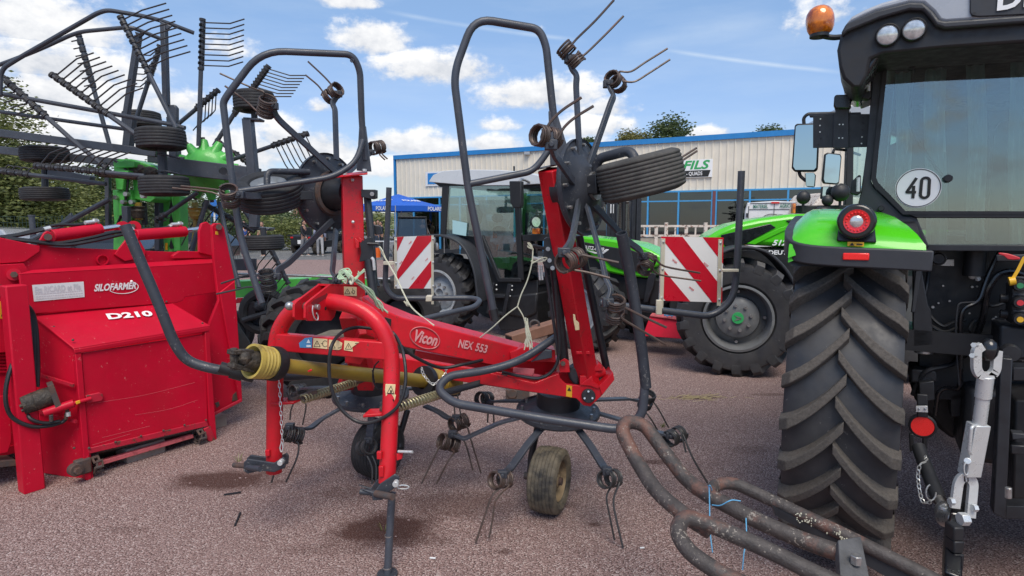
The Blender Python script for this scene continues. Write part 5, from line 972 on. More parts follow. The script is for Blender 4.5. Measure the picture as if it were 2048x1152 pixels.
# --- lower hitch, stand
def hitch(px, D, x0, y0, sgn):
    o = tplate('hitch_bracket', px, D, .012, 'slate_worn', bevel=.004); tplate('hitch_bracket', [(x + sgn * 6, y - 8) for x, y in px], D + .10, .012, 'slate_worn', bevel=.004); return o
hitch([(487, 925), (495, 918), (548, 926), (566, 914), (571, 920), (570, 936), (548, 945), (520, 942), (495, 948), (486, 942)], 2.93, 0, 0, 1); hitch([(721, 978), (748, 985), (760, 968), (790, 948), (799, 955), (796, 972), (770, 990), (765, 1000), (745, 1002), (742, 988)], 2.68, 0, 0, -1)
ttube('hitch_pin', ((468, 930, 3.0), (492, 932, 2.95)), .013, 'rust', fil=0); ttube('hitch_pin', ((495, 934, 2.93), (521, 938, 2.86)), .014, 'slate_worn', fil=0); ttube('hitch_pin', ((720, 983, 2.70), (750, 986, 2.70)), .014, 'slate_worn', fil=0); ttube('hitch_pin', ((752, 987, 2.68), (786, 994, 2.60)), .0155, 'rust', fil=0)
for x, y, D in ((564, 922, 2.92), (793, 964, 2.67)): q = P(x, y, D); obj('bolt', MB().cyl(q, q - V((0, .03, 0)), .014, 14), M['zinc'], TE, .002)
ttube('stand_leg', ((784, 985, 2.72), (779, 1070, 2.69), (775, 1152, 2.65)), .0185, 'slate', fil=0, n=16); g = G(775, 1152); obj('stand_foot', MB().cyl(V((g.x, g.y, .004)), V((g.x, g.y, .016)), .048, 24), M['slate_worn'], TE)
for y in (1072, 1136): obj('stand_ring', MB().lathe([(.0185, 0), (.0205, 0), (.0205, .006), (.0185, .006)], P(778 - (y - 1072) * .05, y, 2.69 - (y - 1072) * .0005), (0, 0, 1), 16), M['steel'], TE)
for x, y, D, hh in ((536, 905, 2.955, .03), (763, 942, 2.71, .05), (759, 910, 2.725, .035)): obj('leg_catch', MB().box(P(x, y, D), (.022, .02, hh)), M['red'], TE, .002)
ttube('stand_pin', ((797, 903, 2.74), (825, 904, 2.70)), .007, 'zinc', fil=0); obj('spring_clip', MB().tube([P(806 + 12 * math.cos(k * .55), 974 + 4 * math.sin(k * .55), 2.68 + k * .002) for k in range(24)], .003, 6), M['zinc'], TE); tplate('pin_lug', [(793, 908), (806, 906), (804, 918), (793, 922)], 2.74, .01)
s_ = tplate('warning_label', [(771, 768), (791, 769), (789, 789), (792, 790), (787, 811), (775, 810), (772, 796), (770, 780)], 2.79, .003, 'sticky'); obj('pictogram', MB().prism(pts((773.5, 787, 2.787), (788.5, 788, 2.787), (782, 771, 2.787)), V((0, -.0006, 0))), M['ink'], s_); obj('pictogram', MB().prism(pts((775.5, 785.5, 2.786), (786.5, 786.2, 2.786), (782, 774, 2.786)), V((0, -.0004, 0))), M['sticky'], s_)
obj('pictogram', MB().box(P(782, 783, 2.784), (.008, .001, .012)).box(P(782, 801, 2.786), (.024, .001, .012)).box(P(777, 804, 2.786), (.006, .001, .026)).box(P(787, 804, 2.786), (.006, .001, .026)), M['ink'], s_)
# --- hoses and twine
def those(name, a, r, mat='black', k=6, n=8): return obj(name, MB().tube(smooth_pts([P(*q) for q in a], k), r, n), M[mat], TE)
those('hydraulic_hose', ((800, 690, 2.98), (790, 670, 2.98), (770, 658, 3.0), (744, 657, 3.02), (712, 655, 3.0), (685, 664, 2.92), (664, 690, 2.80), (658, 735, 2.78), (664, 780, 2.77), (680, 815, 2.77), (705, 838, 2.77), (732, 846, 2.76), (765, 836, 2.76), (797, 810, 2.77), (811, 765, 2.80), (808, 715, 2.85), (796, 680, 2.95), (784, 664, 3.0)), .0085)
those('hydraulic_hose', ((800, 690, 2.98), (830, 714, 3.05), (880, 735, 3.15), (925, 729, 3.2), (965, 720, 3.3)), .009); those('hydraulic_hose', ((1110, 560, 3.2), (1116, 640, 3.22), (1119, 700, 3.22), (1108, 738, 3.22), (1080, 756, 3.22), (1040, 752, 3.24), (1005, 744, 3.3)), .0095); those('brake_cable', ((745, 740, 3.1), (748, 760, 3.1), (752, 775, 3.1), (760, 780, 3.1)), .004); those('cable', ((758, 722, 3.05), (748, 735, 3.05), (746, 760, 3.05), (756, 778, 3.05), (770, 778, 3.1)), .004)
def chain(a, k, lr=.010, wr=.0022, mat='zinc', par=None):
    a = smooth_pts([P(*q) for q in a], 12); L_ = sum((a[i + 1] - a[i]).length for i in range(len(a) - 1)); mb = MB()
    for i in range(k):
        t = (i + .5) / k * L_; j = 0
        while j < len(a) - 2 and t > (a[j + 1] - a[j]).length: t -= (a[j + 1] - a[j]).length; j += 1
        c = a[j].lerp(a[j + 1], min(1, t / max(1e-6, (a[j + 1] - a[j]).length))); d = (a[j + 1] - a[j]).normalized(); x, y = ortho(d); s = x if i % 2 else y; s = (s + (y if i % 2 else x) * .4).normalized(); h = L_ / k * .62
        mb.tube([c + d * h * math.cos(w) + s * lr * .62 * math.sin(w) for w in [q * math.pi / 4 for q in range(9)]], wr, 5, cap=False)
    return obj('safety_chain', mb, M[mat], par or TE)
chain(((553, 738, 2.94), (558, 762, 2.93), (562, 830, 2.93), (565, 896, 2.93)), 17, .012); chain(((843, 735, 3.16), (848, 750, 3.14), (866, 768, 3.14), (888, 752, 3.16), (893, 735, 3.2)), 14, .010); obj('chain_hook', MB().tube(smooth_pts(pts((565, 885, 2.92), (566, 895, 2.92), (563, 904, 2.92), (560, 896, 2.92), (563, 884, 2.92))), .003, 6), M['zinc'], TE)
def twine(name, lines, r, mat, label, cat='twine'):
    mb = MB()
    for l in lines: mb.tube(smooth_pts([P(*q) for q in l], 5), r, 5)
    return single(name, mb, M[mat], label, cat)
rg = random.Random(4); ln_ = []
for k in range(11): j = lambda s: rg.uniform(-s, s); ln_.append([(680 + j(5), 552 + j(7), 2.98), (692 + j(5), 545 + j(6), 2.96), (702 + j(3), 556 + j(4), 2.95), (720 + j(4), 566 + j(5), 3.0), (742 + j(5), 588 + j(7), 3.05), (758 + j(6), 612 + j(8), 3.08), (768 + j(8), 628 + j(6), 3.1)])
for k in range(6): ln_.append([(694, 556, 2.96), (684 + j(7), 562 + j(5), 2.96), (677 + j(3), 550 + j(6), 2.97), (690 + j(8), 540 + j(4), 2.97), (700 + j(3), 548 + j(4), 2.96), (697, 558, 2.95)])
for k in range(10): ln_.append([(706 + j(2), 562 + j(3), 2.96), (716 + j(3), 552 + j(3), 2.97), (722 + j(10), 542 + j(5), 2.97)])
twine('twine_bundle', ln_, .0032, 'gtwine', 'bundle of pale green baler twine knotted over the top of the red headstock')
twine('twine', [[(700, 556, 2.95), (703, 552, 2.94), (706, 560, 2.94), (703, 568, 2.94), (700, 562, 2.95)]], .006, 'twine', 'short twist of twine round the green bundle')
ln_ = [[(757, 490, 3.68), (768, 512, 3.66), (790, 550, 3.6), (806, 584, 3.5), (821, 612, 3.4), (842, 632, 3.3), (868, 651, 3.2)], [(758, 492, 3.68), (764, 500, 3.66), (770, 514, 3.66)]] + [[(820, 611, 3.4), (813 + j(3), 612 + j(4), 3.38), (812 + j(5), 606 + j(5), 3.38)] for k in range(4)]
twine('twine', ln_, .0045, 'twine', 'pale twine tied from the left lock lever down to the red beam')
ln_ = [[(1066, 497, 3.15), (1064, 525, 3.12), (1055, 560, 3.12), (1042, 590, 3.12), (1035, 613, 3.12)], [(1035, 613, 3.12), (1010, 632, 3.14), (985, 655, 3.16), (960, 675, 3.2)], [(1035, 613, 3.12), (1046, 632, 3.12), (1052, 655, 3.13), (1056, 690, 3.14)], [(1062, 522, 3.12), (1080, 524, 3.14), (1094, 517, 3.15), (1085, 516, 3.14), (1064, 527, 3.12)]] + [[(1052 + j(3), 640 + j(5), 3.13), (1056 + j(5), 665 + j(6), 3.13), (1058 + j(11), 692 + j(8), 3.14)] for k in range(12)] + [[(1065, 498, 3.14), (1060 + j(3), 492 + j(3), 3.14), (1057 + j(5), 488 + j(4), 3.14)] for k in range(5)]
twine('twine', ln_, .0035, 'twine', 'frayed pale twine hanging from the lock beside the right hand arm')
# --- rotors
def Dr(x, y, c, L_, far):
    d = ray(x, y); d = d / d.y; o = CAM - c; aa = d.dot(d); bb = 2 * d.dot(o); cc = o.dot(o) - L_ * L_; q = bb * bb - 4 * aa * cc
    return (-bb / (2 * aa)) if q < 0 else (-bb + (1 if far else -1) * math.sqrt(q)) / (2 * aa)
def coilpts(c, ax, r, turns, end, wr, side):
    x, y = ortho(ax); n = turns * 12; e = end - c; e = e - ax * e.dot(ax); a1 = math.atan2(e.dot(y), e.dot(x)); out = []
    for i in range(n + 1): t = a1 - side * (n - i) * 2 * math.pi / 12 ; out.append(c + ax * ((i / n - .5) * turns * wr * 2.15) + (x * math.cos(t) + y * math.sin(t)) * r)
    return out
def tines(par, ca, cb, D, la_, lb_, r=.043, wr=.0056, mat='tine', turns=4, axis=None, DB=None):
    A_ = P(*ca, D); s_ = math.hypot(cb[0] - ca[0], cb[1] - ca[1]) * D / FPX; B_ = P(*cb, DB or D + math.sqrt(max(0, .070 ** 2 - s_ * s_)) * .9); ax = axis if axis is not None else (B_ - A_).normalized()
    if axis is not None and (B_ - A_).dot(ax) < 0: ax = -ax
    sp = turns * wr * 2.15; mb = MB()
    for c, lg_, s in ((A_, la_, 1), (B_, lb_, -1)):
        lp = [P(*q) if len(q) > 2 else P(q[0], q[1], D) for q in lg_]; cp = coilpts(c, ax if s > 0 else -ax, r, turns, lp[0], wr, s); mb.tube(cp + smooth_pts([cp[-1]] + lp, 4)[1:], wr, 6)
    return obj('spring_tine', mb, M[mat], par)
def clamp(par, p, s=.05): return obj('tine_clamp', MB().box(P(*p), (s, s * .7, s * .8)).cyl(P(*p) + V((0, -.03, 0)), P(*p) + V((0, .03, 0)), .012, 8), M['slate_worn'], par, .004)
def dish(name, c, n, r, flip=1):
    o = obj(name, MB().lathe([(0, .035 * flip), (.36 * r, .035 * flip), (.45 * r, .02 * flip), (.80 * r, -.015 * flip), (.96 * r, -.02 * flip), (r, -.008 * flip), (r, .012 * flip), (.95 * r, .004 * flip), (.80 * r, .010 * flip), (.45 * r, .045 * flip), (.36 * r, .06 * flip), (0, .06 * flip)], c, n, 48), M['slate_worn'], TE); x, y = ortho(V(n))
    for k in range(12): a_ = k * math.pi / 6; q = c + (x * math.cos(a_) + y * math.sin(a_)) * r * .86; obj('disc_bolt', MB().cyl(q - V(n) * .03, q + V(n) * .03, .009, 6), M['steel'], o)
    return o
CR, NR = P(1165, 375, 3.02), V((.83, -.55, .08)).normalized(); dr = dish('folded_rotor', CR, NR, .240, 1); obj('hub_flange', MB().lathe([(0, .0), (.07, 0), (.07, .015), (.035, .015), (.035, .03), (0, .03)], CR + NR * .062, NR, 20), M['steel'], dr)
obj('gearbox', MB().tube([CR - NR * .02, CR - NR * .14], [.12, .09], 22), M['blacksat'], dr)
def rarm(par, c, path, L_, far, w=.037, h=.016, nrm=None):
    ends = []; x1, y1 = path[-1]; De = Dr(x1, y1, c, L_, far); cx, cy = path[0]; n = len(path); tot = [0]
    for i in range(n - 1): tot.append(tot[-1] + math.hypot(path[i + 1][0] - path[i][0], path[i + 1][1] - path[i][1]))
    q = [P(x, y, c.y + (De - c.y) * t / tot[-1] - .035) for (x, y), t in zip(path, tot)]; obj('tine_arm', MB().path(q, w, h, nrm, .04), M['slate'], par, .002); return De - .035
for path, far, ca, cb, l1, l2 in (
    ([(1162, 365), (1152, 170), (1154, 150), (1143, 138), (1139, 118)], 1, (1132, 100), (1151, 122), [(1146, 86), (1190, 42), (1228, 0)], [(1164, 113), (1205, 75), (1247, 32)]),
    ([(1168, 360), (1222, 205), (1228, 192), (1222, 182), (1216, 168)], 1, (1226, 158), (1236, 168), [(1240, 143), (1262, 143), (1290, 125), (1335, 97)], [(1249, 163), (1270, 163), (1300, 145), (1340, 119)]),
    ([(1155, 375), (1108, 308), (1102, 290)], 0, (1080, 271), (1103, 276), [(1090, 268), (1100, 245), (1125, 220), (1163, 195)], [(1116, 276), (1128, 255), (1150, 235), (1187, 212)]),
    ([(1160, 388), (1146, 470), (1140, 490), (1128, 505)], 0, (1132, 524), (1152, 516), [(1148, 540), (1175, 545), (1219, 556)], [(1165, 510), (1175, 512), (1237, 525)]),
    ([(1168, 390), (1206, 530), (1212, 560), (1224, 580), (1216, 605)], 0, (1232, 606), (1230, 630), [(1244, 612), (1280, 630), (1333, 655)], [(1246, 638), (1285, 662), (1333, 690)]),
    ([(1178, 400), (1258, 485), (1280, 500), (1285, 512)], 1, (1290, 535), (1297, 520), [(1305, 537), (1322, 550), (1402, 562)], [(1312, 518), (1330, 533), (1400, 546)])):
    De = rarm(dr, CR, path, .62, far, nrm=NR); tines(dr, ca, cb, De, l1, l2, .040, .0056, 'tine'); clamp(dr, (path[-1][0], path[-1][1], De))
ttube('tine', ((1330, 335, 3.3), (1358, 318, 3.35), (1393, 296, 3.4)), .006, 'tine', dr, 6, 0); ttube('tine', ((1335, 340, 3.3), (1360, 324, 3.35), (1394, 302, 3.4)), .006, 'tine', dr, 6, 0)
CL_, NL = P(655, 387, 3.98), V((.86, -.51, 0)).normalized(); dl = dish('folded_rotor', CL_, NL, .262, 1); obj('gearbox', MB().tube([CL_ + NL * .03, CL_ + NL * .09, CL_ + NL * .2], [.115, .10, .09], 24), M['blacksat'], dl); obj('rust_ring', MB().lathe([(.112, .0), (.145, -.01), (.14, .006), (.12, .012), (.112, 0)], CL_ + NL * .055, NL, 32), M['rust'], dl)
for path, far, ca, cb, l1, l2 in (
    ([(672, 345), (560, 242), (549, 228), (547, 212)], 0, (535, 204), (531, 224), [(528, 185), (510, 178), (480, 165), (440, 147)], [(514, 222), (490, 200), (450, 172)]),
    ([(673, 320), (670, 218), (664, 207), (676, 188)], 1, (672, 181), (659, 193), [(664, 172), (650, 155), (616, 123)], [(648, 186), (635, 170), (611, 150)]),
    ([(690, 350), (735, 310), (742, 305)], 1, (748, 296), (760, 294), [(760, 310), (770, 320)], [(766, 310), (775, 318)]),
    ([(665, 440), (575, 528), (553, 540), (553, 553)], 0, (534, 551), (537, 572), [(520, 553), (498, 549), (470, 558), (442, 567)], [(522, 575), (495, 574), (470, 580), (433, 588)]),
    ([(672, 460), (666, 530), (664, 545), (674, 560)], 0, (684, 562), (690, 566), [(668, 566), (640, 582), (598, 605)], [(674, 570), (650, 580), (600, 604)]),
    ([(640, 390), (500, 392), (480, 390)], 0, (458, 384), (462, 402), [(448, 384), (430, 379), (362, 372)], [(450, 402), (425, 385), (345, 376)])):
    De = rarm(dl, CL_, path, .66, far, nrm=NL); tines(dl, ca, cb, De, l1, l2, .046, .0056, 'tine' if far or path[0][1] < 400 else 'tineclean'); clamp(dl, (path[-1][0], path[-1][1], De))
# folded wheels
def wheel(name, c, ax, r, w, par=None, mat='rubber', rim='slate_worn', rib=6, rimr=.52):
    ax = V(ax).normalized(); prof = [(r * rimr, -w * .34), (r * (rimr + .06), -w * .46), (r * .80, -w * .52), (r * .93, -w * .46)]
    for k in range(rib):
        a0 = -w * .44 + w * .88 * k / rib; a1 = -w * .44 + w * .88 * (k + 1) / rib; q = r * (1 - .035 * (2 * abs((k + .5) / rib - .5)) ** 2); e_ = .036 * w; prof += [(q * .980, a0), (q, a0 + e_), (q, a1 - e_), (q * .980, a1)]
    prof += [(r * .93, w * .46), (r * .80, w * .52), (r * (rimr + .06), w * .46), (r * rimr, w * .34)]
    o = obj(name, MB().lathe(prof, c, ax, 56), M[mat], par or TE, angle=28); ri = []
    for s in (1, -1): ri.append(obj('rim', MB().lathe([(r * rimr * .995, w * .40), (r * rimr * .98, w * .34), (r * rimr * .9, w * .18), (r * .2, w * .14), (r * .19, w * .34), (r * .10, w * .36), (0, w * .36)], c, ax * s, 56), M[rim], o))
    return o
ca = V((-.25, -.06, 1)).normalized(); cw = P(1281, 351, 2.86); wheel('folded_wheel', cw, ca, .203, .178, mat='dustyrub', rim='lightgreyrim', rib=9); ttube('wheel_axle', ((1193, 352, 3.0), (1194, 318, 2.98), (1262, 300, 2.86), (1274, 330, 2.82)), .024, 'slate_worn', fil=.06)
obj('wheel_fork', MB().bar(P(1160, 374, 3.0), P(1200, 368, 2.92), .075, .075, w2=.06, h2=.10), M['blacksat'], TE, .006)
ca = V((.04, -.42, .90)).normalized(); cw = P(540, 384, 3.70); wheel('folded_wheel', cw, ca, .202, .15, rim='lightgreyrim'); ttube('wheel_axle', ((534, 370, 3.58), (534, 343, 3.60), (560, 343, 3.66), (618, 344, 3.8)), .019, 'slate_worn', fil=.05); obj('wheel_bracket', MB().bar(P(478, 391, 3.5), P(625, 391, 3.72), .03, .055), M['blacksat'], TE, .004)
# ground rotors
CG, NG = P(1116, 822, 3.52), V((.02, -.10, 1)).normalized(); dg = dish('ground_rotor', CG, NG, .252, 1); obj('gearbox', MB().tube([CG + NG * .03, CG + NG * .13], .13, 28), M['blacksat'], dg)
for path, D0, D1, ca, cb, l1, l2, ms in (
    ([(1095, 843), (1058, 885), (1020, 938), (1005, 948)], 3.4, 3.03, (993, 960), (1010, 958), [(1008, 972, 3.02), (985, 990, 2.98), (970, 1030, 2.95), (952, 1084, 2.92)], [(1018, 972, 3.03), (992, 1000, 2.99), (985, 1040, 2.96), (978, 1076, 2.94)], 'tine'),
    ([(1150, 850), (1180, 890), (1206, 932), (1214, 942)], 3.4, 3.0, (1213, 958), (1227, 956), [(1222, 974, 3.0), (1213, 995, 2.97), (1220, 1035, 2.94), (1229, 1080, 2.92)], [(1238, 968, 2.99), (1227, 1000, 2.96), (1233, 1040, 2.92), (1246, 1095, 2.88)], 'tineclean'),
    ([(1060, 830), (1000, 845), (940, 872), (928, 878), (905, 868)], 3.45, 3.42, (888, 883), (908, 888), [(880, 893, 3.4), (868, 915, 3.37), (843, 967, 3.35)], [(908, 905, 3.4), (895, 925, 3.36), (873, 968, 3.35)], 'tine'),
    ([(1050, 802), (1000, 802), (975, 804)], 3.65, 3.95, (963, 797), (975, 797), [(975, 806, 3.95), (976, 825, 3.9), (975, 845, 3.9)], [(985, 803, 3.95), (987, 825, 3.9), (988, 850, 3.9)], 'tineclean'),
    ([(1180, 800), (1258, 797), (1266, 801), (1285, 800)], 3.65, 3.85, (1297, 792), (1290, 808), [(1304, 800, 3.85), (1318, 820, 3.8), (1337, 855, 3.8)], [(1288, 820, 3.85), (1300, 835, 3.8), (1318, 865, 3.8)], 'tineclean'),
    ([(1195, 826), (1250, 842), (1300, 862), (1340, 870)], 3.55, 3.35, (1342, 876), (1358, 868), [(1352, 888, 3.34), (1362, 870, 3.33), (1372, 905, 3.3)], [(1368, 873, 3.33), (1385, 915, 3.28), (1418, 971, 3.25)], 'tineclean')):
    n = len(path); q = [P(x, y, D0 + (D1 - D0) * i / (n - 1)) for i, (x, y) in enumerate(path)]; obj('tine_arm', MB().path(q, .045, .015, Z, .04), M['slate'], dg, .002); tines(dg, ca, cb, D1, l1, l2, .044, .0055, ms); clamp(dg, (path[-1][0], path[-1][1], D1))
cw = P(1099, 959, 3.28); gw = wheel('ground_wheel', cw, V((.93, -.37, .0)), .186, .165, mat='muddy', rim='mudrim', rib=7, rimr=.60); ttube('wheel_strut', ((1076, 850, 3.5), (1062, 915, 3.52), (1060, 960, 3.5)), .02, 'blacksat', fil=.03); obj('axle', MB().tube([cw - V((.93, -.37, 0)) * .15, cw + V((.93, -.37, 0)) * .075], .022, 12), M['rust'], gw)
CH = P(742, 790, 3.88); dh = dish('ground_rotor', CH, NG, .25, 1); obj('gearbox', MB().tube([CH + NG * .03, CH + NG * .15], .13, 28), M['blacksat'], dh)
for path, D0, D1, ca, cb, l1, l2, ms in (
    ([(715, 798), (640, 840), (620, 858), (598, 857), (580, 853)], 3.75, 3.45, (577, 868), (597, 872), [(566, 872, 3.45), (560, 905, 3.42), (543, 965, 3.4)], [(597, 888, 3.44), (594, 915, 3.4), (572, 964, 3.38)], 'tineclean'),
    ([(850, 812), (875, 822), (898, 838), (912, 836)], 3.8, 3.62, (910, 848), (926, 842), [(912, 862, 3.6), (930, 885, 3.58), (946, 941, 3.55)], [(935, 855, 3.6), (942, 880, 3.58), (962, 946, 3.55)], 'tine'),
    ([(744, 820), (740, 860), (738, 880)], 3.7, 3.45, (738, 893), (728, 895), [(742, 908, 3.44), (752, 930, 3.42), (752, 962, 3.4)], [(733, 910, 3.44), (744, 935, 3.42), (744, 968, 3.4)], 'tineclean'),
    ([(780, 780), (860, 775), (890, 778)], 4.0, 4.3, (900, 780), (910, 780), [(905, 795, 4.3), (908, 810, 4.28), (910, 830, 4.25)], [(915, 790, 4.3), (918, 810, 4.28), (922, 832, 4.25)], 'tineclean'),
    ([(700, 775), (620, 775), (600, 778)], 4.0, 4.2, (590, 782), (603, 780), [(582, 820, 4.2), (580, 840, 4.2)], [(612, 810, 4.2), (605, 850, 4.2)], 'tineclean'),
    ([(690, 785), (720, 760)], 4.0, 4.4, (725, 755), (732, 755), [(728, 775, 4.4), (730, 800, 4.4)], [(738, 775, 4.4), (740, 800, 4.4)], 'tineclean')):
    n = len(path); q = [P(x, y, D0 + (D1 - D0) * i / (n - 1)) for i, (x, y) in enumerate(path)]; obj('tine_arm', MB().path(q, .042, .015, Z, .04), M['slate'], dh, .002); tines(dh, ca, cb, D1, l1, l2, .044, .0055, ms); clamp(dh, (path[-1][0], path[-1][1], D1))
cw = P(757, 897, 3.77); gw = wheel('ground_wheel', cw, V((.88, -.47, .0)), .185, .17, mat='rubber', rim='slate_worn', rib=7, rimr=.6); ttube('wheel_strut', ((815, 820, 3.9), (800, 870, 3.88), (800, 895, 3.85)), .02, 'blacksat', fil=.03); ttube('wheel_strut', ((752, 838, 3.75), (746, 880, 3.65)), .025, 'slate', fil=0)
# ================================================================== near tractor seen from behind
TU, TX, TC = V((.5, .866, 0)), V((.866, -.5, 0)), V((1.70, 3.02, .80))
TT = thing('tractor_with_speed_disc', (1.70, 3.02, 0), 'green and black tractor seen from behind with a white round 40 disc in its window', 'tractor')
def tp(x, y, du): return PL(x, y, TC + TU * du, TU)
def tpl(name, px, du, th=.02, mat='black', par=None, bevel=.004): return obj(name, MB().prism([tp(q[0], q[1], q[2] if len(q) > 2 else du) for q in px], TU * th), M[mat], par or TT, bevel)
def tt(name, a, r, mat='black', par=None, n=10, fil=.05, **k): return obj(name, MB().tube([tp(*q) for q in a], r, n, fil, **k), M[mat], par or TT)
def ag_tyre(name, c, ax, fw, r, w, nl, par, carc='rubber_new', lugm='rubber_lug', lh=.045, hand=1, skew=.2, rimr=.56, top=Z, lw=.040, rimmat='greyrim', hub=None, hubcol=None):
    c, ax = V(c), V(ax).normalized(); fw = V(fw).normalized(); rc = r - lh; hw = w / 2
    prof = [(r * rimr, -hw * .72), (r * (rimr + .05), -hw * .92), (rc * .84, -hw * 1.0), (rc * .95, -hw * .97), (rc * .985, -hw * .80), (rc, -hw * .4), (rc * 1.004, 0), (rc, hw * .4), (rc * .985, hw * .80), (rc * .95, hw * .97), (rc * .84, hw), (r * (rimr + .05), hw * .92), (r * rimr, hw * .72)]
    t = obj(name, MB().lathe(prof, c, ax, 72), M[carc], par, angle=40); mb = MB()
    def pos(th, ww, rr): return c + ax * ww + (-fw * math.cos(th) + top * math.sin(th)) * rr
    for s in (-1, 1):
        for k in range(nl):
            th0 = (k + (.5 if s > 0 else 0)) * 2 * math.pi / nl; rings = []
            for i in range(8):
                q = i / 7; ww = s * (-.04 * w + (hw * 1.01 + .04 * w) * q); sq = 1 - q; th = th0 + hand * skew * (.5 * sq + .5 * sq * sq); drop = max(0, q - .86) / .14; rt = r - drop * lh * .75; rb = rc * (1.0 - .03 * q * q) - .012 - drop * .03; h2 = lw * (1.0 + .18 * q)
                rings.append([pos(th - h2 * 1.15, ww, rb), pos(th - h2 * .78, ww, rt), pos(th + h2 * .78, ww, rt), pos(th + h2 * 1.15, ww, rb)])
            e = rings[-1]; thl = th0; rings.append([pos(thl - lw * 1.1, s * hw * 1.0, rc * .86), pos(thl - lw * .8, s * hw * 1.02, rc * .90), pos(thl + lw * .8, s * hw * 1.02, rc * .90), pos(thl + lw * 1.1, s * hw * 1.0, rc * .86)])
            mb.loft(rings)
    obj('tread_lugs', mb, M[lugm], t, .004, angle=30)
    return t
rw = ag_tyre('rear_wheel', TC + TX * .006, TX, TU, .80, .440, 26, TT, skew=.29, lw=.035); ri = MB(); ri.lathe([(.45, -.15), (.44, -.05), (.40, .02), (.2, .05), (0, .05)], TC, -TX, 40).lathe([(.45, -.15), (.44, -.05), (.3, .06), (0, .06)], TC, TX, 40); obj('rim', ri, M['greyrim'], rw)
# fender
def fpt(du, off, z): return V((TC.x, TC.y, 0)) + TU * du + TX * off + Z * z
rows = []
prof = [(-.66, 1.525), (-.645, 1.575), (-.59, 1.63), (-.50, 1.665), (-.36, 1.70), (-.18, 1.715), (.1, 1.71), (.4, 1.66), (.62, 1.56)]
redge = [.268, .262, .235, .205, .165, .115, .07, .06, .06]
for (du, z), re in zip(prof, redge):
    row = []
    for i in range(13):
        v = i / 12; off = -.222 + (re + .222) * v; dz = 0
        if v < .2: dz = -.05 * (1 - v / .2) ** 2
        dz -= .05 * max(0, v - .35) ** 1.5 * (1 if du < -.3 else .6)
        if du < -.6: dz *= .5
        row.append(fpt(du - .0, off, z + dz))
    rows.append(row)
fm = MB(); fm.loft(rows, cap=False, closed=False); fm.loft([[p - Z * .02 + TU * .01 for p in r] for r in rows], cap=False, closed=False); fe = obj('fender', fm, M['green'], TT, angle=60)
sk = [fpt(.62, -.235, 1.50), fpt(.3, -.235, 1.61), fpt(0, -.235, 1.645), fpt(-.3, -.235, 1.615), fpt(-.50, -.235, 1.575), fpt(-.60, -.215, 1.54), fpt(-.655, -.16, 1.52), fpt(-.672, -.05, 1.512), fpt(-.672, .12, 1.508), fpt(-.668, .285, 1.503)]
obj('fender_skirt', MB().path(smooth_pts(sk, 4), .04, .080, Z), M['dgrey'], TT, .006)
il = MB(); rr = []
for du, z in prof: rr.append([fpt(du + .02, -.21, z - .06), fpt(du + .02, .25, z - .06)])
il.loft(rr, cap=False, closed=False); obj('fender_liner', il, M['black'], TT)
q = tp(1713, 443, -.66); d = -TU; lampc = q
hb = MB(); hb.lathe([(0, .0), (.066, 0), (.071, -.015), (.073, -.10), (0, -.10)], q - TU * .03, -TU, 32); hb.prism([tp(1673, 483, -.655), tp(1753, 486, -.655), tp(1748, 440, -.64), tp(1735, 415, -.6), tp(1692, 412, -.6), tp(1678, 440, -.64)], TU * .10); lh_ = obj('tail_lamp', hb, M['blackgloss'], TT, .006)
obj('red_ring', MB().lathe([(.024, .006), (.046, .010), (.048, 0), (.024, 0), (.024, .006)], q - TU * .03, -TU, 36), M['redlens'], lh_); obj('clear_centre', MB().lathe([(0, .012), (.018, .010), (.025, .004), (.025, 0), (0, 0)], q - TU * .03, -TU, 28), M['clear'], lh_); mb = MB()
for k in range(18): a_ = k * math.pi / 9; x_, y_ = ortho(TU); mb.ball(q - TU * .039 + (x_ * math.cos(a_) + y_ * math.sin(a_)) * .036, .0045, 6)
obj('light_dots', mb, M['redglow'], lh_)
tpl('side_reflector', [(1686, 506), (1739, 506.5), (1738, 521), (1685, 520)], -.70, .02, 'redglow'); tpl('reflector_base', [(1681, 503), (1743, 504), (1744, 525), (1680, 524)], -.69, .03, 'black')
s_ = tpl('fender_label', [(1695, 483.5), (1728, 484.5), (1728, 493), (1695, 492)], -.662, .003, 'stickyy', bevel=0); tpl('pictogram', [(1699, 491), (1709, 491.3), (1704, 485)], -.665, .001, 'ink', s_, 0); tpl('pictogram', [(1713, 487), (1725, 487.5), (1725, 490), (1713, 489.6)], -.665, .001, 'ink', s_, 0)
# cab
WD = -.17
tpl('cab_pillar', [(1748, 95), (1771, 95), (1769, 180), (1757, 260), (1742, 360), (1748, 375), (1806, 432), (1833, 434), (1858, 492), (1860, 505), (1852, 500), (1790, 455), (1740, 430), (1712, 425), (1722, 384), (1733, 300), (1743, 180)], WD, .07, 'dgrey'); tpl('cab_pillar', [(2300, 60), (2330, 60), (2330, 520), (2300, 520)], WD, .07, 'dgrey')
fr = MB(); fo = [(1778, 108), (2310, 78), (2310, 428), (1806, 429), (1748, 372), (1742, 358), (1768, 118)]; fi = [(1786, 117), (2300, 88), (2300, 423), (1811, 422), (1757, 366), (1752, 355), (1776, 124)]
n_ = len(fo); A_ = [tp(x, y, WD - .015) for x, y in fo]; B_ = [tp(x, y, WD - .015) for x, y in fi]; th = TU * .03
fr.add(A_ + B_ + [p + th for p in A_] + [p + th for p in B_], [(i, (i + 1) % n_, n_ + (i + 1) % n_, n_ + i) for i in range(n_)] + [(2 * n_ + i, 3 * n_ + i, 3 * n_ + (i + 1) % n_, 2 * n_ + (i + 1) % n_) for i in range(n_)] + [(n_ + i, n_ + (i + 1) % n_, 3 * n_ + (i + 1) % n_, 3 * n_ + i) for i in range(n_)])
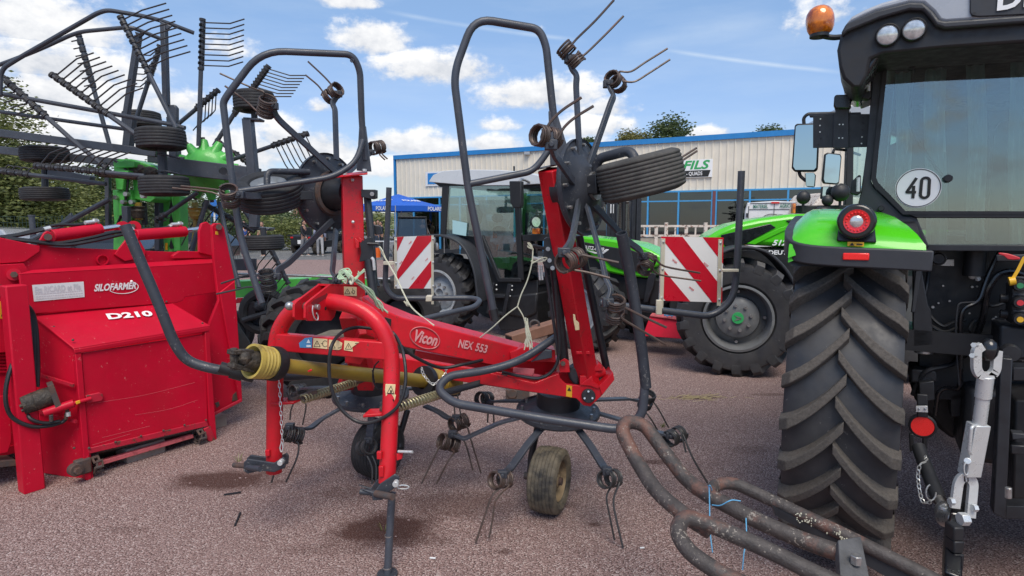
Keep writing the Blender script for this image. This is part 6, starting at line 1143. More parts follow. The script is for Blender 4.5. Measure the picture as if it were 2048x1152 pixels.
rwn = obj('rear_window', fr, M['black'], TT); tpl('pane', fi, WD, .004, 'glass', rwn, 0)
tpl('cross_bar', [(1806, 425), (2310, 427), (2310, 437), (1833, 436)], WD - .012, .06, 'black'); tpl('lower_pane', [(1833, 436), (2310, 436), (2310, 492), (1857, 491)], WD + .005, .004, 'glass', bevel=0); tpl('lower_sill', [(1857, 490), (2310, 490), (2310, 505), (1850, 502)], WD - .03, .10, 'blacksat')
for (x, y, r) in ((1824, 131, .017), (1896, 357, .017), (1762, 417, .013)): q = tp(x, y, WD - .02); kb = MB().lathe([(0, .025), (r * .8, .025), (r, .012), (r, -.01), (0, -.01)], q, -TU, 18); obj('window_knob', kb, M['black'], TT)
tpl('window_hinge', [(1880, 70), (1903, 70), (1902, 112), (1897, 122), (1887, 123), (1879, 114)], WD - .04, .03, 'black', bevel=.008); q = tp(1890, 111, WD - .045); obj('hinge_pin', MB().cyl(q + TU * .01, q - TU * .008, .018, 18), M['blackgloss'], TT)
tt('gas_strut', ((1828, 135, WD + .03), (1817, 250, WD + .04), (1860, 320, WD + .03), (1890, 358, WD + .01)), .007, 'dgrey', fil=.08)
sd_ = obj('speed_disc', MB().cyl(tp(1836, 376, WD - .016), tp(1836, 376, WD - .016) + TU * .004, .0875, 48), M['wpure'], TT); q = tp(1836, 376, WD - .017); obj('rim_line', MB().lathe([(.0815, 0), (.0845, 0), (.0845, .0012), (.0815, .0012), (.0815, 0)], q, -TU, 48), M['ink'], sd_); dg_ = lambda a, b: q - TU * .0014 + TX * a + Z * b
obj('digit', MB().path([dg_(-.008, .045), dg_(-.042, -.018), dg_(-.006, -.018)], .012, .002, TU, .003).path([dg_(-.0165, .010), dg_(-.0165, -.045)], .012, .0024, TU), M['ink'], sd_); obj('digit', MB().path([dg_(.026 + .0155 * math.cos(k_ * math.pi / 8), (.028 if math.sin(k_ * math.pi / 8) > .01 else -.028) + .0165 * math.sin(k_ * math.pi / 8)) for k_ in range(-8, 9)] + [dg_(.026 - .0155, -.028)], .012, .002, TU), M['ink'], sd_)
# roof
rf = [(1674, 100), (1683, 64), (1700, 52), (1760, 30), (1819, 13), (1846, 14), (1864, 30), (1876, 46), (1890, 52), (2300, 20), (2300, 68), (1890, 96), (1766, 108), (1742, 118), (1735, 150), (1722, 175), (1706, 176), (1686, 157), (1678, 133)]
rb = tpl('roof_rear', rf, -.50, .34, 'black', bevel=.012); tpl('roof_lip', [(1683, 64), (1692, 47), (1752, 21), (1819, 4), (1846, 5), (1866, 22), (1878, 39), (1890, 42), (2300, 12), (2300, 26), (1890, 57), (1872, 51), (1858, 33), (1846, 20), (1819, 19), (1760, 36), (1696, 62), (1684, 72)], -.53, .06, 'dgrey', rb, .008)
cpm = MB(); ring = [(1690, 50), (1704, 32), (1730, 18), (1765, 4), (1830, -14), (1930, -30), (2300, -62), (2300, 16), (1890, 44), (1878, 41), (1866, 24), (1846, 7), (1819, 6), (1752, 23)]
f0 = [tp(x, y, -.515) for x, y in ring]; cpm.loft([f0, [p + TU * .5 - Z * .00 for p in f0], [p + TU * 1.35 - Z * .03 + TX * .02 for p in f0], [p + TU * 1.6 - Z * .1 + TX * .06 for p in f0]]); obj('roof_cap', cpm, M['roofgrey'], TT, .012)
obj('roof_side', MB().prism([tp(1674, 100, -.48), tp(1683, 64, -.48), tp(1740, 50, -.48), tp(1760, 110, -.48), tp(1722, 175, -.48), tp(1706, 176, -.48), tp(1686, 157, -.48)], TU * .5), M['blackgloss'], TT, .01); obj('roof_body', MB().prism([fpt(-.2, .10, 2.36), fpt(-.2, 1.55, 2.36), fpt(1.25, 1.50, 2.36), fpt(1.25, .15, 2.36)], Z * .14), M['black'], TT, .02)
tb = tpl('name_panel', [(1941, -60), (2300, -80), (2300, 16), (1960, 33), (1944, 32), (1940, 24)], -.524, .01, 'dgrey', bevel=.003); text('DEUTZ-FAHR', .11, tp(1992, 2, -.528), TX, Z, M['wpure'], 'lettering', tb, bold=.03, align='LEFT', fit=.62); q = tp(1948, 28, -.528); obj('bolt', MB().cyl(q, q - TU * .006, .006, 8), M['black'], tb)
for (x, y) in ((1775, 70), (1828, 59)):
    q = tp(x, y, -.515); o = obj('work_lamp', MB().lathe([(0, -.03), (.042, -.03), (.0445, .006), (.040, .012), (.038, .004), (0, .004)], q, -TU - Z * .12, 32), M['black'], TT); obj('lens', MB().lathe([(0, .012), (.028, .010), (.038, .005), (.038, 0), (0, 0)], q, -TU - Z * .12, 32), M['clear'], o)
q = tp(1640, 43, -.36); o = obj('beacon', MB().tube(smooth_pts([tp(1690, 73, -.3), tp(1666, 75, -.34), tp(1644, 71, -.36), q - Z * .045]), .012, 10), M['black'], TT); obj('amber_dome', MB().lathe([(0, -.062), (.030, -.06), (.046, -.05), (.055, -.03), (.0585, -.005), (.0575, .018), (.052, .038), (.041, .054), (.026, .064), (.012, .068), (0, .069)], q, V((-.12, 0, 1)), 28), M['amber'], o); obj('beacon_base', MB().cyl(q - Z * .068, q - Z * .045, .04, 18), M['black'], o)
for (x0, y0, hh) in ((1733, 172, 52), (1712, 373, 42)):
    tpl('door_hinge', [(x0 - 9, y0 - 10), (x0 + 6, y0 - 24), (x0 + 10, y0 - 22), (x0 + 10, y0 + hh - 30), (x0 + 2, y0 + hh - 24), (x0 - 12, y0 + hh - 28)], WD - .02, .05, 'black', bevel=.008); tt('hinge_bolt', ((x0 + 5, y0 - 18, WD - .05), (x0 + 4, y0 + 10, WD - .05)), .008, 'zinc', fil=0)
# glass house: other windows, floor, posts, inside
b0 = lambda du, off, z: fpt(du, off, z)
sw = obj('side_window', MB().prism([b0(-.08, .12, 1.72), b0(1.2, .12, 1.30), b0(1.2, .14, 2.36), b0(-.08, .14, 2.36)], TX * .004), M['glass'], TT); obj('side_window', MB().prism([b0(-.08, 1.52, 1.72), b0(1.2, 1.52, 1.30), b0(1.2, 1.50, 2.36), b0(-.08, 1.50, 2.36)], TX * .004), M['glass'], TT); obj('windscreen', MB().prism([b0(1.25, .14, 1.30), b0(1.25, 1.50, 1.30), b0(1.22, 1.48, 2.36), b0(1.22, .16, 2.36)], TU * .004), M['glass'], TT)
ps = MB()
for off in (.13, 1.51): ps.bar(b0(1.24, off, .9), b0(1.22, off, 2.38), .07, .05, TU); ps.bar(b0(.45, off, 1.2), b0(.45, off, 2.38), .05, .05, TU)
obj('cab_posts', ps, M['black'], TT); obj('cab_floor', MB().prism([b0(-.12, .1, 1.15), b0(-.12, 1.54, 1.15), b0(1.25, 1.54, 1.0), b0(1.25, .1, 1.0)], Z * -.1), M['black'], TT); st = obj('seat', MB().box(b0(.45, .82, 1.5), (.52, .5, .14), Matrix((TX, TU, Z)).transposed()).box(b0(.22, .82, 1.82), (.50, .12, .62), Matrix((TX, TU, Z)).transposed()).box(b0(.2, .82, 2.17), (.28, .1, .2), Matrix((TX, TU, Z)).transposed()), M['dgrey'], TT, .04)
obj('dashboard', MB().box(b0(1.08, .82, 1.32), (.9, .25, .5), Matrix((TX, TU, Z)).transposed()).box(b0(1.18, .82, 2.28), (1.3, .06, .16), Matrix((TX, TU, Z)).transposed()), M['black'], TT, .03); wh = MB(); wc = b0(.9, .82, 1.66); xx, yy = TX, (Z * .85 + TU * .5).normalized(); wh.tube([wc + xx * .2 * math.cos(k * .3142) + yy * .2 * math.sin(k * .3142) for k in range(21)], .014, 8); wh.bar(wc - xx * .2, wc + xx * .2, .03, .015); wh.bar(wc, b0(1.05, .82, 1.4), .05, .05); obj('steering_wheel', wh, M['black'], TT)
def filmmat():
    m = bpy.data.materials.new('milky film and reflection strips'); m.use_nodes = True; nt = m.node_tree; N = nt.nodes; L = nt.links; N.clear(); t = N.new('ShaderNodeBsdfTransparent'); p = N.new('ShaderNodeBsdfDiffuse'); p.inputs[0].default_value = (.72, .77, .75, 1); g = N.new('ShaderNodeBsdfGlossy'); g.inputs[1].default_value = .2; tl = N.new('ShaderNodeBsdfTranslucent'); tl.inputs[0].default_value = (.80, .86, .84, 1); dm = N.new('ShaderNodeMixShader'); dm.inputs[0].default_value = .5; L.new(p.outputs[0], dm.inputs[1]); L.new(tl.outputs[0], dm.inputs[2]); a = N.new('ShaderNodeMixShader'); a.inputs[0].default_value = .2; L.new(dm.outputs[0], a.inputs[1]); L.new(g.outputs[0], a.inputs[2])
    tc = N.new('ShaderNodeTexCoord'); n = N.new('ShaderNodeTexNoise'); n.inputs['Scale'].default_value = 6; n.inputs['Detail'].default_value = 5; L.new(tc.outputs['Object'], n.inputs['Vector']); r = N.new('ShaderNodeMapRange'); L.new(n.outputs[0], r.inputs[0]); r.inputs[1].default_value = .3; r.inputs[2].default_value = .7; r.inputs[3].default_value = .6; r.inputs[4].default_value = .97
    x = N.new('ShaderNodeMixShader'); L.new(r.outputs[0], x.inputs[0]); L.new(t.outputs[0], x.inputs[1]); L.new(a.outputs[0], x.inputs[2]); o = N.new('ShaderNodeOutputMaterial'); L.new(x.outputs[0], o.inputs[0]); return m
M['film'] = filmmat()  # cab film, also used for the imitated reflection strips
for x0, x1 in ((1790, 1822), (1850, 1893), (1934, 1972), (2018, 2062)):  # pale strips added behind the glass, imitating stripes reflected in the rear window
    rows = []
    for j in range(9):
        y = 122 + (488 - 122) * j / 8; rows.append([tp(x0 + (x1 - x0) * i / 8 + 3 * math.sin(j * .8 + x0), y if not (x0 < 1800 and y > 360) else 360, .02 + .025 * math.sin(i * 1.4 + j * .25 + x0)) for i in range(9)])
    obj('reflection_strip', MB().loft(rows, cap=False, closed=False), M['film'], TT, fix=False)
M['dimteal'] = pbr('dim trim and dark backing', (.045, .062, .062), .6, var=.3, scale=3)
tpl('sun_blind', [(1845, 154), (2400, 140), (2400, 190), (1845, 198)], 1.19, .02, 'dimteal', bevel=0); tpl('dark_backing', [(1760, 300), (1838, 262), (2400, 240), (2400, 460), (1740, 460)], 1.16, .03, 'dimteal', bevel=0)  # lower dark sheet added at the windscreen so gaps between strips look dark
# plate bracket and mirrors
pb = tpl('plate_bracket', [(1626, 230), (1668, 228), (1700, 228), (1739, 228), (1739, 294), (1626, 296)], -.10, .006, 'dgrey', bevel=.002); tpl('bracket_edge', [(1618, 227), (1722, 224), (1722, 230), (1619, 234)], -.095, .03, 'dgrey', pb); tpl('bracket_stem', [(1668, 213), (1701, 213), (1697, 228), (1698, 296), (1665, 296), (1668, 228), (1671, 224)], -.112, .01, 'dgrey', pb, .002); tpl('plate_lamp', [(1668, 193), (1672, 189), (1698, 189), (1703, 193), (1702, 212), (1698, 217), (1671, 217), (1667, 212)], -.14, .06, 'blackgloss', pb, .008); mb = MB()
for (x, y) in ((1641, 238), (1640, 251), (1640, 264), (1679, 249), (1686, 249), (1678, 276), (1685, 276), (1724, 274), (1723, 287)): q = tp(x, y, -.114 if 1660 < x < 1700 else -.1035); mb.cyl(q, q - TU * .002, .0035, 8)
obj('bolt_holes', mb, M['wpure'], pb); mb = MB()
for (x, y) in ((1642, 277), (1637, 289), (1726, 236), (1726, 246), (1725, 260)): q = tp(x, y, -.1035); mb.cyl(q, q - TU * .002, .003, 8)
obj('dark_slots', mb, M['ink'], pb); tt('bracket_clamp', ((1741, 246, -.1), (1752, 246, -.14)), .006, 'zinc', fil=0); tt('bracket_clamp', ((1738, 274, -.1), (1749, 275, -.14)), .006, 'zinc', fil=0); tpl('clamp_plate', [(1740, 238), (1748, 236), (1746, 284), (1738, 282)], -.11, .02, 'black')
def mirror(px, du, arm_, face):
    o = tpl('mirror', px, du, .06, 'black', bevel=.01); cx = sum(p[0] for p in px) / len(px); cy = sum(p[1] for p in px) / len(px); tpl('mirror_glass', [(cx + (x - cx) * .88, cy + (y - cy) * .93) for x, y in px], du - .003, .002, 'mirror', o, 0)
    if arm_: obj('mirror_arm', MB().tube([tp(*q) for q in arm_], .011, 10, .06), M['black'], o)
    return o
mirror([(1589, 250), (1594, 247), (1634, 246), (1639, 252), (1635, 338), (1630, 343), (1588, 343), (1583, 336)], .95, ((1608, 248, .98), (1607, 236, .98), (1615, 228, .98), (1700, 226, 1.1)), 1); mirror([(1610, 345), (1628, 345), (1631, 350), (1629, 374), (1611, 373)], .93, ((1612, 362, .98), (1600, 352, .98), (1598, 342, .98)), 1)
# rear end machinery
tpl('rear_wall', [(1850, 500), (2330, 495), (2330, 800), (1870, 800), (1838, 790), (1836, 530)], .05, .06, 'black'); tpl('axle_housing', [(1822, 775), (1870, 775), (1885, 785), (2330, 760), (2330, 960), (2040, 950), (1990, 925), (1955, 868), (1905, 880), (1880, 860), (1830, 800)], .22, .3, 'black', bevel=.03); tpl('axle_block', [(1822, 738), (1873, 742), (1876, 764), (1822, 766)], -.05, .2, 'blacksat', bevel=.008); tpl('strut_plate', [(1826, 540), (1842, 530), (1856, 610), (1862, 620), (1868, 690), (1826, 694)], -.12, .05, 'blacksat'); tpl('strut_plate', [(1834, 520), (1846, 520), (1832, 625), (1822, 625)], -.14, .02, 'dgrey')
q = tp(1847, 706, -.08); obj('collar_ring', MB().cyl(q, q + Z * .025, .038, 24), M['steel'], TT, .003); q = tp(1876, 517, -.10); so_ = MB(); so_.lathe([(0, .03), (.022, .03), (.026, .02), (.026, 0), (.034, 0), (.034, -.02), (0, -.02)], q, -TU, 24); obj('trailer_socket', so_, M['black'], TT)
for k in range(3): obj('bolt', MB().ball(q - TU * .004 + V((.028 * math.cos(k * 2.1) * .87, -.014 * math.cos(k * 2.1), .028 * math.sin(k * 2.1))), .004, 6), M['steel'], TT)
tpl('data_plate', [(1882, 520), (1908, 519), (1908, 532), (1881, 531)], .04, .004, 'steel', bevel=0); obj('reservoir', MB().lathe([(0, -.09), (.042, -.09), (.044, .03), (.036, .04), (.036, .05), (.044, .052), (.044, .066), (0, .07)], tp(1950, 512, -.06), Z, 24), M['black'], TT); obj('white_tap', MB().ball(tp(1946, 553, -.04), (.02, .014, .013), 10).ball(tp(1956, 557, -.05), (.012, .01, .014), 8), M['white'], TT)
tt('steel_pipe', ((2000, 500, -.05), (1972, 560, -.06), (1958, 604, -.08), (1926, 616, -.1), (1921, 640, -.1), (1921, 770, -.06), (1916, 778, -.05), (1890, 775, -.03), (1876, 784, -.03), (1870, 830, 0)), .0105, 'blackgloss', fil=.04); tt('steel_pipe', ((2080, 560, -.05), (2022, 541, -.06), (1996, 548, -.06), (1975, 578, -.06), (1966, 640, -.04), (1945, 690, .0), (1928, 712, .05)), .014, 'blackgloss', fil=.06); tt('thin_line', ((1950, 604, -.09), (1916, 606, -.11), (1912, 640, -.11), (1911, 680, -.1), (1918, 770, -.07)), .004, 'dgrey', fil=.02); tt('steel_pipe', ((1826, 790, -.02), (1834, 768, -.03), (1850, 740, -.06), (1905, 730, -.02), (1915, 715, .04)), .012, 'blacksat', fil=.05)
for a in (((1852, 600, .02), (1860, 630, -.02), (1885, 652, -.04), (1905, 645, -.02), (1930, 640, .03)), ((1845, 640, -.02), (1868, 655, -.05), (1890, 664, -.05), (1915, 655, -.02)), ((1950, 640, 0), (1940, 660, -.02), (1965, 680, .02)), ((2020, 600, 0), (1985, 612, -.03), (1960, 600, .02)), ((1858, 540, 0), (1852, 580, -.04), (1845, 610, -.03)), ((1990, 660, 0), (2010, 640, -.03), (2030, 650, 0))): obj('hydraulic_hose', MB().tube(smooth_pts([tp(*q) for q in a], 5), .0085, 8), M['black'], TT)
rg = random.Random(9); mb = MB()
for k in range(26): q = tp(rg.uniform(1845, 2046), rg.uniform(570, 720), .03); mb.cyl(q, q - TU * .012, rg.uniform(.004, .008), 6)
obj('small_bolts', mb, M['steel'], TT); tpl('lower_block', [(1838, 766), (1868, 762), (1870, 800), (1840, 805)], -.1, .1, 'blacksat'); tpl('lower_block', [(1900, 770), (1945, 768), (1948, 830), (1902, 835)], .05, .1, 'blacksat'); tpl('lower_block', [(2000, 650), (2060, 655), (2060, 720), (1996, 716)], -.25, .2, 'blacksat', bevel=.012)
# couplers
tpl('coupler_block', [(2024, 568), (2090, 574), (2090, 655), (2022, 648)], -.32, .12, 'black', bevel=.006)
M['cgreen'] = pbr('green cap', (.03, .20, .08), .4); M['cyellow'] = pbr('yellow cap', (.72, .40, .02), .4); M['cred'] = pbr('red cap', (.55, .03, .04), .4)
for y, m in ((570, 'cgreen'), (604, 'cred'), (637, 'cyellow')):
    q = tp(2037, y, -.33); o = obj('hydraulic_coupler', MB().lathe([(0, .03), (.020, .03), (.024, .02), (.024, -.02), (0, -.02)], q, -TU, 20), M['black'], TT); obj('cap_disc', MB().cyl(q - TU * .03, q - TU * .034, .0115, 18), M[m], o); tpl('lever_row', [(2026, y - 18), (2050, y - 16), (2050, y - 12), (2026, y - 13)], -.33, .01, 'dgrey', o, .002)
for y in (597, 628): q = tp(2012, y, -.24); obj('coupling_sleeve', MB().tube([q - TX * .02, q + TX * .03], [.018, .022], 16), M['black'], TT)
obj('yellow_cap', MB().tube([tp(2018, 563, -.36), tp(2031, 561, -.36)], [.018, .016], 16), M['cyellow'], TT); obj('yellow_strap', MB().path([tp(2027, 555, -.36), tp(2036, 540, -.36), (tp(2048, 516, -.36)), tp(2060, 508, -.36)], .012, .003, TU), M['cyellow'], TT); tpl('lever_plate', [(1993, 510), (2080, 508), (2080, 523), (1993, 523)], -.26, .02, 'dgrey'); obj('red_lever', MB().loft([[tp(x, y + h, -.30), tp(x, y - h, -.30), tp(x, y - h, -.28), tp(x, y + h, -.28)] for x, y, h in ((1997, 507, 2), (2008, 509, 3), (2016, 513, 6), (2026, 515, 5), (2040, 517, 2))]), M['cred'], TT, .003)
# linkage
k_ = lambda x, y, dd: P(x, y, dd)
def ltube(name, a, r, mat='zinc', n=14, fil=0, par=None): return obj(name, MB().tube([P(*q) for q in a], r, n, fil), M[mat], par or TT, .002)
lr = obj('lift_rod', MB().path([P(1964, 692, 2.12), P(1952, 700, 2.12), P(1952, 738, 2.12), P(1960, 752, 2.12), P(1982, 752, 2.12), P(1991, 740, 2.12), P(1994, 702, 2.12)], .03, .017, (0, 1, 0), .025), M['zinc'], TT, .004); obj('upper_eye', MB().ball(P(1977, 700, 2.13), (.03, .03, .042), 16), M['blackgloss'], lr)
for x, y in ((1950, 690), (1947, 711)): obj('bolt', MB().cyl(P(x - 3, y, 2.08), P(x + 3, y, 2.10), .009, 6), M['zinc'], lr)
ltube('rod_tube', ((1971, 752, 2.13), (1966, 795, 2.14)), .0265, par=lr); ltube('rod_tube', ((1966, 793, 2.14), (1958, 852, 2.15)), .0225, par=lr)
obj('adjuster_box', MB().bar(P(1957, 847, 2.15), P(1938, 949, 2.17), .056, .05, (0, -1, 0)), M['zinc'], lr, .003); ltube('crank_handle', ((1950, 852, 2.11), (1943, 854, 2.10), (1938, 903, 2.11), (1941, 908, 2.12)), .006, fil=.02, par=lr); ltube('adjuster_pin', ((1935, 922, 2.10), (1935, 923, 2.15)), .012, par=lr); obj('ring', MB().tube([P(1933 + 5 * math.cos(q * .5), 937 + 13 * math.sin(q * .5), 2.10) for q in range(14)], .0025, 5), M['zinc'], lr)
obj('lower_fork', MB().path([P(1909, 1016, 2.16), P(1916, 965, 2.17), P(1924, 953, 2.17), P(1938, 953, 2.17), P(1946, 966, 2.17), P(1940, 1035, 2.15)], .034, .014, (0, 1, 0), .03), M['zinc'], lr, .004)
for x, y in ((1903, 1003), (1949, 1016)): obj('bolt', MB().cyl(P(x - 4, y, 2.14), P(x + 4, y, 2.14), .014, 6), M['zinc'], lr)
lk = MB(); lk.path([P(1932, 958, 2.4), P(1922, 1000, 2.25), P(1911, 1045, 2.15), P(1904, 1090, 2.05), P(1904, 1160, 1.9)], .045, .05, (1, 0, 0), .05); lo_ = obj('lower_link', lk, M['blackgloss'], TT, .006)
for y, h in ((1062, .05), (1088, .045), (1118, .06)): obj('link_catch', MB().box(P(1908, y, 2.0), (.036, .05, h)), M['black'], lo_, .005)
nb = MB(); nb.cyl(P(1919, 1038, 2.10), P(1935, 1038, 2.10), .024, 6); obj('stabiliser_nut', nb, M['zinc'], lo_, .002)
sb = ltube('stabiliser_bar', ((1836, 892, 2.62), (1848, 925, 2.55), (1878, 1000, 2.36)), .0275, 'dgrey'); ltube('eye_rod', ((1876, 995, 2.36), (1892, 1020, 2.30)), .017, 'steel', par=sb); obj('ball_joint', MB().ball(P(1888, 1022, 2.28), (.034, .03, .04), 14).tube([P(1890, 1036, 2.25), P(1912, 1040, 2.15)], [.036, .026], 12), M['steel'], sb, .004); ltube('joint_pin', ((1888, 1013, 2.24), (1888, 1019, 2.24)), .015, 'zinc', par=sb); tpl('stabiliser_lug', [(1818, 868), (1828, 868), (1830, 900), (1820, 905)], -.2, .03, 'black'); tpl('stabiliser_lug', [(1845, 862), (1856, 866), (1854, 908), (1846, 906)], -.2, .03, 'black')
chain(((1850, 912, 2.50), (1852, 922, 2.46), (1840, 930, 2.44), (1836, 950, 2.44), (1839, 980, 2.42), (1846, 1003, 2.40), (1862, 1005, 2.36)), 15, .010, .0024, 'zinc', TT); obj('spring_clip', MB().tube([P(1862 + 10 * math.cos(q * .5), 985 + 16 * math.sin(q * .5), 2.34) for q in range(10)], .003, 6), M['zinc'], TT)
q = P(1845, 852, 2.40); d_ = (-TU).normalized(); rr_ = obj('round_reflector', MB().lathe([(0, -.012), (.049, -.012), (.050, .004), (.043, .008), (.041, .002), (0, .002)], q, d_, 36), M['black'], TT); obj('red_disc', MB().cyl(q, q + d_ * .005, .0405, 36), M['redglow'], rr_); tpl('reflector_bracket', [(1834, 788), (1856, 790), (1856, 836), (1834, 834)], -.55, .01, 'black'); o = tpl('bracket_plate', [(1832, 812), (1855, 812), (1856, 825), (1832, 824)], -.57, .006, 'zinc', bevel=.001)
for x in (1838, 1850): q = tp(x, 818, -.572); obj('bolt', MB().ball(q, .005, 8), M['steel'], o)
tpl('hitch_frame', [(2002, 716), (2026, 718), (2012, 1040), (1986, 1026), (1990, 960)], -.62, .07, 'blacksat', bevel=.004); tpl('hitch_frame', [(2026, 735), (2200, 735), (2200, 762), (2025, 762)], -.5, .1, 'blacksat'); tpl('hitch_frame', [(2012, 1012), (2200, 1015), (2200, 1045), (2010, 1038)], -.55, .08, 'blacksat'); tpl('drawbar_box', [(2030, 800), (2200, 800), (2200, 1000), (2024, 1000)], -.3, .3, 'black', bevel=.01); tpl('hitch_catch', [(2024, 866), (2050, 868), (2050, 878), (2024, 880)], -.56, .05, 'dgrey'); tpl('hitch_catch', [(2022, 890), (2052, 892), (2050, 910), (2022, 908)], -.55, .05, 'blacksat'); ltube('hitch_pin', ((2017, 975, 1.98), (2017, 996, 1.98)), .01, 'steel'); q = tp(2020, 706, -.48); obj('hydraulic_port', MB().lathe([(0, .02), (.03, .02), (.035, .01), (.035, -.02), (0, -.02)], q, -TU, 20), M['black'], TT)
# far side, engine and front for other views
fw_ = ag_tyre('rear_wheel', TC + TX * 1.65, TX, TU, .80, .425, 26, TT); obj('rim', MB().lathe([(.45, -.15), (.44, -.05), (.3, .06), (0, .06)], TC + TX * 1.65, TX, 32), M['greyrim'], fw_)
en = MB(); en.loft([[b0(du, o_, z_) for o_, z_ in ((.55, .7), (1.10, .7), (1.12, zt_), (.53, zt_))] for du, zt_ in ((1.28, 1.48), (1.9, 1.44), (2.7, 1.3), (2.85, 1.1))]); obj('hood', en, M['green'], TT, .06); obj('chassis', MB().prism([b0(-.1, .5, .55), b0(-.1, 1.15, .55), b0(2.8, 1.1, .55), b0(2.8, .55, .55)], Z * .35), M['blacksat'], TT, .03)
for off in (.1, 1.5): q = b0(2.35, off, .58); w_ = ag_tyre('front_wheel', q, TX, TU, .58, .34, 20, TT); obj('rim', MB().lathe([(.32, -.1), (.3, .0), (.2, .06), (0, .06)], q, TX * (1 if off > 1 else -1), 28), M['greyrim'], w_)
# ================================================================== rusty tubular frame in the foreground
RF = thing('tubular_frame', V((.95, 2.1, 0)), 'rusty black bent tube frame tied with blue twine in the right foreground', 'machine frame')
obj('bent_tube', MB().tube(arc_pts([P(*q) for q in ((1420, 1062, 2.02), (1362, 1026, 2.10), (1310, 981, 2.22), (1267, 911, 2.38), (1243, 862, 2.45), (1252, 842, 2.50), (1288, 848, 2.50), (1335, 912, 2.40), (1374, 962, 2.30), (1415, 990, 2.22), (1500, 1035, 2.1), (1600, 1079, 2.0), (1702, 1114, 1.92))], .06, 5), .0295, 18), M['rustpipe'], RF); obj('bent_tube', MB().tube(arc_pts([P(*q) for q in ((1560, 1200, 1.70), (1440, 1148, 1.78), (1375, 1102, 1.86), (1352, 1062, 1.93), (1368, 1032, 1.98), (1412, 1046, 1.96), (1533, 1098, 1.86), (1640, 1152, 1.78), (1760, 1205, 1.7))], .07, 6), .0272, 18), M['rustpipe'], RF); obj('bent_tube', MB().tube(arc_pts([P(*q) for q in ((1415, 985, 2.25), (1434, 968, 2.32), (1466, 965, 2.32), (1553, 1005, 2.22), (1690, 1070, 2.05), (1850, 1150, 1.9), (2000, 1230, 1.8))], .05, 5), .0245, 16), M['rustpipe'], RF)
obj('end_collar', MB().tube([P(1688, 1109, 1.93), P(1704, 1115, 1.915)], .036, 18), M['rust'], RF); M['oldsteel'] = pbr('weathered grey bar', (.075, .075, .078), .65, var=.3, scale=14, col2=(.28, .26, .17), amt2=.3, sc2=16, sharp=.04, bump=.3, bsc=120)
bp_ = obj('cross_plate', MB().prism([P(1676, 1080, 1.93), P(1722, 1072, 1.95), P(1742, 1170, 1.80), P(1682, 1170, 1.78)], V((0, .02, -.04))), M['oldsteel'], RF, .003); q = P(1712, 1122, 1.85); obj('bolt', MB().cyl(q - Z * .01, q + Z * .02, .018, 6), M['steel'], bp_, .002); obj('angle_bar', MB().prism([P(1545, 1012, 2.2), P(1690, 1078, 2.04), P(1850, 1152, 1.9), P(1850, 1200, 1.88), P(1690, 1105, 2.03), P(1550, 1030, 2.2)], V((.0, .01, 0))), M['blacksat'], RF)
LI = pbr('pale lichen', (.48, .46, .36), .95, var=.3, scale=60); mb = MB(); rg = random.Random(2)
for k in range(46):
    t = rg.choice(((1612, 1040, 2.13), (1672, 1066, 2.07), (1600, 1030, 2.14), (1690, 1078, 2.03), (1620, 1046, 2.12))); q = P(t[0] + rg.gauss(0, 8), t[1] + rg.gauss(0, 3), t[2] - .035); mb.ball(q, V((rg.uniform(.0015, .0045), .002, rg.uniform(.0015, .004))), 5)
obj('lichen', mb, LI, RF)['kind'] = 'stuff' 
for (x, D) in ((1760, 1.7), (1990, 1.8)): q = P(x, 1210, D); obj('leg', MB().tube([q, V((q.x, q.y, .02))], .03, 12), M['rustpipe'], RF)
twine('twine', [[(1418, 972, 2.17), (1419, 1000, 2.16), (1420, 1060, 2.1), (1425, 1105, 2.05)], [(1424, 1010, 2.15), (1440, 1011, 2.12), (1456, 1003, 2.1), (1466, 1000, 2.1), (1481, 1002, 2.1)], [(1492, 1036, 2.06), (1493, 1080, 2.02), (1488, 1105, 2.0), (1485, 1140, 1.98)], [(1416, 972, 2.2), (1420, 971, 2.16), (1424, 980, 2.2)]], .0022, 'btwine', 'thin blue twine looped over the rusty tubular frame')
# ================================================================== second green tractor, front wheel turned
T5 = thing('tractor_with_turned_wheel', (P(1475, 640, 6.5).x, 6.5, 0), 'green tractor parked behind with its grey rimmed front wheel towards the camera', 'tractor')
H5, N5 = V((.985, -.17, 0)), V((-.17, -.985, 0)); O5 = V((P(1475, 640, 6.5).x, 6.5, 0))
def t5(x, y, o): return PL(x, y, O5 + N5 * o, N5)
def t5p(name, px, o, th=.02, mat='black', par=None, bevel=.006): return obj(name, MB().prism([t5(x, y, o) for x, y in px], -N5 * th), M[mat], par or T5, bevel)
wn = V((-.30, -.95, .0)).normalized(); wc = P(1474, 632, 6.47); fwd = V((wn.y, -wn.x, 0)); fw5 = ag_tyre('front_wheel', wc, wn, fwd, .64, .42, 18, T5, lugm='rubber_new', lh=.055, skew=.26, lw=.075, rimr=.55)
rm = obj('rim', MB().lathe([(.355, .15), (.36, .20), (.335, .205), (.325, .18), (.315, .06), (.30, .0), (.235, .03), (.22, .09), (.17, .12), (.10, .135), (0, .135)], wc, wn, 48), M['greyrim'], fw5); x_, y_ = ortho(wn)
for k in range(12): a_ = k * math.pi / 4 + .2; rr_ = .135 if k < 8 else .275; a_ = a_ if k < 8 else k * math.pi / 2; p_ = wc + wn * (.125 if k < 8 else .02) + (x_ * math.cos(a_) + y_ * math.sin(a_)) * rr_; obj('wheel_bolt', MB().cyl(p_, p_ + wn * .03, .018, 6), M['steel'], fw5)
hb_ = obj('hub_cap', MB().cyl(wc + wn * .13, wc + wn * .16, .060, 28), M['sgreen'], fw5)
e_ = lambda a, b: wc + wn * .163 + V((.95, -.30, 0)) * a + Z * b
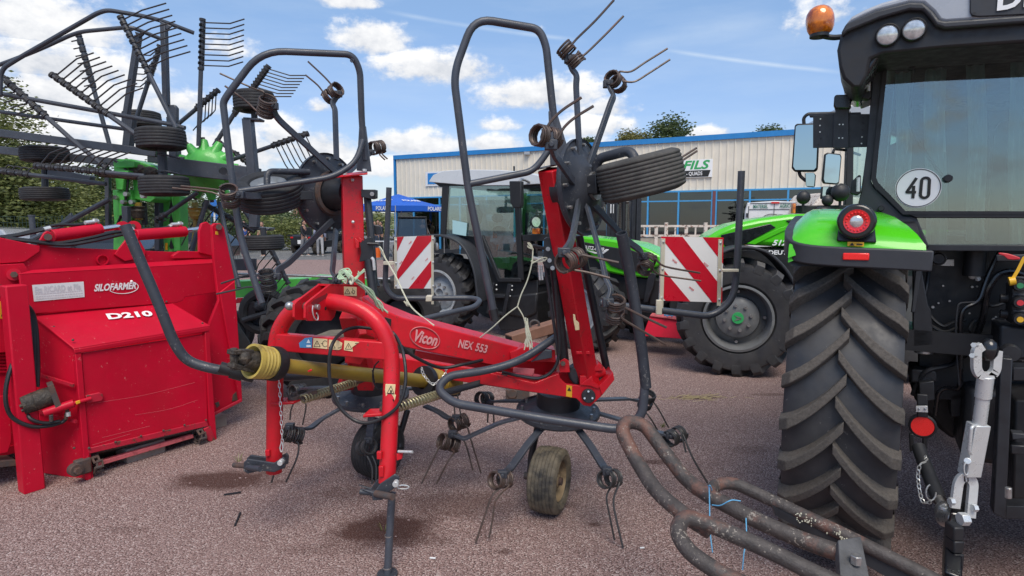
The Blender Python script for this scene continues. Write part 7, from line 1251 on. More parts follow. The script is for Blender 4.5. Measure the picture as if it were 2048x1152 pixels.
for s in (1, -1): obj('emblem', MB().prism([e_(-.034 , .030 * s), e_(.037, .008 * s), e_(.037, .003 * s), e_(-.008, .004 * s)], wn * .002), M['steel'], fw5)
mb = MB(); q5 = [t5(1400, 545, .12)] ; mb.path(smooth_pts([t5(x, y, .1) for x, y in ((1395, 545), (1425, 512), (1470, 494), (1520, 500), (1556, 528), (1580, 565), (1590, 600))], 5), .03, .36, N5); obj('front_fender', mb, M['dgrey'], T5, .01)
t5p('hood', [(1404, 500), (1412, 476), (1440, 459), (1467, 448), (1520, 437), (1583, 428.5), (1640, 427), (1900, 430), (1900, 490), (1583, 495), (1493, 490), (1470, 500), (1420, 505)], -.15, .75, 'green', bevel=.05); t5p('vent', [(1442, 470), (1540, 447.5), (1552, 455), (1494, 486), (1482, 492), (1452, 494), (1446, 486)], -.138, .02, 'blackgloss'); t5p('vent', [(1572, 441), (1583, 439.5), (1587, 443), (1578, 446)], -.138, .02, 'ink'); t5p('vent', [(1574, 474), (1584, 470), (1586, 476), (1576, 479)], -.138, .02, 'ink')
t5p('crease', [(1494, 487), (1560, 456), (1590, 446), (1592, 452), (1565, 463), (1510, 489)], -.139, .008, 'green', bevel=.003); t5p('engine_panel', [(1405, 500), (1900, 488), (1900, 640), (1420, 640)], -.2, .5, 'black', bevel=.02); text('5125', .082, t5(1563, 486, -.125), H5, Z, M['wpure'], 'lettering', T5, bold=.03, shear=.3, fit=.21); text('DEUTZ', .062, t5(1560, 505.5, -.09), H5, Z, M['wpure'], 'lettering', T5, bold=.03, fit=.24)
for x, y, r in ((1607, 395, .075), (1655, 401, .062), (1681, 385, .10), (1647, 421, .09)):
    q = t5(x, y, -.3); o = obj('work_lamp', MB().ball(q, V((r, r * .8, r * (1.0 if y < 420 else .55))), 16), M['black'], T5); obj('stalk', MB().tube([q, q - Z * .16], .015, 8), M['black'], o)
t5p('lamp_bar', [(1590, 411), (1700, 410), (1700, 428), (1592, 427)], -.35, .1, 'black', bevel=.01); q = t5(1600, 417, -.28); obj('indicator', MB().box(q - H5 * .07, (.03, .06, .11)), M['amber'], T5, .006)
def t5m(px, o, lab): m_ = t5p('mirror', px, o, .05, 'black', bevel=.012); cx = sum(p[0] for p in px) / len(px); cy = sum(p[1] for p in px) / len(px); t5p('mirror_glass', [(cx + (x - cx) * .86, cy + (y - cy) * .92) for x, y in px], o + .004, .002, 'mirror', m_, 0); return m_
t5m([(1650, 308), (1656, 305), (1682, 308), (1684, 314), (1679, 366), (1674, 369), (1648, 367), (1645, 360)], -.4, 1); t5m([(1644, 373), (1676, 373), (1674, 398), (1642, 398)], -.38, 1); obj('mirror_arm', MB().tube([t5(1666, 306, -.45), t5(1668, 298, -.5), t5(1690, 300, -.6), t5(1720, 310, -.7)], .015, 8, .05), M['black'], T5)
t5p('cab_pillar', [(1697, 230), (1708, 230), (1706, 430), (1690, 430)], -.5, .08, 'black'); t5p('cab_pillar', [(1900, 230), (1912, 230), (1912, 430), (1900, 430)], -.5, .08, 'black'); t5p('cab_roof', [(1690, 205), (1930, 205), (1935, 232), (1685, 236)], -.3, 1.3, 'roofgrey', bevel=.04); t5p('side_window', [(1708, 236), (1900, 234), (1900, 430), (1706, 430)], -.52, .006, 'glass', bevel=0)
q = t5(1890, 560, .05); q.z = .78; rw5 = ag_tyre('rear_wheel', q, N5, V((N5.y, -N5.x, 0)), .78, .46, 20, T5, lugm='rubber_new'); obj('rim', MB().lathe([(.43, .1), (.4, .0), (.2, .08), (0, .08)], q, N5, 32), M['greyrim'], rw5); q2 = q - N5 * 1.7; obj('rear_wheel', MB().lathe([(.4, -.2), (.78, -.22), (.78, .22), (.4, .2)], q2, N5, 40), M['rubber_new'], T5); q3 = wc - N5 * 1.6; obj('front_wheel', MB().lathe([(.3, -.16), (.60, -.19), (.62, 0), (.60, .19), (.3, .16)], q3, N5, 40), M['rubber_new'], T5)
# ================================================================== third tractor behind the hay tedder
MO, MD, MN = V((-1.05, 9.04, 0)), V((.857, -.516, 0)), V((-.516, -.857, 0))
T3 = thing('tractor_with_grey_roof', MO, 'green tractor with pale grey cab roof, facing right behind the hay tedder', 'tractor')
def mp(x, y, o): return PL(x, y, MO + MN * o, MN)
def mpl(name, px, o, th=.03, mat='black', par=None, bevel=.006): return obj(name, MB().prism([mp(x, y, o) for x, y in px], -MN * th), M[mat], par or T3, bevel)
c = mp(886, 585, 0); R3 = c.z; w3 = ag_tyre('rear_wheel', c - MN * .05, MN, MD, R3, .44, 20, T3, lugm='rubber', skew=-.22, lh=.05, lw=.06); r3 = obj('rim', MB().lathe([(R3 * .60, .13), (R3 * .60, .17), (R3 * .55, .17), (R3 * .52, .04), (R3 * .42, .0), (R3 * .34, .05), (R3 * .12, .09), (R3 * .11, .04), (0, .04)], c, MN, 44), M['lightgreyrim'], w3); x_, y_ = ortho(MN); 
for k in range(8): a_ = k * math.pi / 4; p_ = c + MN * .07 + (x_ * math.cos(a_) + y_ * math.sin(a_)) * R3 * .22; obj('wheel_bolt', MB().cyl(p_, p_ + MN * .035, .022, 6), M['steel'], w3)
cf = mp(1172, 612, .05); cf = V((cf.x, cf.y, .52)); wnf = V((-.75, -.66, 0)).normalized(); f3 = ag_tyre('front_wheel', cf, wnf, V((wnf.y, -wnf.x, 0)), .545, .40, 16, T3, lugm='rubber', lh=.045, lw=.075, skew=.26); obj('rim', MB().lathe([(.31, .13), (.31, .16), (.28, .16), (.26, .02), (.12, .08), (0, .08)], cf, wnf, 32), M['lightgreyrim'], f3)
cg = mp(1290, 600, -1.45); cg = V((cg.x, cg.y, .52)); f4 = ag_tyre('front_wheel', cg, wnf, V((wnf.y, -wnf.x, 0)), .53, .40, 16, T3, lugm='rubber', lh=.045, lw=.075, skew=.26); c4 = c - MN * 1.6; obj('rear_wheel', MB().lathe([(R3 * .55, -.2), (R3, -.2), (R3, .2), (R3 * .55, .2)], c4, MN, 44), M['rubber'], T3)
obj('rear_fender', MB().path(smooth_pts([mp(x, y, -.05) for x, y in ((842, 474), (880, 470), (915, 474), (945, 492), (966, 535), (973, 580), (975, 600))], 5), .03, .52, MN), M['dgrey'], T3, .008)
roof = MB(); top = [(858, 362), (866, 350), (885, 342), (925, 339), (1000, 340), (1040, 343), (1085, 352), (1105, 362), (1106, 369), (1075, 368), (1030, 371), (940, 371), (858, 364)]; a_ = [mp(x, y, .03) for x, y in top]; roof.loft([a_, [p - MN * 1.35 for p in a_]]); obj('cab_roof', roof, M['palegrey'], T3, .03); mpl('roof_underside', [(866, 364), (1100, 368), (1100, 376), (880, 374)], -.02, 1.25, 'black'); mpl('aerial', [(1026, 332), (1029, 332), (1029, 342), (1026, 342)], -.5, .02, 'black')
for nm, px in (('cab_pillar', [(884, 371), (897, 371), (891, 470), (880, 470)]), ('cab_pillar', [(1027, 372), (1036, 372), (1047, 560), (1036, 562)]), ('cab_pillar', [(1092, 372), (1100, 372), (1104, 470), (1096, 470)])): mpl(nm, px, .0, .06, 'black'); 
for px in ([(884, 371), (897, 371), (891, 470), (880, 470)], [(1040, 372), (1050, 372), (1054, 500), (1044, 500)]): mpl('cab_pillar', px, -1.25, .05, 'black')
dr3 = mpl('door', [(958, 472), (965, 470), (1000, 556), (1040, 556), (1042, 564), (996, 564)], .01, .04, 'black'); mpl('side_window', [(897, 372), (1028, 372), (1038, 560), (996, 560), (956, 474), (890, 468)], -.01, .006, 'glassclear', bevel=0); mpl('side_window', [(1036, 372), (1092, 374), (1096, 468), (1044, 470)], -.03, .006, 'glassclear', bevel=0); mpl('side_window', [(896, 372), (1092, 372), (1096, 470), (900, 500)], -1.24, .006, 'glassclear', bevel=0)
mpl('dash_panel', [(1044, 470), (1104, 468), (1104, 482), (1045, 482)], -.0, .3, 'black'); mpl('lower_window', [(1046, 482), (1075, 482), (1075, 560), (1048, 562)], -.02, .01, 'glassdark', bevel=0); mpl('cab_body', [(888, 468), (956, 474), (996, 562), (1045, 560), (1075, 560), (1075, 660), (1000, 660), (978, 600), (958, 510), (915, 474)], -.08, .9, 'black', bevel=.01); mpl('cab_floor', [(960, 555), (1080, 555), (1080, 570), (965, 570)], -.1, 1.1, 'black'); mpl('seat', [(935, 470), (975, 468), (985, 505), (940, 510)], -.55, .4, 'dgrey', bevel=.03); mpl('seat', [(930, 410), (946, 408), (950, 470), (936, 472)], -.55, .4, 'dgrey', bevel=.03); mpl('console', [(1010, 500), (1035, 480), (1040, 550), (1000, 556)], -.5, .4, 'black', bevel=.02)
mpl('paper_sheet', [(905, 440), (934, 446), (932, 472), (905, 467)], .014, .004, 'paperblue' if 'paperblue' in M else 'white', bevel=0)
for x, y in ((988, 470), (995, 495)): mpl('orange_lever', [(x - 3, y - 6), (x + 3, y - 6), (x + 3, y + 6), (x - 3, y + 6)], -.35, .05, 'orange_p', bevel=.008) if 'orange_p' in M else None
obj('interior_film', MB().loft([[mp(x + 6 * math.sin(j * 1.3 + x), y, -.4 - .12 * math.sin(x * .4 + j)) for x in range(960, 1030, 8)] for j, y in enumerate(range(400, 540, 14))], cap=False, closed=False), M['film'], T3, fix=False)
mm = mpl('mirror', [(1018, 362), (1042, 362), (1042, 408), (1040, 416), (1026, 416), (1020, 405)], .28, .08, 'black', bevel=.012); obj('mirror_arm', MB().tube([mp(1038, 364, .25), mp(1042, 358, .2), mp(1050, 360, .1), mp(1062, 366, .0)], .018, 8, .05), M['steel'], mm); obj('small_mirror', MB().ball(mp(995, 436, -.3), (.09, .05, .07), 10).ball(mp(998, 460, -.2), (.10, .05, .06), 10), M['black'], T3)
q = mp(1071, 444, .12); o = obj('head_lamp', MB().lathe([(0, -.08), (.05, -.07), (.075, -.01), (.075, .01), (0, .01)], q, V((.5, -.85, 0)), 24), M['black'], T3); obj('lens', MB().cyl(q + V((.5, -.85, 0)) * .012, q + V((.5, -.85, 0)) * .02, .066, 24), M['clear'], o); mpl('indicator', [(1064, 456), (1077, 457), (1077, 468), (1064, 468)], .1, .05, 'amber')
st3 = mpl('step', [(982, 588), (1010, 590), (1010, 596), (982, 596)], .05, .25, 'blacksat'); mpl('step', [(975, 622), (1005, 625), (1005, 631), (975, 628)], .05, .25, 'blacksat')
for px in ([(982, 566), (988, 566), (978, 628), (972, 626)], [(1015, 568), (1022, 568), (1010, 632), (1003, 632)]): mpl('step_frame', px, .07, .03, 'blacksat')
mpl('fuel_tank', [(1010, 592), (1075, 585), (1072, 628), (1050, 638), (1014, 630)], -.05, .4, 'black', bevel=.03); mb = MB()
for (x, y) in ((993, 570), (993, 579), (1024, 572), (1024, 580), (1020, 592)): mb.ball(mp(x, y, .02), .014, 6)
obj('bolts', mb, M['zinc'], T3); mpl('chassis', [(1075, 570), (1330, 560), (1325, 640), (1260, 650), (1075, 640)], -.55, .5, 'black', bevel=.02)
hd = MB(); sec = [(1100, 470, 480), (1167, 472, 500), (1220, 478, 520), (1267, 487, 530), (1300, 497, 535), (1322, 510, 540)]
hl = mpl('hood', [(1098, 476), (1120, 470), (1167, 473), (1215, 478), (1267, 487), (1300, 500), (1322, 512), (1324, 530), (1303, 537), (1300, 557), (1243, 551), (1215, 545), (1190, 520), (1170, 500), (1098, 500)], -.42, .62, 'green', bevel=.03); mpl('side_grille', [(1108, 484), (1168, 484), (1215, 493), (1262, 500), (1296, 512), (1302, 530), (1290, 545), (1245, 540), (1222, 532), (1196, 505), (1174, 494), (1108, 500)], -.40, .02, 'black'); mpl('flash', [(1170, 500), (1190, 504), (1203, 505), (1212, 498), (1218, 499), (1207, 508), (1190, 508)], -.395, .01, 'white'); text('DEUTZ-FAHR', .07, mp(1186, 497, -.385), MD - Z * .08, Z, M['wpure'], 'lettering', T3, bold=.02, fit=.34)
mpl('engine_side', [(1090, 500), (1190, 510), (1245, 552), (1320, 558), (1322, 600), (1090, 600)], -.5, .45, 'black', bevel=.02); mpl('front_weight', [(1296, 560), (1328, 558), (1330, 610), (1298, 612)], -.45, .6, 'black', bevel=.02); o = mpl('front_bracket', [(1298, 545), (1312, 548), (1306, 575), (1295, 605), (1286, 605), (1292, 570)], -.38, .03, 'blacksat'); mpl('marker', [(1192, 550), (1199, 550), (1199, 557), (1192, 557)], -.38, .03, 'cyellow')
# ================================================================== loose things in the yard
a, b = P(1018, 680, 5.6), P(1120, 648, 5.9); mb = MB(); d = (b - a).normalized(); mb.bar(a, b, .14, .10); sb_ = thing('steel_beam', V((a.x, a.y, 0)), 'brown rusty hollow steel beam on the ground behind the hay tedder', 'beam'); M['brownp'] = pbr('brown primer', (.20, .10, .065), .7, var=.2, scale=9, bump=.2); obj('beam', mb, M['brownp'], sb_, .006); obj('open_end', MB().bar(a - d * .004, a + d * .002, .11, .07), M['ink'], sb_); c_ = P(1069, 650, 5.75); obj('lifting_ring', MB().tube([c_ + V((.045 * math.cos(q * .5), 0, .045 * math.sin(q * .5))) for q in range(14)], .012, 8), M['rust'], sb_)
for q in (.15, .85): p_ = a.lerp(b, q); obj('support', MB().bar(V((p_.x, p_.y, .0)), p_, .10, .10, (1, 0, 0)), M['rust'], sb_)
mb = MB(); g = G(1035, 800); mb.box(g + Z * .06, (.22, .14, .12)); mb.cyl(g + V((-.05, -.08, .08)), g + V((-.05, .05, .08)), .05, 14); single('rusty_bracket', mb, M['rust'], 'rusty steel bracket lying on the ground under the right hand ground rotor', 'bracket', bevel=.01)
rb_ = thing('red_blade', P(1340, 670, 7.3) * V((1, 1, 0)), 'low red blade implement on the ground between the two tractors', 'implement'); obj('blade', MB().prism([P(1285, 672, 7.4), P(1365, 678, 7.2), P(1378, 640, 7.25), P(1300, 632, 7.45)], V((.1, .3, 0))), M['crimson'], rb_, .006); obj('top_plate', MB().prism([P(1300, 633, 7.43), P(1372, 642, 7.22), P(1372, 628, 7.5), P(1310, 624, 7.6)], Z * .02), M['pink'], rb_, .004)
mb = MB()
for k in range(9): p_ = P(1330 + k * 4.5, 635 + (k % 2) * 1.5, 7.3); mb.ball(p_ + Z * .03, (.018, .01, .012), 6)
obj('chain', mb, M['stblue'], rb_)
wt = thing('spare_tractor_wheel', V((P(640, 690, 6.2).x, 6.2, 0)), 'big black tractor tyre standing behind the red headstock', 'tyre'); c_ = P(645, 690, 5.7); c_.z = .56; ax_ = V((.50, -.87, 0)).normalized(); ag_tyre('tyre', c_, ax_, V((ax_.y, -ax_.x, 0)), .555, .5, 18, wt, carc='rubber', lugm='rubber', lw=.075, rimr=.5); obj('rim', MB().lathe([(.34, -.1), (.3, .05), (.1, .08), (0, .08)], c_, ax_, 30), M['blacksat'], wt)
wt = thing('spare_tractor_wheel', V((P(800, 640, 7.4).x, 7.4, 0)), 'smaller black tractor tyre half hidden behind the left warning board tube', 'tyre'); c_ = P(800, 630, 7.4); c_.z = .5; ag_tyre('tyre', c_, V((.3, -.95, 0)), V((-.95, -.3, 0)), .5, .42, 16, wt, carc='rubber', lugm='rubber', lw=.08, rimr=.5); obj('rim', MB().lathe([(.26, -.1), (.2, .05), (0, .06)], c_, V((.3, -.95, 0)), 24), M['blacksat'], wt)
single('wooden_board', MB().prism([P(628, 672, 5.2), P(760, 668, 5.2), P(760, 655, 5.4), P(660, 660, 5.4)], Z * -.08), pbr('mossy grey board', (.16, .14, .11), .9, var=.3, scale=14), 'mossy grey wooden board behind the red cross beam', 'board')
# ================================================================== green and grey rotary rake, folded, behind the feeder
RK = thing('rotary_rake', V((-3.6, 6.6, 0)), 'folded green and slate grey rotary rake with many tine arms, behind the feeder', 'hay rake')
def kt(name, a, r, mat='slate', fil=.15, n=10, par=None): return obj(name, MB().tube(arc_pts([P(*q) for q in a], fil, 5), r, n), M[mat], par or RK)
def kb(name, p0, p1, wpx, D, dep=.08, mat='slate', par=None): a, b = P(p0[0], p0[1], p0[2] if len(p0) > 2 else D), P(p1[0], p1[1], p1[2] if len(p1) > 2 else D); return obj(name, MB().bar(a, b, dep, wpx * D / FPX, Z.cross(b - a).normalized().cross((b - a).normalized()) if abs((b - a).normalized().z) < .9 else (1, 0, 0)), M[mat], par or RK, .006)
def kp(name, px, D, th, mat='rakegreen', par=None, bevel=.008): return obj(name, MB().prism([P(q[0], q[1], q[2] if len(q) > 2 else D) for q in px], V((0, th, 0))), M[mat], par or RK, bevel)
kb('main_beam', (-40, 261), (316, 307), 15, 5.8); kb('main_beam', (-40, 296), (272, 329), 15, 6.2); kb('boom', (328, 330), (515, 352), 31, 5.9, .18); kb('boom_link', (300, 318), (372, 322), 14, 6.1, .1); kb('post', (496, 238), (507, 352), 17, 5.85, .1); kp('post_flange', [(485, 234), (520, 236), (519, 241), (486, 240)], 5.8, .12, 'slate')
kt('guard_tube', ((-40, 180, 5.7), (333, 247, 5.7), (370, 256, 5.7)), .021); kt('guard_tube', ((-40, 218, 5.8), (248, 258, 5.8)), .018)
kt('guard_tube', ((0, 190, 5.6), (1, 150, 5.6), (8, 135, 5.6), (40, 115, 5.6), (195, 26, 5.6), (215, 20, 5.6), (310, 36, 5.8), (388, 66, 6.0)), .0195); kt('guard_tube', ((-30, 140, 5.9), (20, 122, 5.9), (77, 100, 5.9), (142, 70, 5.9), (165, 63, 5.9), (240, 56, 5.9), (262, 54, 5.9), (335, 83, 6.1)), .0185)
kb('post', (328, 50), (333, 212), 10, 5.8, .06); kp('post_plate', [(331, 210), (348, 209), (353, 215), (353, 258), (338, 254), (333, 235)], 5.8, .05, 'slate'); kb('post', (277, 72), (250, 250), 10, 6.0, .06); kb('post', (263, 232), (256, 295), 15, 6.0, .08); kp('post_bracket', [(316, 40), (344, 52), (334, 60), (324, 54)], 5.78, .02, 'slate'); kp('post_bracket', [(268, 62), (288, 68), (280, 76), (272, 72)], 5.98, .02, 'slate'); kb('post', (345, 235), (352, 330), 15, 6.1, .1)
def karm(p0, p1, D, c0, c1, n, tn, tn2=None, r=.021, elbow=None, D1=None):
    D1 = D1 or D; a, b = P(*p0, D), P(*p1, D1); t = obj('tine_arm', MB().tube([a, b], r, 10), M['slate'], RK); d = (b - a); dn = d.normalized()
    for k in range(n):
        f = c0 + (c1 - c0) * k / max(1, n - 1); q = a + d * f; px = (p0[0] + (p1[0] - p0[0]) * f, p0[1] + (p1[1] - p0[1]) * f); DD = D + (D1 - D) * f; mb = MB(); x, y = ortho(dn)
        for s in (-1, 1):
            for w in (0, .012): c_ = q + dn * (s * .020 + s * w); mb.lathe([(r * 1.0, -.005), (r * 1.42, -.005), (r * 1.42, .005), (r * 1.0, .005)], c_, dn, 10)
        mb.box(q + y * r * .9, (.03, .03, .03)); e1, e2 = tn(k / max(1, n - 1)) if callable(tn) else tn; q0 = P(px[0] + e1[0] * .04, px[1] + e1[1] * .04, DD); mb.tube([q0, P(px[0] + e1[0], px[1] + e1[1], DD), P(px[0] + e2[0], px[1] + e2[1], DD)], .0065, 6)
        obj('spring_tine', mb, M['tineclean'], t)
    return t
karm((242, 36), (352, 256), 5.6, .02, .46, 9, ((40, -20), (88, -34))); karm((104, 150), (278, 273), 5.5, .03, .60, 9, ((44, -36), (78, -48))); karm((157, 70), (222, 300), 6.2, .03, .42, 7, ((-6, 4), (-16, 6))); karm((319, 94), (272, 240), 6.3, .02, .45, 6, ((-18, 14), (-36, 13)))
karm((405, 40), (397, 292), 6.1, .02, .36, 9, ((55, 2), (84, -7))); karm((434, 183), (354, 250), 6.4, .02, .45, 6, ((-2, 36), (-12, 48))); karm((4, 154), (140, 276), 5.7, .05, .60, 7, ((-22, 6), (-40, 12))); karm((140, 276), (215, 338), 5.7, .9, 1, 1, ((4, 4), (6, 5)))
karm((74, 332), (290, 352), 5.4, .02, .60, 8, lambda t: ((22, -26), (58, -40)), r=.02); karm((0, 342), (212, 368), 5.5, .02, .24, 4, ((12, -12), (24, -9)), r=.02); kt('end_arm', ((200, 348, 5.5), (275, 354, 5.5)), .028, 'grime')
karm((536, 134), (468, 232), 6.3, .03, .46, 8, lambda t: ((46, 14), (78, 14))); karm((614, 268), (428, 332), 6.4, .02, .34, 7, ((20, 40), (38, 66))); karm((395, 385), (318, 438), 5.9, .9, 1.0, 2, ((10, 4), (14, 2))); karm((478, 212), (428, 292), 6.2, .0, .1, 2, ((2, 6), (3, 8)), r=.022)
karm((508, 462), (408, 408), 6.3, .05, .95, 7, lambda t: ((-30, 40), (-50, 80))); karm((576, 566), (540, 495), 6.6, .05, .95, 6, lambda t: ((-25, 30), (-38, 70))); karm((432, 278), (500, 330), 6.5, .6, 1.0, 4, ((3, 5), (4, 8)))
kt('lower_arm', ((414, 400, 6.0), (392, 470, 6.0), (380, 520, 6.0)), .024); kt('lower_arm', ((438, 405, 6.1), (455, 480, 6.0), (478, 575, 5.9)), .022); kt('lower_arm', ((480, 410, 6.3), (505, 445, 6.3)), .02); kt('brace', ((220, 398, 5.7), (120, 452, 5.7), (60, 482, 5.7)), .024); kp('brace_tab', [(118, 448), (140, 425), (144, 434), (130, 452)], 5.68, .03, 'slate'); kb('upright', (216, 340), (217, 455), 8, 5.8, .05); kb('upright', (318, 400), (318, 500), 10, 6.2, .08, 'slate'); kb('upright', (287, 405), (290, 450), 8, 6.1, .05); kb('cylinder', (252, 412), (254, 455), 12, 5.8, .06); kb('upright', (509, 418), (509, 455), 17, 6.0, .08); kp('wheel_plate', [(500, 453), (540, 456), (536, 462), (500, 459)], 6.0, .15, 'slate')
# gearboxes
gc = P(415, 340, 6.15); ga = V((.15, -1, .05)).normalized(); gb = obj('gearbox', MB().lathe([(0, .10), (.12, .10), (.18, .075), (.235, .02), (.24, -.04), (.21, -.12), (0, -.14)], gc, ga, 32), M['rakegreen'], RK, .004); x_, y_ = ortho(ga); mb = MB(); ml = MB()
for k in range(12):
    a_ = k * math.pi / 6 + .1; d_ = x_ * math.cos(a_) + y_ * math.sin(a_); mb.tube([gc + d_ * .12 + ga * .02, gc + d_ * .30 - ga * .01], [.07, .036], 12); mb.bar(gc + d_ * .02 + ga * .06, gc + d_ * .2 + ga * .01, .02, .08, ga); ml.tube([gc + d_ * .29, gc + d_ * .325], .020, 8)
obj('arm_sockets', mb, M['rakegreen'], gb, .003); obj('socket_bolts', ml, M['rust'], gb); kt('boom_pin', ((445, 341, 5.75), (447, 342, 5.6)), .035, 'blacksat'); kt('shaft', ((390, 405, 6.1), (393, 440, 6.1), (388, 505, 6.1)), .03, 'ptoy'); obj('shaft_cone', MB().lathe([(.05, 0), (.085, .01), (.075, .03), (.08, .05), (.07, .07), (.072, .09), (.05, .12)], P(393, 414, 6.08), V((0, 0, -1)), 18), M['ptoy'], RK)
kp('gearbox_housing', [(226, 322), (238, 318), (262, 318), (300, 330), (310, 345), (310, 398), (300, 405), (268, 398), (264, 352), (228, 350)], 6.0, .28); kp('gearbox_bracket', [(219, 342), (256, 341), (256, 356), (248, 358), (246, 380), (232, 380), (230, 358), (219, 356)], 5.85, .1); kp('column', [(225, 380), (260, 379), (266, 410), (262, 447), (228, 447), (226, 420)], 5.95, .14); kp('column_rib', [(232, 380), (248, 380), (246, 430), (238, 432)], 5.88, .05); kp('housing_top', [(232, 325), (250, 320), (268, 322), (270, 335), (232, 336)], 5.9, .1); kp('column_base', [(227, 447), (262, 447), (260, 500), (226, 500)], 6.05, .14); mb = MB()
for x, y in ((229, 395), (244, 404), (261, 404), (284, 392), (250, 388)): q = P(x, y, 5.84); mb.cyl(q, q + V((0, .05, 0)), .022, 8)
obj('pins', mb, M['steel'], RK)
for x, y in ((300, 345), (275, 340)): obj('grease', MB().ball(P(x, y, 5.98), (.09, .05, .06), 10), M['grime'], RK)
kt('shaft_left', ((276, 405, 6.0), (278, 440, 6.0)), .035, 'ptoy'); obj('shaft_cone', MB().lathe([(.05, 0), (.075, .01), (.065, .03), (.07, .05), (.06, .07), (.062, .09), (.05, .12)], P(275, 412, 5.95), V((0, 0, -1)), 18), M['grime'], RK)
cl = kp('column', [(322, 393), (360, 392), (361, 502), (328, 504)], 6.3, .16); kp('column_face', [(338, 393), (346, 392), (346, 503), (339, 504)], 6.29, .02, par=cl)
for y in (412, 440, 489): kp('cutout', [(342, y - 12), (347, y + 6), (344, y + 9), (341, y + 9), (338, y + 4)], 6.285, .006, 'ink', cl, 0)
kp('label', [(330, 486), (335, 486), (335, 500), (330, 500)], 6.28, .004, 'stickyy', cl, 0)
# wheels
for (x, y, wpx, hpx, D) in ((322, 278, 90, 44, 5.5), (329, 372, 91, 42, 5.5), (284, 239, 68, 32, 6.9), (90, 309, 82, 32, 6.1), (90, 388, 82, 28, 6.1), (508, 203, 76, 42, 5.9), (528, 485, 77, 32, 6.0)):
    r = wpx / 2 * D / FPX; wheel('gauge_wheel', P(x, y, D), V((-.02, -.0 if y < 445 else 0, 1)), r, hpx * .88 * D / FPX, RK, rib=6)
kt('wheel_stub', ((324, 300, 5.5), (326, 352, 5.5)), .038, 'dgrey'); kt('wheel_clamp', ((315, 308, 5.48), (335, 310, 5.42), (360, 317, 5.5)), .008, 'dgrey'); kt('wheel_clamp', ((315, 343, 5.48), (335, 342, 5.42), (358, 348, 5.5)), .008, 'dgrey'); kt('wheel_stub', ((508, 222, 5.9), (509, 236, 5.9)), .03, 'dgrey'); kt('wheel_stub', ((526, 455, 6.0), (527, 470, 6.0)), .03, 'dgrey'); kt('wheel_stub', ((90, 322, 6.1), (90, 376, 6.1)), .03, 'dgrey'); kt('wheel_stub', ((281, 245, 6.9), (278, 265, 6.9)), .03, 'dgrey'); kb('wheel_beam', (100, 345), (185, 362), 18, 6.1, .08, 'slate')
# chassis
kp('chassis_beam', [(380, 570), (472, 563), (622, 556), (625, 552), (740, 558), (742, 578), (690, 580), (650, 596), (600, 592), (380, 604)], 7.0, .25); kt('rail', ((380, 545, 6.8), (560, 550, 6.8), (780, 558, 6.9)), .014, 'steel'); kt('rail', ((440, 558, 6.75), (560, 546, 6.8)), .016, 'dgrey'); kp('warning_strip', [(468, 596), (498, 594), (498, 605), (468, 607)], 6.95, .02, 'wpure'); kp('warning_stripe', [(474, 596), (486, 595), (480, 606), (468, 607)], 6.94, .008, 'refred'); kp('side_plate', [(468, 518), (512, 517), (512, 541), (468, 541)], 6.9, .03, 'slate'); kp('side_label', [(525, 577), (543, 576), (543, 581), (525, 582)], 6.99, .006, 'white')
c_ = P(528, 622, 6.9); tw = wheel('transport_wheel', c_, V((.35, -.93, 0)), .27, .24, RK, rib=5, rimr=.6); obj('hub', MB().ball(P(520, 612, 6.75), .07, 12), M['dgrey'], tw); kp('axle_plate', [(482, 605), (510, 603), (512, 640), (486, 645)], 6.75, .05, 'blacksat'); kt('axle_arm', ((486, 640, 6.7), (545, 622, 6.7)), .03, 'dgrey')
c2 = P(460, 640, 7.4); c2.z = .28; wheel('transport_wheel', c2, V((.35, -.93, 0)), .28, .24, RK, rib=5, rimr=.6); mb = MB(); mb.loft([[P(x0, y, 5.6), P(x1, y, 5.7), P(x1, y, 5.9), P(x0, y, 5.9)] for y, x0, x1 in ((640, 466, 474), (660, 466, 484), (680, 464, 498), (700, 460, 508), (712, 458, 510))]); obj('plastic_skirt', mb, M['dgrey'], RK, .01)
for (x0, y0, x1, y1, D) in ((228, 320, 226, 470, 6.0),): kt('hydraulic_hose', ((x0, y0, D), (x0 + 30, y0 + 20, D - .1), (x1 + 25, y1 - 60, D - .1), (x1, y1, D)), .012, 'black')
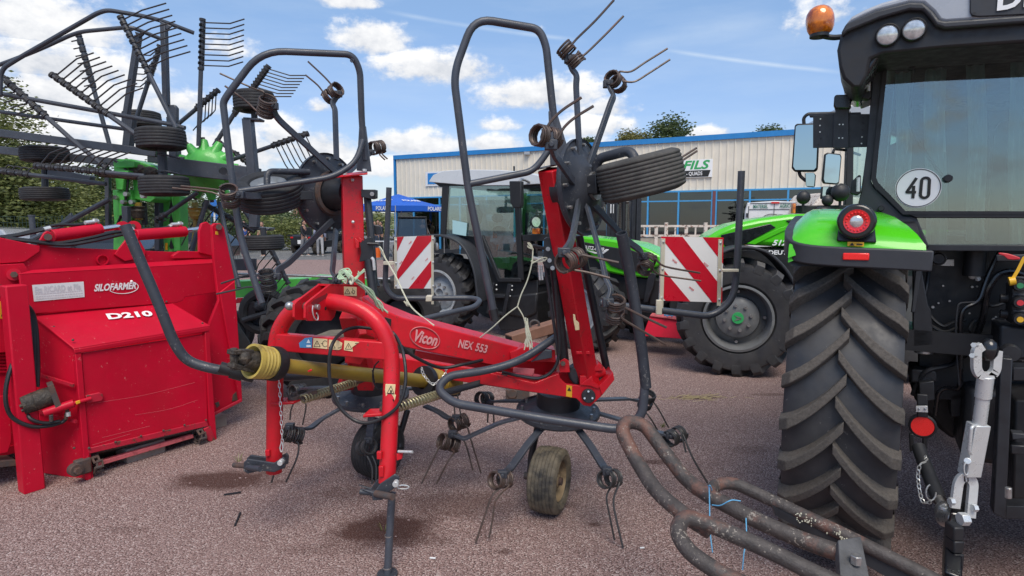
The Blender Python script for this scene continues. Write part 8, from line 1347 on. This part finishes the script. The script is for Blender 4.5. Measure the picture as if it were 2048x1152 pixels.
# debris on the ground
DB = 'small litter on the red surface'
def litter(name, x, y, mb_, mat, lab, cat): return single(name, mb_, mat, lab, cat, DB)
g = G(860, 1119); litter('cigarette_end', 0, 0, MB().tube([g + Z * .009, g + V((.028, -.004, .009))], .0045, 8), M['white'], 'white cigarette end right of the stand foot', 'litter'); g = G(1280, 1099); litter('cigarette_end', 0, 0, MB().tube([g + Z * .009, g + V((.022, .002, .009))], .004, 8), M['white'], 'white cigarette end below the pair of dark tines', 'litter')
for (x0, y0, x1, y1, l) in ((448, 993, 482, 988, 'dark flat stick in front of the left wet stain'), (470, 1055, 481, 1029, 'thin dark stick below the left wet stain'), (850, 672, 890, 671, 'dark strip behind')):
    if y0 < 700: continue
    a, b = G(x0, y0), G(x1, y1); litter('stick', 0, 0, MB().bar(a + Z * .012, b + Z * .012, .008, .008), M['cloth_dark'], l, 'litter')
rg = random.Random(11); mb = MB()
for k in range(70): g = G(1385 + rg.gauss(0, 30), 797 + rg.gauss(0, 2.5)); a_ = rg.gauss(0, .5); l_ = rg.uniform(.04, .12); mb.tube([g + Z * .012, g + V((math.cos(a_) * l_, math.sin(a_) * l_, rg.uniform(.01, .03)))], .0018, 4)
o = single('straw', mb, pbr('dry straw', (.40, .33, .18), .8, var=.2), 'loose dry straw scattered behind the hay tedder', 'straw'); o['kind'] = 'stuff'
def tuft(x, y, n, h, lab):
    mb = MB(); g = G(x, y)
    for k in range(n): a_ = rg.uniform(0, 6.28); d_ = V((math.cos(a_), math.sin(a_), 0)); b_ = g + d_ * rg.uniform(0, .02) + Z * .004; hh = h * rg.uniform(.5, 1); s_ = V((-d_.y, d_.x, 0)) * .002; mb.add([b_ - s_, b_ + s_, b_ + d_ * hh * .3 + Z * hh * .7 + s_ * .7, b_ + d_ * hh * .3 + Z * hh * .7 - s_ * .7, b_ + d_ * hh * .7 + Z * hh], [(0, 1, 2, 3), (3, 2, 4)])
    return single('grass_tuft', mb, LM[0], lab, 'grass tuft', 'weeds in the surface', fix=False)
tuft(768, 1063, 9, .05, 'small grass tuft left of the stand leg'); tuft(478, 925, 9, .07, 'small grass tuft beside the left lower hitch pin'); tuft(1325, 855, 24, .04, 'low green weed beside the dark coil tine, behind the bent tube')
mb = MB()
for k in range(500): g = G(rg.uniform(0, 1560), 700 + 450 * rg.random() ** .8); s_ = rg.uniform(.004, .009); mb.ball(g + Z * .006, V((s_, s_ * .8, s_ * .6)), 4)
o = single('loose_chippings', mb, pbr('loose chipping', (.27, .19, .18), .9, var=.4, scale=3), 'loose stone chippings lying on the red surface', 'gravel'); o['kind'] = 'stuff'
